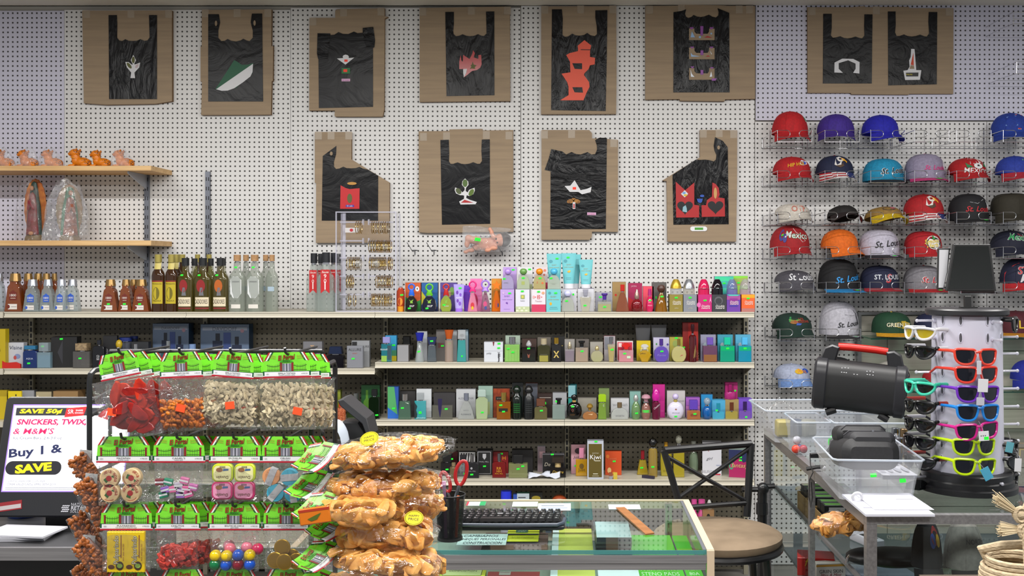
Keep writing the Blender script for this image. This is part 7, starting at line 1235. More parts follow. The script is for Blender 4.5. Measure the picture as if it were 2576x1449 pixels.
def candy(kind, t, w, h, W, zt, bagname, first):
 """separate sweets lying inside a hung bag: things of their own"""
 X0, Y0_, Z0 = t.location; g = kind + ' inside ' + bagname
 def put(mb, nm, label, cat, a, b, dy=0., rot=(0, 0, 0)): o = local(mb, nm, label, cat, (X0 + a * w, Y0_ - .004 + dy, Z0 - b * h), rot, g); return o
 r2 = random.Random(len(bagname))
 if kind == 'mazapan':
  for a, b, ro in ((-.25, .34, 10), (.2, .33, 70), (-.24, .68, 0), (.18, .68, -20)):
   mb = MB(); R_ = .0168; A = mb.M = R('Y', ro); mb.prism(ell(0, 0, R_, R_, 24), -.006, .006, M('cdb083', .45), .001); mb.poly(ell(0, 0, R_ * .3, R_ * .3, 12), -.0063, M('a01418')); mb.poly([(-.009, -.004), (-.003, -.009), (.001, -.003), (-.004, .002)], -.0062, M('2c5a24')); mb.poly([(.003, .004), (.007, .007), (.009, .002)], -.0062, M('2c5a24'))
   for i, ch in enumerate('dela Rosa'):
    an = 62 - i * 19
    if ch != ' ': mb.text(ch, R_ * .72 * math.sin(math.radians(-an + 10)), R_ * .72 * math.cos(math.radians(-an + 10)), -.0063, M('a01418'), h=.0046, rot=an - 10)
   for i in range(9): an = 150 + 8 * i; mb.text('M', R_ * .8 * math.sin(math.radians(an)), R_ * .8 * math.cos(math.radians(an)), -.0063, M('a01418'), h=.002, rot=180 - an)
   put(mb, 'peanut_candy', f'round cream candy printed with a red rose in {bagname}', 'candy', a, b)
 if kind == 'gum':
  cs = ['7a2a34', '1c8a68', '8a5ab8', 'd86a9c', 'a878c0', 'd8609a', '1c7a5c', 'b8b0c0', 'c06aa8', '9a6ac0', 'c85a90', 'd070a0']
  P_ = [(-.38, .5), (-.2, .5), (-.26, .76), (-.09, .74), (.06, .78), (.18, .74), (-.3, .92), (.02, .62), (.32, .68), (.06, .92), (.22, .9), (.14, .46)]
  for (a, b), c in zip(P_, cs): mb = MB(); mb.bbox(-.0075, .0075, -.004, .004, -.0058, .0058, M(c, .3), .001); mb.box(-.0076, .0076, -.0042, -.004, -.0015, .0015, PALE); put(mb, 'gum_pack', f'tiny {dict(zip(cs, ["maroon", "green", "purple", "pink", "lilac", "hot pink", "teal green", "whitish", "orchid", "violet", "rose", "light pink"]))[c]} gum pack in {bagname}', 'gum', a, b * .82 + .1, 0, (0, r2.uniform(-16, 16), 0))
 if kind == 'duvalin':
  for a, b, c, c2, nm in ((-.24, .24, 'b8c820', 'd8d49c', 'yellow'), (.22, .24, 'b8c820', 'd8d49c', 'yellow'), (-.25, .68, 'c0306c', 'd08aa8', 'pink'), (.21, .68, 'c0306c', 'd08aa8', 'pink')):
   mb = MB(); mb.prism(rrect(.037, .032, .009, 5), -.004, .004, M(c, .3), .001); mb.prism(rrect(.031, .026, .007, 5), -.0052, -.0041, M(c2, .25)); mb.text('Duvalin', 0, -.007, -.0056, M('5a3a10'), w=.021, flip=-1); mb.poly(ell(-.005, .006, .006, .004, 10), -.0055, M('8a5a34')); mb.poly([(.001, .004), (.011, .005), (.011, .008), (.002, .008)], -.0055, M('3a5a8a'))
   for i in range(5): mb.box(-.004 + .002 * i, -.0032 + .002 * i, -.0056, -.0053, .009, .0125, INK)
   put(mb, 'candy_tub', f'{nm} flat candy tub in {bagname}', 'candy', a, b)
 if kind == 'obleas':
  for a, b, c, nm, ro in ((-.3, .32, 'c88a5c', 'tan', 22), (.12, .34, '3a9cb8', 'blue', 85), (-.2, .72, '3a9cb8', 'blue', 40), (.2, .74, '3a9cb8', 'blue', -8)):
   mb = MB(); mb.M = R('Y', ro); mb.prism(ell(0, 0, .0155, .0155, 24), -.005, .005, M(c, .6), .0008); mb.box(-.006, .006, -.0056, .005, -.0157, .0157, M('a8a8ac', .5)); put(mb, 'wafer_roll', f'{nm} wafer disc under a grey paper band in {bagname}', 'candy', a, b, 0)
 if kind == 'bars':
  for a, s_ in ((-.17, 'first'), (.21, 'second')):
   mb = MB(); n = 13; ww, hh = .0172, .0355; p = [(-ww + 2 * ww * i / n, hh + .0008 * (i % 2)) for i in range(n + 1)] + [(ww - 2 * ww * i / n, -hh - .0008 * (i % 2)) for i in range(n + 1)]; mb.prism(p, -.004, .004, M('d0b010', .3), .0012)
   mb.text('Pulparindo', .001, .004, -.0046, M('1a1208'), w=.05, h=.0125, rot=90, off=.02); mb.text('Pulparindo', .001, .004, -.0048, M('c8c4b0'), w=.049, h=.011, rot=90); mb.box(.0075, .009, -.0044, -.0041, -.01, .03, M('7a3a10')); mb.poly(ell(-.009, -.026, .006, .004, 10), -.0045, M('5a3418')); mb.poly(ell(.006, -.024, .007, .008, 12), -.0045, M('3a2410')); mb.poly(ell(.006, -.024, .005, .004, 12), -.0047, M('7a9a3c')); mb.text('HOT AND SALTED', .0125, 0, -.0045, M('8a3a10'), w=.03, rot=90)
   put(mb, 'candy_bar', f'yellow flat candy bar in {bagname}', 'candy', a, .5)
 if kind == 'balls':
  cs = [('d8b810', 'yellow'), ('d8b810', 'yellow'), ('1c50b8', 'blue'), ('d8b810', 'yellow'), ('0c6a3c', 'green'), ('1c50b8', 'blue'), ('7a1c2c', 'maroon'), ('1c50b8', 'blue'), ('d86a7c', 'pink'), ('d0889a', 'pale pink'), ('c82c5c', 'red-pink'), ('e07a90', 'light pink')]
  P_ = [(-.38, .66, 0), (-.15, .67, 0), (.09, .65, 0), (.33, .65, 0), (-.39, .9, 0), (-.16, .91, 0), (.09, .9, 0), (.33, .9, 0), (-.13, .54, .014), (-.2, .5, .026), (.44, .55, .016), (.2, .52, .02)]
  for (a, b, dy), (c, nm) in zip(P_, cs): mb = MB(); mb.ball((0, 0, 0), .0102, M(c, .2), 16, 10); put(mb, 'gumball', f'{nm} gumball in {bagname}', 'gumball', a, b * .9, dy)
 if kind == 'coins':
  for i, (a, b, dy) in enumerate(((-.1, .42, .006), (-.26, .72, .003), (-.02, .74, -.003), (.26, .73, 0), (.12, .66, .008))): mb = MB(); mb.prism(ell(0, 0, .0145, .0145, 26), -.0015, .0015, M('b8902c', .28, .75), .0006); mb.prism(ell(0, 0, .0122, .0122, 26), -.0018, -.0014, M('a07c24', .3, .7)); put(mb, 'chocolate_coin', f'gold foil chocolate coin in {bagname}', 'coin', a, b, dy)
SN = [[('mango', 'REBANADA DE MANGO', 'dry mango slices', .0725, 158, 152, -9), ('nuts', 'CACAHUATE CON CHILE', 'hot peanuts', .0765, 134, 116, -2), ('seeds', 'SEMILLA TOSTADA', 'roasted pumpkin seeds', .074, 128, 140, 3.5), ('seeds', 'SEMILLA TOSTADA', 'roasted pumpkin seeds', .085, 132, 138, -1)],
      [('mazapan', 'MAZAPAN', 'peanut candy', .097, 108, 135, 0), ('gum', "CANEL'S", "bubble gum", .0935, 92, 131, 0), ('duvalin', 'DUVALIN', 'duvalin', .0935, 100, 133, 0), ('obleas', 'OBLEAS', 'oblea wafer', .086, 102, 122, 0)],
      [('bars', 'PULPARINDO', 'hot and salted tamarind pulp', .0935, 104, 132, 0), ('chile', 'CHILITOS', 'chili pop', .081, 100, 114, 0), ('balls', 'BOLITAS DE CHICLE', 'gum balls', .0945, 104, 133, 0), ('coins', 'CHOCO MONEDA', 'chocolate coin', .083, 104, 117, 0)]]
DESC = dict(mango='red dried mango slices', nuts='orange chile peanuts', seeds='pale pumpkin seeds', mazapan='rose-printed round candies', gum='tiny coloured gum packs', duvalin='flat yellow and pink candy tubs', obleas='banded wafer discs', bars='yellow candy bars', chile='small red chile candies', balls='coloured gumballs', coins='gold foil coins')
for k in range(3):
 for j, (kind, nm, sub, W, bh, hw, tilt) in enumerate(SN[k]):
  px = PXS[k][j]; Yb = 1.878; Hh = 66 * Yb / F if k else 64 * Yb / F; yb = PYS[k] + 66; w = W * .9 if k else hw * Yb / F; h = bh * Yb / F; extra = (' nearest the rack end' if kind == 'seeds' and j == 3 else ' beside the peanuts' if kind == 'seeds' else '')
  for c in (2, 1, 0):
   place = WORDS[c]
   loc = (X(px, Yb) + .011 * c, Yb + .03 * c, Z(yb, Yb) - .0045 * c)
   if c == 2:
    t = thing('snack_bag', f'green-headed bag of {DESC[kind]}{extra}, {place} on its peg', 'snack bag', loc, (0, tilt * 1.0, 0), group='green-headed snack bags on the wire rack')
    header_mb(W, Hh, nm, sub, ends=k > 0).build('header_card', t)
    pouch_mb(w, h, .028, FILM).build('pouch', t)
    if kind in ('seeds', 'nuts', 'mango', 'chile'):
     mb, pn = fill(kind, w, h, 5 * k + j); o = mb.build(pn, t); o['kind'] = 'stuff'
    if k == 0:
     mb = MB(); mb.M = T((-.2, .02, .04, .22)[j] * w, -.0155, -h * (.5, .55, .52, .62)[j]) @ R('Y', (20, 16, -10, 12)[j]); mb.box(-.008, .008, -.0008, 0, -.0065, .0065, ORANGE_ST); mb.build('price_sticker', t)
    root = t
   else:
    t = dup(root, loc, (0, tilt * (1 + .3 * (1 - c)) - (2 if c else 0), 0), f'green-headed bag of {DESC[kind]}{extra}, {place} on its peg')
   if c == 0: candy(kind, t, w, h, W, 0, f'the front bag of {DESC[kind]}', True)
for px in (325, 460, 590, 725):          # a fourth row just enters the view
 t = dup(root, (X(px, 1.878), 1.878, Z(1498, 1.878)), (0, 0, 0), f'green-headed bag in the lowest row, below the {dict(zip((325, 460, 590, 725), ("yellow candy bars", "red chile candies", "gumballs", "gold coins")))[px]}')
RIND = texmat('pork_rind', 'c47e2e', 'e6ae5e', (40, 40, 40), .55, .6); RFILM = filmmat('crinkled_film', 24., .05, .55, rough=.08)
def strip_geo(mb, c, L_, Wd, bend, rot, m):
 A = mb.M; mb.M = A @ T(*c) @ Euler(rot).to_matrix().to_4x4(); rr = L_ / max(bend, .2); p = c[0] * 90
 def fn(u, v):
  a = 2 * PI * u; th = (v - .5) * bend; e = 1 - (2 * v - 1) ** 8 * .45; f_ = 1 - (2 * v - 1) ** 10; x = Wd / 2 * math.copysign(abs(math.cos(a)) ** .7, math.cos(a)) * e; o = .0042 * math.sin(a) * f_ + .003 * math.sin(v * 5 + p) * math.cos(a) + 9 * x * x; return ((rr + o) * math.sin(th), x * (1 + .08 * math.sin(6 * v + p)), (rr + o) * math.cos(th) - rr)
 mb.grid(fn, 10, 8, m, True, True); mb.M = A
def rindbag(x0, x1, yt, yb, tilt, seed, label, Y, hd=True, dep=.13, big=1.):
 w = (x1 - x0) * Y / F; h = (yb - yt) * Y / F; t = thing('pork_rind_bag', label, 'snack bag', (X((x0 + x1) / 2, Y), Y, Z((yt + yb) / 2, Y)), (0, -tilt, 0), group='pork rind bags hung on the rack side')
 def prof(v): return max(.02, math.sin(PI * (.04 + .92 * v)) ** .62)
 mb = MB(); r2 = random.Random(seed)
 def fn(u, v):
  a = 2 * PI * u; q = prof(v); k = 1 + .05 * math.sin(4 * a + seed) + .04 * math.sin(7 * a + 9 * v); tail = .3 if v > .93 else 1
  return ((v - .5) * w * 1.06, dep / 2 * (q ** .5 if v > .5 else q) * math.cos(a) * k, h / 2 * q * math.sin(a) * k)
 mb.grid(fn, 30, 20, RFILM, True, True); mb.build('pouch', t)
 mb = MB(); n = 0
 while n < int(125 / big ** 1.5):
  v = r2.uniform(.1, .9); a = r2.uniform(0, 2 * PI); q = prof(v) * r2.choice((.66, .7, .4)); n += 1
  strip_geo(mb, ((v - .5) * w * .95, dep / 2 * q * math.cos(a), h / 2 * q * math.sin(a)), r2.uniform(.024, .036) * big, r2.uniform(.012, .02) * big, r2.uniform(.5, 1.9), (a - PI / 2 + r2.uniform(-.35, .35), r2.uniform(-.3, .3), r2.uniform(-.9, .9) + PI * r2.randint(0, 1)), RIND)
 mb.ball((.0, 0, 0), 1, M('b87a34', .6), 16, 10, (w * .36, dep * .3, h * .3)); o = mb.build('pork_rinds', t); o['kind'] = 'stuff'
 if hd:
  Wc, Hc = .078, .052
  def bend(a, b, y): return (-w / 2 + .012 - b * .92 + a * .5, -.012 + a * .6 + y * 2, -.006 + a * .46 + 5 * a * a + b * .28 - y * 2)
  header_mb(Wc, Hc, 'CHICHARRON', '', '', True, fn=bend).build('header_card', t)
 return t
def yst(t, x, y, z, ry=0, rx=-60):
 mb = MB(); mb.M = T(x, y, z) @ R('Y', ry) @ R('X', rx); mb.prism(ell(0, 0, .0165, .0155, 24), -.0006, 0, M('d8c408', .4)); mb.tube([(.0148 * math.cos(2 * PI * i / 24), -.0006, .0138 * math.sin(2 * PI * i / 24)) for i in range(24)], .0004, INK, 4, True); mb.text('HAPPY', 0, .004, -.001, INK, w=.018); mb.text('PRICE', 0, -.003, -.001, INK, w=.018); mb.build('round_sticker', t)
YR = 1.86
t = rindbag(812, 1140, 1091, 1183, 6, 1, 'topmost clear bag of pork rinds hung on the rack side', YR); yst(t, -.024, -.03, .0305, -6, -48)
rindbag(795, 1128, 1172, 1263, 2, 2, 'second bag of pork rinds from the top', YR + .01)
t = rindbag(815, 1010, 1240, 1322, 0, 3, 'third bag of pork rinds, with an orange salsa sachet', YR - .03, True, .11, 1.5)
mb = MB(); mb.M = T(-.068, -.062, .004) @ R('Y', -8); mb.bbox(-.026, .026, -.003, .003, -.014, .014, M('c86a0c', .25), .002); mb.box(-.0262, .0262, -.0034, -.0031, .008, .012, M('a02c10')); mb.poly([(-.012, -.004), (.002, .001), (.012, .004), (.004, -.006), (-.006, -.008)], -.0036, M('4a5a10')); mb.build('salsa_sachet', t)
rindbag(985, 1118, 1225, 1320, 12, 8, 'bag of pork rinds wedged behind the third one', YR + .1, False, .1)
t = rindbag(845, 1100, 1290, 1383, -4, 4, 'fourth bag of pork rinds, pointing at the pen cup', YR, True, .13, 1.5); yst(t, .05, -.03, .034, 0, -50)
t = rindbag(815, 1105, 1362, 1460, -3, 5, 'fifth bag of pork rinds, low and wide', YR - .02, True, .14, 1.5)
t = rindbag(1000, 1112, 1372, 1470, -12, 6, 'small bag of pork rinds with a yellow round sticker facing out', YR + .11, False, .1, 1.3); yst(t, -.008, -.055, .016, 8, -12)
rindbag(800, 1090, 1440, 1530, -4, 7, 'lowest bag of pork rinds, cut off by the photo edge', YR, True, .13, 1.4)
wire2 = MB(); xx = X(812, 1.9);
for z in (1.29, 1.23, 1.18, 1.13, 1.08): wire2.tube([(xr + .006, 2.02, z), (xr + .03, 1.96, z), (xr + .045, 1.9, z + .004)], .0025, RK, 6)
o = wire2.build('side_peg', bpy.data.objects['snack_rack'], origin=bpy.data.objects['snack_rack'].location)
NUTB = texmat('glazed_nut', '6a3010', 'b86a2c', (50, 50, 50), .3)
def nutbar(a, b, Y, seed, label, card):
 a3 = Vector((X(a[0], Y), Y, Z(a[1], Y))); b3 = Vector((X(b[0], Y), Y, Z(b[1], Y))); L_ = (b3 - a3).length; ang = math.degrees(math.atan2(b3.x - a3.x, -(b3.z - a3.z)))
 t = thing('nut_bar_bag', label, 'snack bag', a3, (0, ang, 0), group='nut bars hung on the rack side'); r2 = random.Random(seed); w = .034
 pouch_mb(w * 1.35, L_ * 1.12, .026, FILM).build('pouch', t); mb = MB(); mb.bbox(-w / 2, w / 2, -.006, .006, -L_, -.004, M('5a2a10', .4), .004)
 for i in range(150): seed_geo(mb, (r2.uniform(-.5, .5) * w, r2.uniform(-.0085, -.005), -r2.uniform(.03, 1) * L_), r2.uniform(.003, .0052), (r2.uniform(0, 6), r2.uniform(0, 6), 0), NUTB, 'nut')
 o = mb.build('nuts', t)
 mb = MB(); mb.M = R('Y', -ang) @ T(.012, .012, .004) @ R('Y', 6); mb.box(-.011, .011, -.0005, .0005, -.024, .004, M('b0b2b4', .5)); mb.text('NET WT', 0, -.006, -.0008, M('3a3a40'), w=.012); mb.text('3.5 OZ', 0, -.012, -.0008, M('3a3a40'), w=.014); mb.build('header_card', t)
for i, (a, b) in enumerate((((192, 1146), (122, 1245)), ((206, 1206), (140, 1322)), ((192, 1292), (132, 1392)), ((200, 1362), (124, 1444)), ((202, 1420), (150, 1510)))): nutbar(a, b, 1.93 - .025 * (i % 2) + .03 * (i == 0), i, f'clear-wrapped peanut bar hung on the rack side, {["topmost", "second from the top", "third from the top", "fourth from the top", "lowest"][i]}', 1)
t = thing('hanging_tag', 'white printed tag on a black strap hanging from the rack corner', 'tag', (X(808, 1.985), 1.985, Z(1100, 1.985)))
mb = MB(); mb.M = T(0, 0, .062) @ R('Y', -10); mb.bbox(-.0095, .0095, -.002, .002, -.0145, .0145, M('b8b8c0', .4), .001)
for k in range(4): q = .007 if k % 2 == 0 else .004; mb.box(-q, q, -.0024, -.0021, .0088 - .0062 * k, .0108 - .0062 * k, M('6a6a72'))
mb.build('card', t); mb = MB(); mb.M = T(0, 0, .062) @ R('Y', -10); mb.bbox(-.0095, .0095, -.0022, .0022, -.018, -.0146, BLACK, .001); mb.bbox(-.0095, .0095, -.0022, .0022, .0146, .018, BLACK, .001); mb.build('holder', t)
mb = MB(); mb.tube([(.001, 0, .043), (.003, 0, .02), (.004, 0, .0)], .0035, BLACK, 6); mb.build('strap', t); mb = MB(); n = 14; mb.tube([(-.002 + .007 * math.cos(2 * PI * i / n), 0, .088 + .009 * math.sin(2 * PI * i / n)) for i in range(n)], .001, CHROME, 5, True); mb.build('ring', t)
XR0, XR1, YR0, YR1 = .748, 1.95, 2.66, 4.06
AL2 = texmat('case_aluminium', '8a888a', 'a4a2a4', (120, 4, 120), .35, m=.7)
t = thing('glass_case', 'aluminium-framed glass display case carrying bins and the sunglasses tower', 'display case', ((XR0 + XR1) / 2, 3.36, 0))
CG2 = glassmat('case_glass_grey', (.82, .86, .86, 1), .04, .8)
for nm, m, a in (('glass_top', CG2, (XR0 + .024, XR1, YR0 + .024, YR1 - .02, ZC - .006, ZC)), ('front_rail', AL2, (XR0 + .0002, XR1, YR0, YR0 + .024, ZC - .022, ZC + .001)), ('side_rail', AL2, (XR0, XR0 + .024, YR0 + .0245, YR1, ZC - .03, ZC + .001)), ('post', AL2, (XR0, XR0 + .026, YR0, YR0 + .026, 0, ZC - .0225)),
                 ('side_post', AL2, (XR0, XR0 + .016, 3.285, 3.31, 0, ZC - .0305)), ('post', AL2, (XR0, XR0 + .024, YR1 - .024, YR1, 0, ZC - .0305)), ('front_glass', CG2, (XR0 + .0265, XR1, YR0 + .008, YR0 + .012, .1, ZC - .031)), ('side_glass', CG2, (XR0 + .017, XR0 + .02, 3.312, YR1 - .025, .1, ZC - .031)),
                 ('glass_shelf', CG2, (XR0 + .028, XR1, YR0 + .03, YR1 - .03, .742, .75)), ('shelf_rail', AL2, (XR0 + .0265, XR0 + .034, YR0 + .03, YR1 - .03, .7505, .762)), ('lower_shelf', M('7a7a7c', .4), (XR0 + .028, XR1, YR0 + .03, YR1 - .03, .56, .57)), ('base', M('4a4a4c', .5), (XR0 + .027, XR1, YR0 + .03, YR1 - .025, .0, .1))):
 mb = MB(); mb.box(*a, m); part(mb, nm, t)
ZT_ = ZC + .0008; BINM = filmmat('bin_plastic', 6., .06, .5, (.93, .94, .97, 1), .2, .15, .16)
def onto(px, py, z=ZC): Y = yz(py, z); return X(px, Y), Y
def bin_(label, cx, cy, w, d, h, rz=0, z=ZT_, stick=()):
 t = thing('storage_bin', label, 'bin', (cx, cy, z), (0, 0, rz)); mb = MB()
 def ring(k, zz, ins=0.): return [((w / 2 * k - ins) * a, (d / 2 * k - ins) * b, zz) for a, b in ((-.92, -1), (.92, -1), (1, -.92), (1, .92), (.92, 1), (-.92, 1), (-1, .92), (-1, -.92))]
 rs = [ring(.82, 0), ring(.9, h * .62), ring(.93, h * .63), ring(1, h), ring(1.0, h + .0001, .002), ring(.82, .003, .003)]; n = 8
 vs = [p for r_ in rs[:4] for p in r_]; mb.add(vs, [tuple(reversed(range(8)))] + [(k * n + i, k * n + (i + 1) % n, (k + 1) * n + (i + 1) % n, (k + 1) * n + i) for k in range(3) for i in range(n)], BINM); mb.build('tub', t)
 mb = MB(); mb.tube(ring(1.01, h), .003, GL('ccd4e0', .6), 6, True); mb.build('rim', t)
 for (a, b) in stick: mb = MB(); k = .9 - (.02); mb.M = T(a * w / 2, -d / 2 * k - .004, b * h) @ R('Y', -6); mb.box(-.008, .008, -.0006, 0, -.005, .005, GREEN); mb.build('price_sticker', t)
 return t
def lump(name, label, cat, balls, m, loc, vox=.006, rz=0):
 t = thing(name, label, cat, loc, (0, 0, rz)); blob('body', balls, vox, m, t, 3); return t
cx, cy = onto(2190, 1262 - 40); bx, by = X(2172, 2.95), 2.98
bin_('clear storage bin holding the black backpack, with two green stickers', bx + .012, by - .004, .235, .36, .112, -4, stick=((-.1, .62), (.55, .5)))
bin_('large clear bin at the back of the case, filled with small wrapped goods', X(2050, 3.86), 3.86, .42, .3, .115, 2); bin_('clear bin holding red and blue small balls', (.802), 3.565, .112, .22, .112, -1); bin_('wide empty clear bin under the portable speaker', 1.0, 3.565, .255, .22, .11, -2)
for i, (a, b, c, nm) in enumerate(((2002, 1098, 'd8402c', 'orange-red'), (2012, 1106, '4a3a8c', 'purple'), (2021, 1100, 'a83040', 'crimson'), (2008, 1088, 'b0b0b8', 'silver'))): mb = MB(); mb.ball((0, 0, 0), .014, M(c, .35)); local(mb, 'small_ball', f'{nm} small ball in a clear bin on the case', 'ball', (X(a, 3.5), 3.5 + .02 * (i % 2), ZT_ + .018 + .026 * (i == 3)))
mb = MB(); mb.grid(lambda u, v: (-.06 + .12 * u, -.03 + .06 * v, .07 * math.sin(PI * u) * (1 - .5 * v) + .01 * math.sin(14 * u + 9 * v)), 14, 8, FILM, True); local(mb, 'plastic_packet', 'crinkled clear packet sticking out of the large back bin', 'packet', (X(1962, 3.86), 3.86, ZT_ + .075));
for i, (a, c, nm) in enumerate(((1972, 'a89a50', 'tan'), (2000, '3a4458', 'dark blue'), (2030, '8a8878', 'grey'))): mb = MB(); mb.bbox(-.03, .03, -.025, .025, 0, .06, M(c, .5), .008); local(mb, 'small_box', f'{nm} small box inside the large back bin', 'box', (X(a, 3.84), 3.84, ZT_ + .005), (0, 0, 20 * i))
BPK = texmat('nylon_black', '131316', '1e1e22', (120, 120, 120), .6)
t = thing('backpack', 'small black backpack lying in the clear bin', 'backpack', (bx + .012, by - .004, ZT_ + .036), (-8, 0, -4))
mb = MB(); mb.prism(rrect(.156, .085, .034, 5, 0, .062), -.1, .135, BPK, .022); mb.build('main_body', t); mb = MB(); mb.prism(rrect(.14, .05, .022, 5, 0, .112), .02, .13, BPK, .016); mb.build('upper_pocket', t)
mb = MB(); mb.prism(rrect(.125, .045, .02, 5, .008, .1), -.085, .06, M('222227', .6), .014); mb.build('front_pocket', t)
for y_, z_ in ((.022, .1385), (-.02, .1235)): mb = MB(); mb.tube([(-.06, y_, z_ - .012), (-.045, y_, z_), (.05, y_, z_), (.065, y_, z_ - .012)], .0022, M('37373c', .4), 6); mb.build('zipper', t)
mb = MB(); mb.box(.016, .022, -.03, -.024, .1, .127, CHROME); mb.build('zipper_pull', t); mb = MB(); mb.tube([(-.03, .128, .1), (-.03, .15, .13), (.03, .15, .13), (.03, .128, .1)], .005, BPK, 8); mb.build('carry_loop', t)
sx_, sy_ = X(2156, 3.56), 3.56; t = thing('portable_speaker', 'black portable speaker with a red carrying handle, standing in the back of the bins', 'speaker', (sx_, sy_, ZT_ + .122), (0, 5, -17)); w = .275
pr = rrect(.135, .165, .05, 5)
mb = MB(); mb.M = T(0, 0, .095) @ R('Z', 90); mb.prism(pr, -w / 2, w / 2, M('151517', .5), .008); mb.build('cabinet', t); mb = MB(); mb.M = T(0, 0, .095) @ R('Z', 90); mb.prism(rrect(.144, .172, .05, 5), -w / 2 - .012, -w / 2 + .03, M('222226', .4), .008); mb.build('bumper', t); mb = MB(); mb.M = T(0, 0, .095) @ R('Z', 90); mb.prism(rrect(.144, .172, .05, 5), w / 2 - .035, w / 2 + .012, M('222226', .4), .008); mb.build('bumper', t)
mb = MB(); mb.M = T(0, 0, .095) @ R('Z', 90); mb.prism(rrect(.1, .125, .04, 5), -w / 2 - .014, -w / 2 - .011, M('08080a', .7)); mb.build('end_grille', t)
for s in (-1, 1): mb = MB(); mb.prism([(s * .085, .17), (s * .14, .165), (s * .125, .215), (s * .1, .228), (s * .075, .222)], -.02, .02, M('1c1c20', .4), .005); mb.build('handle_mount', t)
mb = MB(); mb.tube([(-.08, 0, .222), (-.04, 0, .224), (.04, 0, .224), (.08, 0, .222)], .0125, M('c0180c', .35), 12); mb.build('handle', t)
mb = MB(); r2 = random.Random(3)
for a, b in ((-.06, .01), (-.05, .012), (-.04, .012), (-.06, -.004), (-.052, -.004), (-.045, -.004), (-.02, -.006), (-.01, -.006), (.02, .008), (.03, .01), (.04, .008), (.022, -.002), (.03, -.002), (.04, -.002), (.022, -.01), (.03, -.012), (.04, -.01)): mb.box(a - .002, a + .002, -.0655, -.064, .148 + b - .0012, .148 + b + .0012, M('c8c8cc', .4, e=.2))
mb.M = T(0, -.003, 0); mb.build('control_buttons', t);
for s in (-1, 1): mb = MB(); mb.tube([(s * .1, -.03, .0), (s * .07, -.03, .014)], .012, M('18181b', .5), 8); mb.build('foot', t)
def torch(px, py0, py1, c, label, lean=0, Y=0):
 z = ZT_; Y = yz(1170 - Y, z); h = (py1 - py0) * Y / F; t = thing('flashlight', label, 'flashlight', (X(px, Y), Y, z), (0, lean, 0)); mb = MB(); mb.lathe([(.009, 0), (.0095, h * .35), (.0125, h * .45), (.0125, h * .98), (.011, h)], M(c, .3, .6), 14); mb.build('body', t)
 mb = MB(); mb.tube([(.004, -.0135, h * .95), (.004, -.0145, h * .5)], .0014, M('c8a03c', .2, .9), 5); mb.build('clip', t); mb = MB(); mb.lathe([(.0098, h * .06), (.0098, h * .12)], M('b8903c', .25, .9), 14, cap=False); mb.build('band', t)
 mb = MB(); mb.box(-.006, .007, -.0135, -.0128, h * .74, h * .82, M('d0d0d4', .5)); mb.build('label_strip', t)
torch(2230, 1082, 1160, '2a2a2e', 'black flashlight behind the orange one'); torch(2243, 1086, 1150, '6c6e74', 'grey flashlight leaning beside the orange one', 8, 12); torch(2262, 1090, 1166, '6a6c72', 'grey flashlight in front, with a white label', 0, -6); torch(2283, 1096, 1180, '4a3834', 'brown flashlight partly behind the sunglasses', 0, -10); torch(2218, 1090, 1160, 'c06414', 'orange flashlight leaning across the others', -24, -14)
torch(2252, 1086, 1158, '55575c', 'grey flashlight in the back row', 0, 22); torch(2274, 1086, 1158, '7a6448', 'bronze flashlight in the back row', 0, 20)
sl = lambda *a, **k: slab(*a, **k)
sl('foam_tray', 'white foam tray with round cells under the flashlights', 'tray', 2222, 2310, 1140, 1196, ZT_ + .012, .0118, M('b0b0b4', .6), None, [('e', -.35 + .23 * i, .2 + .3 * j, .08, .1, '909096') for i in range(4) for j in range(3)])
sl('paper_stack', 'stack of white papers at the corner of the glass case', 'paper', 2178, 2352, 1243, 1294, ZT_ + .006, .0057, M('c8c8d4', .6), None, [('r', -.42, .1, .3, .33, '9a9aa8')]); sl('paper_sheet', 'loose white sheet sliding out over the paper stack', 'paper', 2200, 2350, 1240, 1282, ZT_ + .0075, .0008, M('d0d0da', .6), None, [('r', .1, .4, .6, .62, 'b0b0bc')])
mb = MB(); x_, y_ = onto(2159, 1268); mb.M = T(x_, y_ + .01, ZT_ + .016) @ R('X', 20); n = 20; mb.tube([(.012 * math.cos(2 * PI * i / n), 0, .012 * math.sin(2 * PI * i / n)) for i in range(n)], .004, M('d0d0d4', .4), 8, True); single(mb, 'tape_ring', 'white tape ring in front of the backpack bin', 'tape')
x_, y_ = X(2178, 3.36), 3.4; t = thing('cup', 'white paper cup lying among the goods on the case', 'cup', (x_, y_ - .04, ZT_)); mb = MB(); mb.lathe([(.026, 0), (.032, .038), (.0335, .04), (.031, .04), (.025, .004)], M('b8b4c8', .4, a=.8), 20); mb.build('body', t)
t = thing('pill_vial', 'amber vial with a white cap behind the white cup', 'bottle', (X(2180, 3.42), 3.425, ZT_)); mb = MB(); mb.lathe([(.011, 0), (.011, .04)], texmat('vial', '7a4a34', 'a89a90', (90, 90, 90), .3), 14); mb.build('body', t); mb = MB(); mb.lathe([(.012, .04), (.012, .053), (.011, .054)], WHITE, 14); mb.build('lid', t)
mb = MB(); mb.bbox(-.016, .016, -.008, .008, 0, .042, M('2a2c30', .4), .003); mb.box(-.012, .012, -.0086, -.0081, .008, .034, M('7c7e84', .3)); local(mb, 'gadget_box', 'small black and silver gadget box beside the vial', 'box', (X(2148, 3.42), 3.42, ZT_), (0, -12, 0))
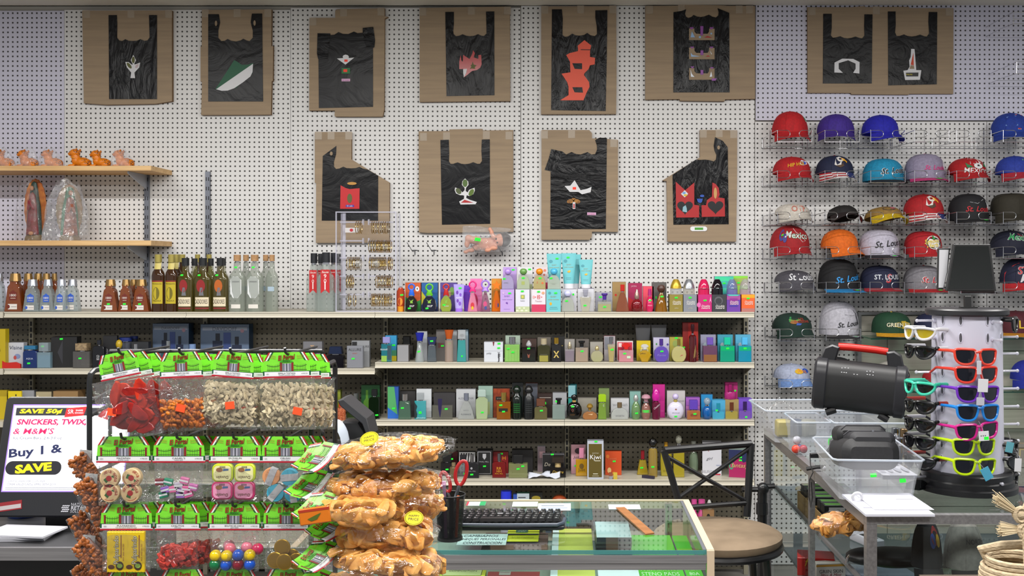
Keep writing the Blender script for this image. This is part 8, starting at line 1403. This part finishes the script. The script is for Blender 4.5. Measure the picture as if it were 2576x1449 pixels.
t = thing('hand_tool', 'black hand tool with a bright green disc and a wrist cord', 'tool', (X(2086, 3.3), 3.3, ZT_ + .04)); mb = MB(); mb.prism([(-.06, .0), (-.012, .004), (.0, .02), (.002, .042), (.02, .05), (.055, .034), (.05, .028), (.03, .03), (.024, .006), (.03, -.012), (-.004, -.014), (-.06, -.014)], -.006, .006, BLACK, .002); mb.build('handle', t)
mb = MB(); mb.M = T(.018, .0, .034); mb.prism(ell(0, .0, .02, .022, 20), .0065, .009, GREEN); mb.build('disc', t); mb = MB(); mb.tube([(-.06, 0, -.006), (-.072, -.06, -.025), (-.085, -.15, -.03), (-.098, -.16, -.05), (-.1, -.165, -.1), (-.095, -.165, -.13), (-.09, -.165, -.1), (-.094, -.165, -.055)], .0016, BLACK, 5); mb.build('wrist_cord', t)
mb = MB(); mb.ball((0, 0, .008), .008, M('c8c8cc', .4)); mb.tube([(.0, 0, .012), (-.02, .0, .012), (-.05, .01, .004)], .006, BLACK, 8); local(mb, 'marker_knife', 'black folding knife lying in front of the green-disc tool', 'knife', (X(2072, 3.22), 3.22, ZT_ + .001))
t = thing('sunglasses', 'folded black sunglasses lying at the foot of the white tower', 'sunglasses', (X(2306, 2.95), 2.95, ZT_)); mb = MB(); mb.grid(lambda u, v: (-.03 + .06 * u, -.02 * math.sin(PI * u), .008 + .026 * v * math.sin(PI * (.15 + .7 * u))), 10, 5, BLACKG, True); mb.tube([(-.03, 0, .008), (0, -.021, .008), (.03, 0, .008)], .004, BLACKG, 6); mb.build('frame', t)
z7 = .7508
def cs(name, label, cat, px, py, w, d, h, c, dec=None, rz=0, z=z7):
 Y = yz(py, z); mb = MB(); mb.bbox(-w / 2, w / 2, -d / 2, d / 2, 0, h, mat_of(c), .002)
 if dec: decor(mb, None, dec, w, h, lambda a, b: -d / 2 - .0004)
 return local(mb, name, label, cat, (X(px, Y), Y, z), (0, 0, rz))
KR = texmat('kraft', '8a6a40', 'a07e50', (3, 3, 40), .8)
for k, yy in enumerate((3.37, 3.49, 3.61)):
 t = thing('kraft_tray', f'brown kraft tray of gadget cartons on the case shelf, {["nearest the corner post", "middle one", "farthest"][k]}', 'tray', (.876, yy, z7))
 for a in ((-.085, .085, -.055, -.052, 0, .06), (-.085, .085, .052, .055, 0, .06), (-.085, -.082, -.0519, .0519, 0, .06), (.082, .085, -.0519, .0519, 0, .06), (-.0819, .0819, -.0519, .0519, 0, .003)): mb = MB(); mb.box(*a, KR); mb.build('tray_side', t)
 for j in range(2): mb = MB(); mb.bbox(-.075, .075, -.022, .022, 0, .085, M('17181a', .35), .002); mb.box(-.07, .07, -.02, .006, .0851, .0855, M('4a7a2c', .4)); mb.box(-.06, -.01, -.0225, -.0221, .066, .078, M('b8b8b8', .5)); local(mb, 'gadget_carton', f'black and green gadget carton, {["nearer", "farther"][j]} one in the {["corner-post", "middle", "farthest"][k]} kraft tray', 'box', (.876, yy - .026 + .051 * j, z7 + .0032))
mb = MB(); mb.bbox(-.022, .022, -.06, .06, 0, .024, M('b4b4bc', .4), .003); mb.box(-.014, .014, -.04, .02, .0241, .0246, M('2a2c2c')); mb.box(-.006, .006, -.02, -.01, .0247, .025, GREEN); local(mb, 'white_gadget_box', 'white gadget box with a dark window lying on the black cartons', 'box', (.9, 3.2, z7 + .001), (0, 0, 18))
t = lump('zipped_case', 'black zipped case carrying the bag of pork rinds, inside the glass case', 'case', [((0, 0, .028), .085, (1.2, .8, .3)), ((.06, 0, .028), .08, (1.1, .8, .3)), ((-.07, 0, .03), .065, (1, .8, .35))], M('111113', .45), (.905, 2.955, z7), .007); mb = MB(); mb.tube([(-.13, -.03, .04), (-.138, -.04, .035), (-.142, -.045, .022)], .004, CHROME, 6); mb.build('zipper_pull', t)
rindbag(2044, 2178, 1284, 1352, 6, 9, 'bag of pork rinds lying on the black zipped case inside the glass case', 2.955, False, .1, 1.6)['group'] = 'pork rinds in the case'
for k, (px, py, w, d, h, c, nm, lb) in enumerate(((2086, 1455, .1, .03, .055, 'c0b8b0', 'cream_carton', 'cream cosmetic carton with a gold band low in the glass case'), (2052, 1440, .12, .1, .06, 'a01410', 'red_snack_packet', 'red snack packet with yellow letters low in the glass case'))):
 cs(nm, lb, 'packet' if k else 'box', px, py, w, d, h, M(c, .3), [('r', -1, 1, .78, .9, 'b8842c'), ('t', 'GRIIN SKIN', 0, .5, .8, '4a4240'), ('t', 'Miss & Mint', 0, .28, .7, '8a3040', .3)] if not k else [('t', 'fuego', .1, .7, .7, 'd8a81c', .3)], 8 - 20 * k, .571)
for i, (px, py, w, d, rz, c) in enumerate(((2120, 1448, .16, .12, 20, 'b4b4c4'), (2190, 1440, .2, .12, -14, 'bcbcc8'), (2230, 1449, .18, .14, 8, 'a8a8b8'))): cs('loose_paper', f'loose white papers low in the glass case, {["nearest the chip bag", "middle sheet", "nearest the tape"][i]}', 'paper', px, py, w, d, .004 + .003 * i, M(c, .6), None, rz, .571 + .004 * i)
mb = MB(); n = 20; mb.tube([(.035 * math.cos(2 * PI * i / n), .008 * math.sin(2 * PI * i / n), .035 * math.sin(2 * PI * i / n)) for i in range(n)], .007, GREEN, 8, True); local(mb, 'green_ring', 'bright green ring standing among papers in the glass case', 'ring', (X(2250, 2.9), 2.98, .62))
cs('green_card_box', 'pale green printed card box low in the glass case', 'box', 2395, 1448, .17, .02, .045, M('8a9a7c', .5), [('r', -.8, .4, .55, .85, '1a1c1a'), ('t', 'Easy Wear', -.2, .7, .6, 'b0b8a8', .1)], -6, .66); mb = MB(); mb.box(X(2335, 2.8), X(2470, 2.8), 2.76, 2.95, .571, .6595, M('2a2a2c', .5)); single(mb, 'black_carton', 'black carton under the pale green card box in the glass case', 'box')
cap('black and white cap lying inside the glass case by the front pane', 2372, 2478, 1305, 1358, '8c8680', '17171a', yaw=14, Y=2.79, z=z7, emb=[('t', 'NORTH', .1, .6, .5, '3a3a40', None, 0, 0)]); cap('dark cap with a coloured emblem inside the glass case', 2290, 2372, 1305, 1360, '17181e', yaw=0, Y=2.79, z=z7, emb=[('e', .3, .7, .3, .2, 'a02c30'), ('e', .1, .6, .2, .16, '2c50a8'), ('e', .5, .6, .16, .14, 'c8a01c')])
YT_ = 2.98; tx = X(2432, YT_); s_ = YT_ / F; zt, zb_ = Z(775, YT_), ZC + .001
t = thing('sunglasses_tower', 'white rotating sunglasses tower with black top and base', 'display rack', (tx, YT_, zb_)); TW = M('c6c6d6', .3); rt, rb = .093, .098; h = zt - zb_
mb = MB(); mb.lathe([(.135, 0), (.135, .014), (.126, .017), (.126, .03), (.122, .034), (.122, .05), (.116, .054)], M('1a1a1d', .35), 40); mb.build('base', t)
mb = MB(); mb.lathe([(rb, .0545), (rt, h - .02)], TW, 48); mb.build('tower', t)
mb = MB(); mb.lathe([(.108, h - .0195), (.112, h - .015), (.112, h - .004), (.108, h)], M('232326', .4), 40); mb.build('top_disc', t)
def onr(a, zz, o=0.): r_ = rb + (rt - rb) * (zz - .054) / (h - .074) + o; return Vector((r_ * math.sin(a), -r_ * math.cos(a), zz))
rowz = [Z(py, YT_ - .08) - zb_ for py in (806, 850, 893, 938, 984, 1030, 1076, 1120, 1163, 1207)]
PEGM = GL('d8d8e4', .6)
for k, zz in enumerate(rowz):
 for a in (-62, -30, 14, 48, 78):
  mb = MB(); rr = math.radians(a)
  mb.add([onr(rr + .05 * math.cos(2 * PI * i / 14), zz + (.013 if k != 9 else .011) * math.sin(2 * PI * i / 14), .0008) for i in range(14)], [tuple(range(14))], M('4a4a52', .6)); n = 14; mb.tube([onr(rr + .055 * math.cos(2 * PI * i / n), zz + .014 * math.sin(2 * PI * i / n), .0006) for i in range(n)], .0016, TW, 5, True); mb.build('slot', t) if k in (0, 1, 9) or a in (-62, -30) else None
 for a in (-82, 24, 96):
  if a == 24 and 2 <= k <= 8: continue
  rr = math.radians(a); mb = MB(); p0, p1 = onr(rr, zz - .004, -.004), onr(rr, zz - .004, .055 if a != 24 else .03); mb.tube([p0, p0 + (p1 - p0) * .2], .006, TW, 8); mb.tube([p0, p1], .0032, PEGM, 8); mb.ball(tuple(p1), .005, PEGM, 8, 6); mb.build('peg', t)
zt0 = zb_ + h; t = thing('tower_mirror', 'small black-framed tilted mirror on top of the sunglasses tower', 'mirror', (X(2436, YT_), YT_, zt0 + .0003), (-5, 0, 0))
q = [(2380, 732), (2402, 614), (2495, 614), (2506, 732)]
mb = MB(); P_ = [(X(a, YT_) - X(2436, YT_), Z(b, YT_) - zt0) for a, b in q]
c_ = (sum(p[0] for p in P_) / 4, sum(p[1] for p in P_) / 4); inn = [(c_[0] + (p[0] - c_[0]) * .9, c_[1] + (p[1] - c_[1]) * .92) for p in P_]; mb.prism(P_, -.006, .006, BLACK, .0015); mb.build('frame', t)
mb = MB(); mb.poly(inn, -.0064, M('d0d4d6', .03, 1.)); mb.build('mirror_glass', t)
q = [(2364, 727), (2370, 622), (2400, 622), (2392, 684), (2379, 727)]; mb = MB(); mb.M = T(0, .02, 0); P_ = [(X(a, YT_) - X(2436, YT_), Z(b, YT_) - zt0) for a, b in q]; mb.prism(P_, -.004, .004, BLACK, .001); c_ = (sum(p[0] for p in P_) / 5, sum(p[1] for p in P_) / 5); mb.poly([(c_[0] + (p[0] - c_[0]) * .8, c_[1] + (p[1] - c_[1]) * .92) for p in P_], -.0045, M('d8d8de', .3)); mb.build('side_mirror', t)
mb = MB(); mb.prism([(-.006, .0), (.012, .0), (.012, .034), (-.006, .034)], .007, .02, BLACK, .001); mb.box(-.02, .026, -.002, .02, 0, .003, BLACK); mb.build('stem', t)
def shades(label, loc, rot, fc, lc=None, wrap=False, tc=None, sc=1.):
 t = thing('sunglasses', label, 'sunglasses', loc, rot); fm = M(fc, .25); lm = M(lc or '1c1e26', .08)
 if not hasattr(shades, 'k'): shades.k = 0
 for s in (-1, 1):
  L = [(.008, .016), (.032, .021), (.067, .019), (.069, .004), (.064, -.013), (.05, -.023), (.027, -.023), (.013, -.012)] if not wrap else [(.006, .014), (.03, .018), (.062, .014), (.064, .0), (.05, -.016), (.028, -.02), (.012, -.01)]
  L = [(a * sc, b * sc) for a, b in L]
  cv = lambda a: .22 * a * a / .07 * (2.4 if wrap else 1)
  pts = []
  n = len(L)
  for i in range(n):           # rounded outline
   p0, p1, p2, p3 = L[i - 1], L[i], L[(i + 1) % n], L[(i + 2) % n]
   for f in (0, .25, .5, .75): pts.append(tuple(.5 * (2 * p1[d] + (p2[d] - p0[d]) * f + (2 * p0[d] - 5 * p1[d] + 4 * p2[d] - p3[d]) * f * f + (3 * p1[d] - p0[d] - 3 * p2[d] + p3[d]) * f ** 3) for d in (0, 1)))
  mb = MB(); mb.tube([(s * a, cv(a), b) for a, b in pts], .0034 * (1.15 if wrap else 1), fm, 8, True); mb.build('rim', t)
  mb = MB(); vs = [(s * a, cv(a) + .0006, b) for a, b in pts] + [(s * .037 * sc, cv(.037) - .0015, -.001)]; m = len(pts); mb.add(vs, [(i, (i + 1) % m, m) if s > 0 else ((i + 1) % m, i, m) for i in range(m)], lm, True); mb.build('lens', t)
  mb = MB(); tm = M(tc, .3) if tc else fm; mb.tube([(s * .067 * sc, cv(.067 * sc), .012), (s * .071 * sc, .03, .013), (s * .07 * sc, .1, .01), (s * .066 * sc, .135, -.008)], [.005, .0045, .0035, .003], fm, 8);
  if tc: mb.tube([(s * .0712 * sc, .03, .0128), (s * .0702 * sc, .1, .0102)], .0052, tm, 8)
  mb.build('temple', t)
 mb = MB(); mb.tube([(-.01 * sc, 0, .013), (0, -.003, .012), (.01 * sc, 0, .013)], .0036, fm, 8); mb.build('bridge', t); return t
fr = [(893, 'd8402e', 'coral red sunglasses, upper of the two red pairs'), (938, 'd8382a', 'coral red sunglasses, lower of the two red pairs'), (987, '6a2cb0', 'purple sunglasses under the red pairs'), (1034, '1c7cd0', 'bright blue sunglasses'.replace('bright', 'bright') + ' under the purple pair'), (1080, 'c01c80', 'magenta sunglasses with a white price tag'), (1120, 'b0d010', 'lime sunglasses, upper of the two lime pairs'), (1170, 'b8d808', 'lime sunglasses, lower of the two lime pairs')]
A0 = math.radians(15)
for k, (py, c, lb) in enumerate(fr):
 Yg = YT_ - .14; shades(lb, (X(2460 + (0, 2, 6, 6, 4, -4, -2)[k], Yg), Yg, Z(py + 4, Yg)), (0, (2, 1, 2, 1.5, -3, 2, 3)[k], 14), c, sc=.9)
wr = [(838, 'c8c8cc', 'a89420', 'c8c8cc', 'white-framed wrap sunglasses with yellow mirror lenses'), (885, '0f0f12', '0c0c10', 'c0c0c4', 'glossy black wrap sunglasses with a white stripe, under the white pair'), (975, '3ac0a0', '101416', '3ac0a0', 'mint green wrap sunglasses'), (1022, '0f0f12', '0c0c10', 'a02c1c', 'black wrap sunglasses with red temples, under the mint pair'), (1068, '0f0f12', '0c0c10', 'c0c0c4', 'black wrap sunglasses with silver stripe on the temple'), (1112, '101013', '0c0c10', 'a0a0a0', 'black wrap sunglasses with patterned grey temples'), (1162, '0f0f12', '0c0c10', '8a2a1c', 'black wrap sunglasses with red temples, lowest on the tower side')]
for k, (py, c, lc, tc, lb) in enumerate(wr): Yg = YT_ - .035; shades(lb, (X(2304, Yg) - .004, Yg, Z(py, Yg)), (0, 0, -62), c, lc, True, tc, .82)
for k, (py, lb) in enumerate(((815, 'thin dark sunglasses high on the far tower side'), (1125, 'black sunglasses with a blue lens sticker on the far tower side'), (1160, 'black sunglasses with a blank white tag on the far tower side'), (1205, 'black and white sunglasses at the tower foot'))): Yg = YT_ - .02; shades(lb, (X(2558, Yg), Yg, Z(py, Yg)), (0, 0, 66), '131316', '0e0f14', k > 0, 'b0b0b4' if k == 3 else None, .82)
for lb, px, py, w, hh, c, rz in (('blank white price tag on the lower red sunglasses', 2472, 970, .027, .035, 'd0d0d4', 3), ('white price tag with green sticker on the magenta sunglasses', 2476, 1097, .027, .026, 'd4d4d8', -4), ('small blank tag on the purple sunglasses', 2466, 1010, .021, .021, 'b4b4c0', 2), ('narrow white tag on the upper red sunglasses', 2463, 925, .012, .036, 'bcbcc4', 0), ('pale blue sticker tag on the lowest lime sunglasses', 2490, 1190, .024, .034, '4a9ab8', -28), ('blank white tag beyond the tower', 2560, 1170, .018, .035, 'd0d0d4', 3), ('pale blue sticker beyond the tower', 2537, 1125, .02, .028, '5a9aa8', 12)):
 Yg = YT_ - .168; t = thing('price_tag', lb, 'tag', (X(px, Yg), Yg, Z(py, Yg) - hh / 2), (0, rz, 0)); mb = MB(); mb.bbox(-w / 2, w / 2, -.0006, .0006, 0, hh, M(c, .4), .0004)
 if 'green' in lb: mb.box(.0, .012, -.0012, -.0007, .003, .011, GREEN); mb.text('...', -.002, .014, -.001, INK, w=.014)
 mb.build('tag_card', t); mb = MB(); mb.tube([(0, 0, hh - .003), (-.002, .006, hh + .012), (-.004, .02, hh + .024)], .0006, M('8a8a90', .5), 4); mb.build('cord', t)
YRp = 1.72; ROPE = texmat('rope_weave', 'a08c70', 'cbb898', (120, 120, 300), .85, .5); rx, rz0 = X(2556, YRp), Z(1560, YRp)
t = thing('rope_basket', 'woven cream rope basket with knotted handles at the near edge', 'basket', (rx, YRp, rz0)); mb = MB()
for k in range(14):
 r_ = .052 + .002 * math.sin(k * .9) - (.006 if k > 11 else 0) + .004 * (k < 6); n = 40; mb.tube([(r_ * math.cos(2 * PI * i / n), r_ * math.sin(2 * PI * i / n), .006 + .0072 * k) for i in range(n)], .0042, ROPE, 6, True)
mb.build('woven_wall', t); mb = MB(); mb.lathe([(.0001, .002), (.05, .002), (.05, .004)], ROPE, 30); mb.build('bottom', t)
pq = lambda px, py, dy=0.: (X(px, YRp) - rx, dy, Z(py, YRp) - rz0)
for k, (path) in enumerate(([pq(2560, 1410, -.04), pq(2563, 1340, -.03), pq(2562, 1290, -.02), pq(2590, 1240, -.01)], [pq(2500, 1420, .02), pq(2480, 1390, .02), pq(2520, 1372, .0), pq(2570, 1365, -.01)])): mb = MB(); mb.tube(path, .0075, ROPE, 8); mb.build('handle', t)
for k, (kx, ky, ex, ey) in enumerate(((2550, 1285, 2490, 1245), (2560, 1325, 2500, 1325))):
 mb = MB(); c0 = Vector(pq(kx, ky, -.022)); mb.ball(tuple(c0), .0115, ROPE, 10, 8, (1.1, 1, .9)); n = 12; mb.tube([c0 + Vector((.009 * math.cos(2 * PI * i / n), -.006, .011 * math.sin(2 * PI * i / n))) for i in range(n)], .004, ROPE, 6, True); mb.build('knot', t)
 mb = MB(); r2 = random.Random(k); e = Vector(pq(ex, ey, -.024))
 for i in range(70): q = Vector((r2.gauss(0, .3), r2.gauss(0, 1), r2.gauss(0, 1))) * .0055; mb.tube([c0 + q * .25, c0 + (e - c0) * .5 + q * .7, e + q * 1.1], .0006, M('c4b290', .8), 3)
 mb.build('frayed_tassel', t)
mb = MB(); mb.box(rx - .075, rx + .4, YRp - .08, YRp + .25, 0, rz0, M('4a3a2c', .5)); single(mb, 'display_table', 'dark table under the rope basket, below the photo edge', 'table')
YM = 2.62; mx, mz = X(148, YM), Z(1300, YM)
t = thing('customer_screen', 'black-bezelled till screen showing an ice cream advertisement', 'screen', (mx, YM, mz), (-16, 0, 0)); sw, sh_ = .345, .298
mb = MB(); mb.prism(rrect(sw, sh_, .014, 5, 0, sh_ / 2), 0, .03, M('16171c', .4), .003); mb.build('housing', t)
def emi(c, e=.9): return M(c, .4, 0., 1., e)
mb = MB(); x0, x1, z0, z1 = -.1515, .1515, .06, .278; W_ = x1 - x0; H_ = z1 - z0; SCR = emi('f4f4fa', .85); mb.box(x0, x1, -.0006, 0, z0, z1, emi('9a7ae0', .6)); mb.poly([(x0 + .003, z0 + .003), (x1 - .003, z0 + .003), (x1 - .003, z1 - .003), (x0 + .003, z1 - .003)], -.0008, SCR)
u = lambda a, b: (x0 + W_ * a, z0 + H_ * b)
def rect(a, b, c, d, m, y): mb.poly([u(a, c), u(b, c), u(b, d), u(a, d)], y, m)
rect(.03, .97, .87, .96, emi('2a2a32', .3), -.001); mb.text('SAVE 50¢', *u(.24, .915), -.0014, emi('f0e010', .8), w=W_ * .36, h=H_ * .065, shear=.15, off=.045); mb.poly([u(.44, .85), u(.6, .87), u(.62, .975), u(.45, .955)], -.0013, emi('c01c24', .5)); mb.text('SR', *u(.49, .915), -.0016, SCR, w=W_ * .05); mb.text('SHARE', *u(.56, .93), -.0016, SCR, w=W_ * .06); mb.text('REWARDS', *u(.56, .9), -.0016, SCR, w=W_ * .07); mb.poly([u(.72, .86), u(1, .72), u(1, .98), u(.78, .98)], -.0013, emi('a81424', .5)); mb.text('NEW', *u(.86, .89), -.0016, SCR, w=W_ * .16, shear=.2)
mg = emi('d01c5c', .7); nv = emi('1c2450', .4); mb.text('SNICKERS, TWIX,', *u(.34, .79), -.001, mg, w=W_ * .58, h=H_ * .08, shear=.15, off=.04); mb.text("& M&M'S", *u(.2, .69), -.001, mg, w=W_ * .34, h=H_ * .07, shear=.15, off=.012); mb.text('Ice Cream Bars, 2.6-3.0 oz', *u(.24, .61), -.001, nv, w=W_ * .4, h=H_ * .035); mb.text('Buy 1 &', *u(.24, .45), -.001, nv, w=W_ * .44, h=H_ * .13, rot=6, off=.03)
mb.prism(rrect(W_ * .46, H_ * .155, .016, 6, *u(.24, .27)), -.0012, -.0008, emi('1c1c24', .2)); mb.text('SAVE', *u(.24, .27), -.0016, emi('f4e010', .8), w=W_ * .3, h=H_ * .1, rot=5, off=.05); mb.text('LIMIT 3 OFFERS PER CUSTOMER', *u(.2, .12), -.001, nv, w=W_ * .3); mb.text('OFFER VALID UNTIL APRIL 30TH 2019', *u(.24, .085), -.001, nv, w=W_ * .4); rect(.03, .6, .045, .05, nv, -.001); rect(.03, .97, .03, .034, nv, -.001)
mb.build('display', t); mb = MB(); mb.text('NATIONAL', .052, .03, -.0008, M('b8b8c0'), w=.05); mb.text('RETAIL', .048, .0215, -.0008, M('b8b8c0'), w=.04, off=.02); mb.text('SOLUTIONS', .052, .013, -.0008, M('b8b8c0'), w=.05)
for i in range(4):
 for j in range(4): mb.poly(ell(.006 + .0045 * i + .002 * (j % 2), .013 + .0045 * j, .0026, .0016, 8, 20), -.0008, M('b8b8c0'))
mb.build('logo', t); mb = MB(); mb.M = T(-.125, 0, .026) @ R('Y', -8); mb.box(-.03, .03, -.0012, 0, -.011, .011, M('8a1c24', .4)); mb.box(-.027, .028, -.0016, -.0012, -.008, .002, M('b0a8a8', .5)); mb.build('bezel_sticker', t)
mb = MB(); mb.M = R('X', 16); mb.box(-.05, .05, .035, .1, ZK - mz + .0005 if 0 else Z(1378, 2.45) - mz + .0006, .09, M('1a1a1e', .5)); mb.build('stand', t)
ZK = Z(1378, 2.45); mb = MB(); x1_ = X(222, 2.45); mb.box(X(-420, 2.45), x1_, 2.45, 3.0, ZK - .03, ZK, M('2a2a2c', .4)); mb.box(X(-420, 2.45), x1_, 2.444, 2.45, ZK - .028, ZK + .002, ALU); mb.box(X(-420, 2.45), x1_, 2.5, 3.0, 0, ZK - .0305, M('151517', .6)); single(mb, 'till_counter', 'dark till counter with a metal front edge under the screen', 'counter')
def onk(px, py): Y = yz(py, ZK); return X(px, Y), Y
a, b = onk(50, 1352); t = thing('blue_tin', 'dark blue round tin under the till screen', 'tin', (X(52, 2.74), 2.765, ZK + .0005)); mb = MB(); mb.lathe([(.042, 0), (.043, .004), (.043, .062), (.04, .066)], M('16285c', .3), 28); mb.text('COPA', -.01, .04, 0, M('8a94b8'), w=.02, fn=lambda p, q, y: (p, -math.sqrt(.043 ** 2 - p * p) - .0004, q)); mb.text('450 ml', .012, .03, 0, M('8a94b8'), w=.016, fn=lambda p, q, y: (p, -math.sqrt(.043 ** 2 - p * p) - .0004, q)); mb.build('can', t); mb = MB(); mb.lathe([(.044, .066), (.044, .072), (.04, .073)], M('1a2c64', .3), 28); mb.build('lid', t)
for i in range(3):
 mb = MB(); mb.M = R('Z', 5 - 6 * i); mb.box(-.08, .08, -.05, .05, 0, .0045, M(('a8a8b0', 'b4b4bc', 'c4c4cc')[i], .6)); local(mb, 'paper_pad', f'white paper sheaf before the blue tin, {["lowest", "middle", "topmost"][i]} of the pile', 'paper', (X(40 + 8 * i, 2.54), 2.55, ZK + .0005 + .005 * i))
mb = MB(); mb.box(1.9, 4.55, -2.5, -2.42, 0, 2.954, M('5a5c5c', .7)); struct(mb, 'wall_mirror_backdrop')  # unseen wall piece, added only as a dark backdrop for the tower mirror
def strip(x, y, z, sx, sy, power, name='ceiling_light', rot=(0, 0, 0), col=(1, .98, .95)):
 l = bpy.data.lights.new(name, 'AREA'); l.shape = 'RECTANGLE'; l.size = sx; l.size_y = sy; l.energy = power; l.color = col
 o = bpy.data.objects.new(name, l); C.objects.link(o); o.location = (x, y, z); o.rotation_euler = rot
for x in (-2.6, -1.0, .6, 2.2): strip(x, 3.35, 2.93, 1.25, .16, 49)
for x in (-2.2, 0, 2.2): strip(x, .9, 2.93, 1.25, .5, 66)  # unseen row nearer the camera, set as frontal fill for the foreground
w = bpy.data.worlds.new('shop_ambient'); bpy.context.scene.world = w; w.use_nodes = True
bg = w.node_tree.nodes['Background']; bg.inputs[0].default_value = (.80, .82, .86, 1); bg.inputs[1].default_value = .55
cam = bpy.data.cameras.new('camera'); co = bpy.data.objects.new('camera', cam); C.objects.link(co)
co.location = (0, 0, H); co.rotation_euler = (PI / 2, 0, 0); cam.sensor_width = 36; cam.lens = 36 * F / 2576
cam.shift_x = -(VX - 1288) / 2576; cam.shift_y = -(724.5 - VY) / 2576; cam.clip_start = .05
sc = bpy.context.scene; sc.camera = co
sc.view_settings.view_transform = 'Standard'; sc.view_settings.look = 'None'
sc.cycles.max_bounces = 6; sc.cycles.diffuse_bounces = 3; sc.cycles.glossy_bounces = 3; sc.cycles.transmission_bounces = 4; sc.cycles.transparent_max_bounces = 20
sc.cycles.caustics_reflective = False; sc.cycles.caustics_refractive = False; sc.cycles.sample_clamp_indirect = 4
sc.cycles.use_adaptive_sampling = True; sc.cycles.adaptive_threshold = .02
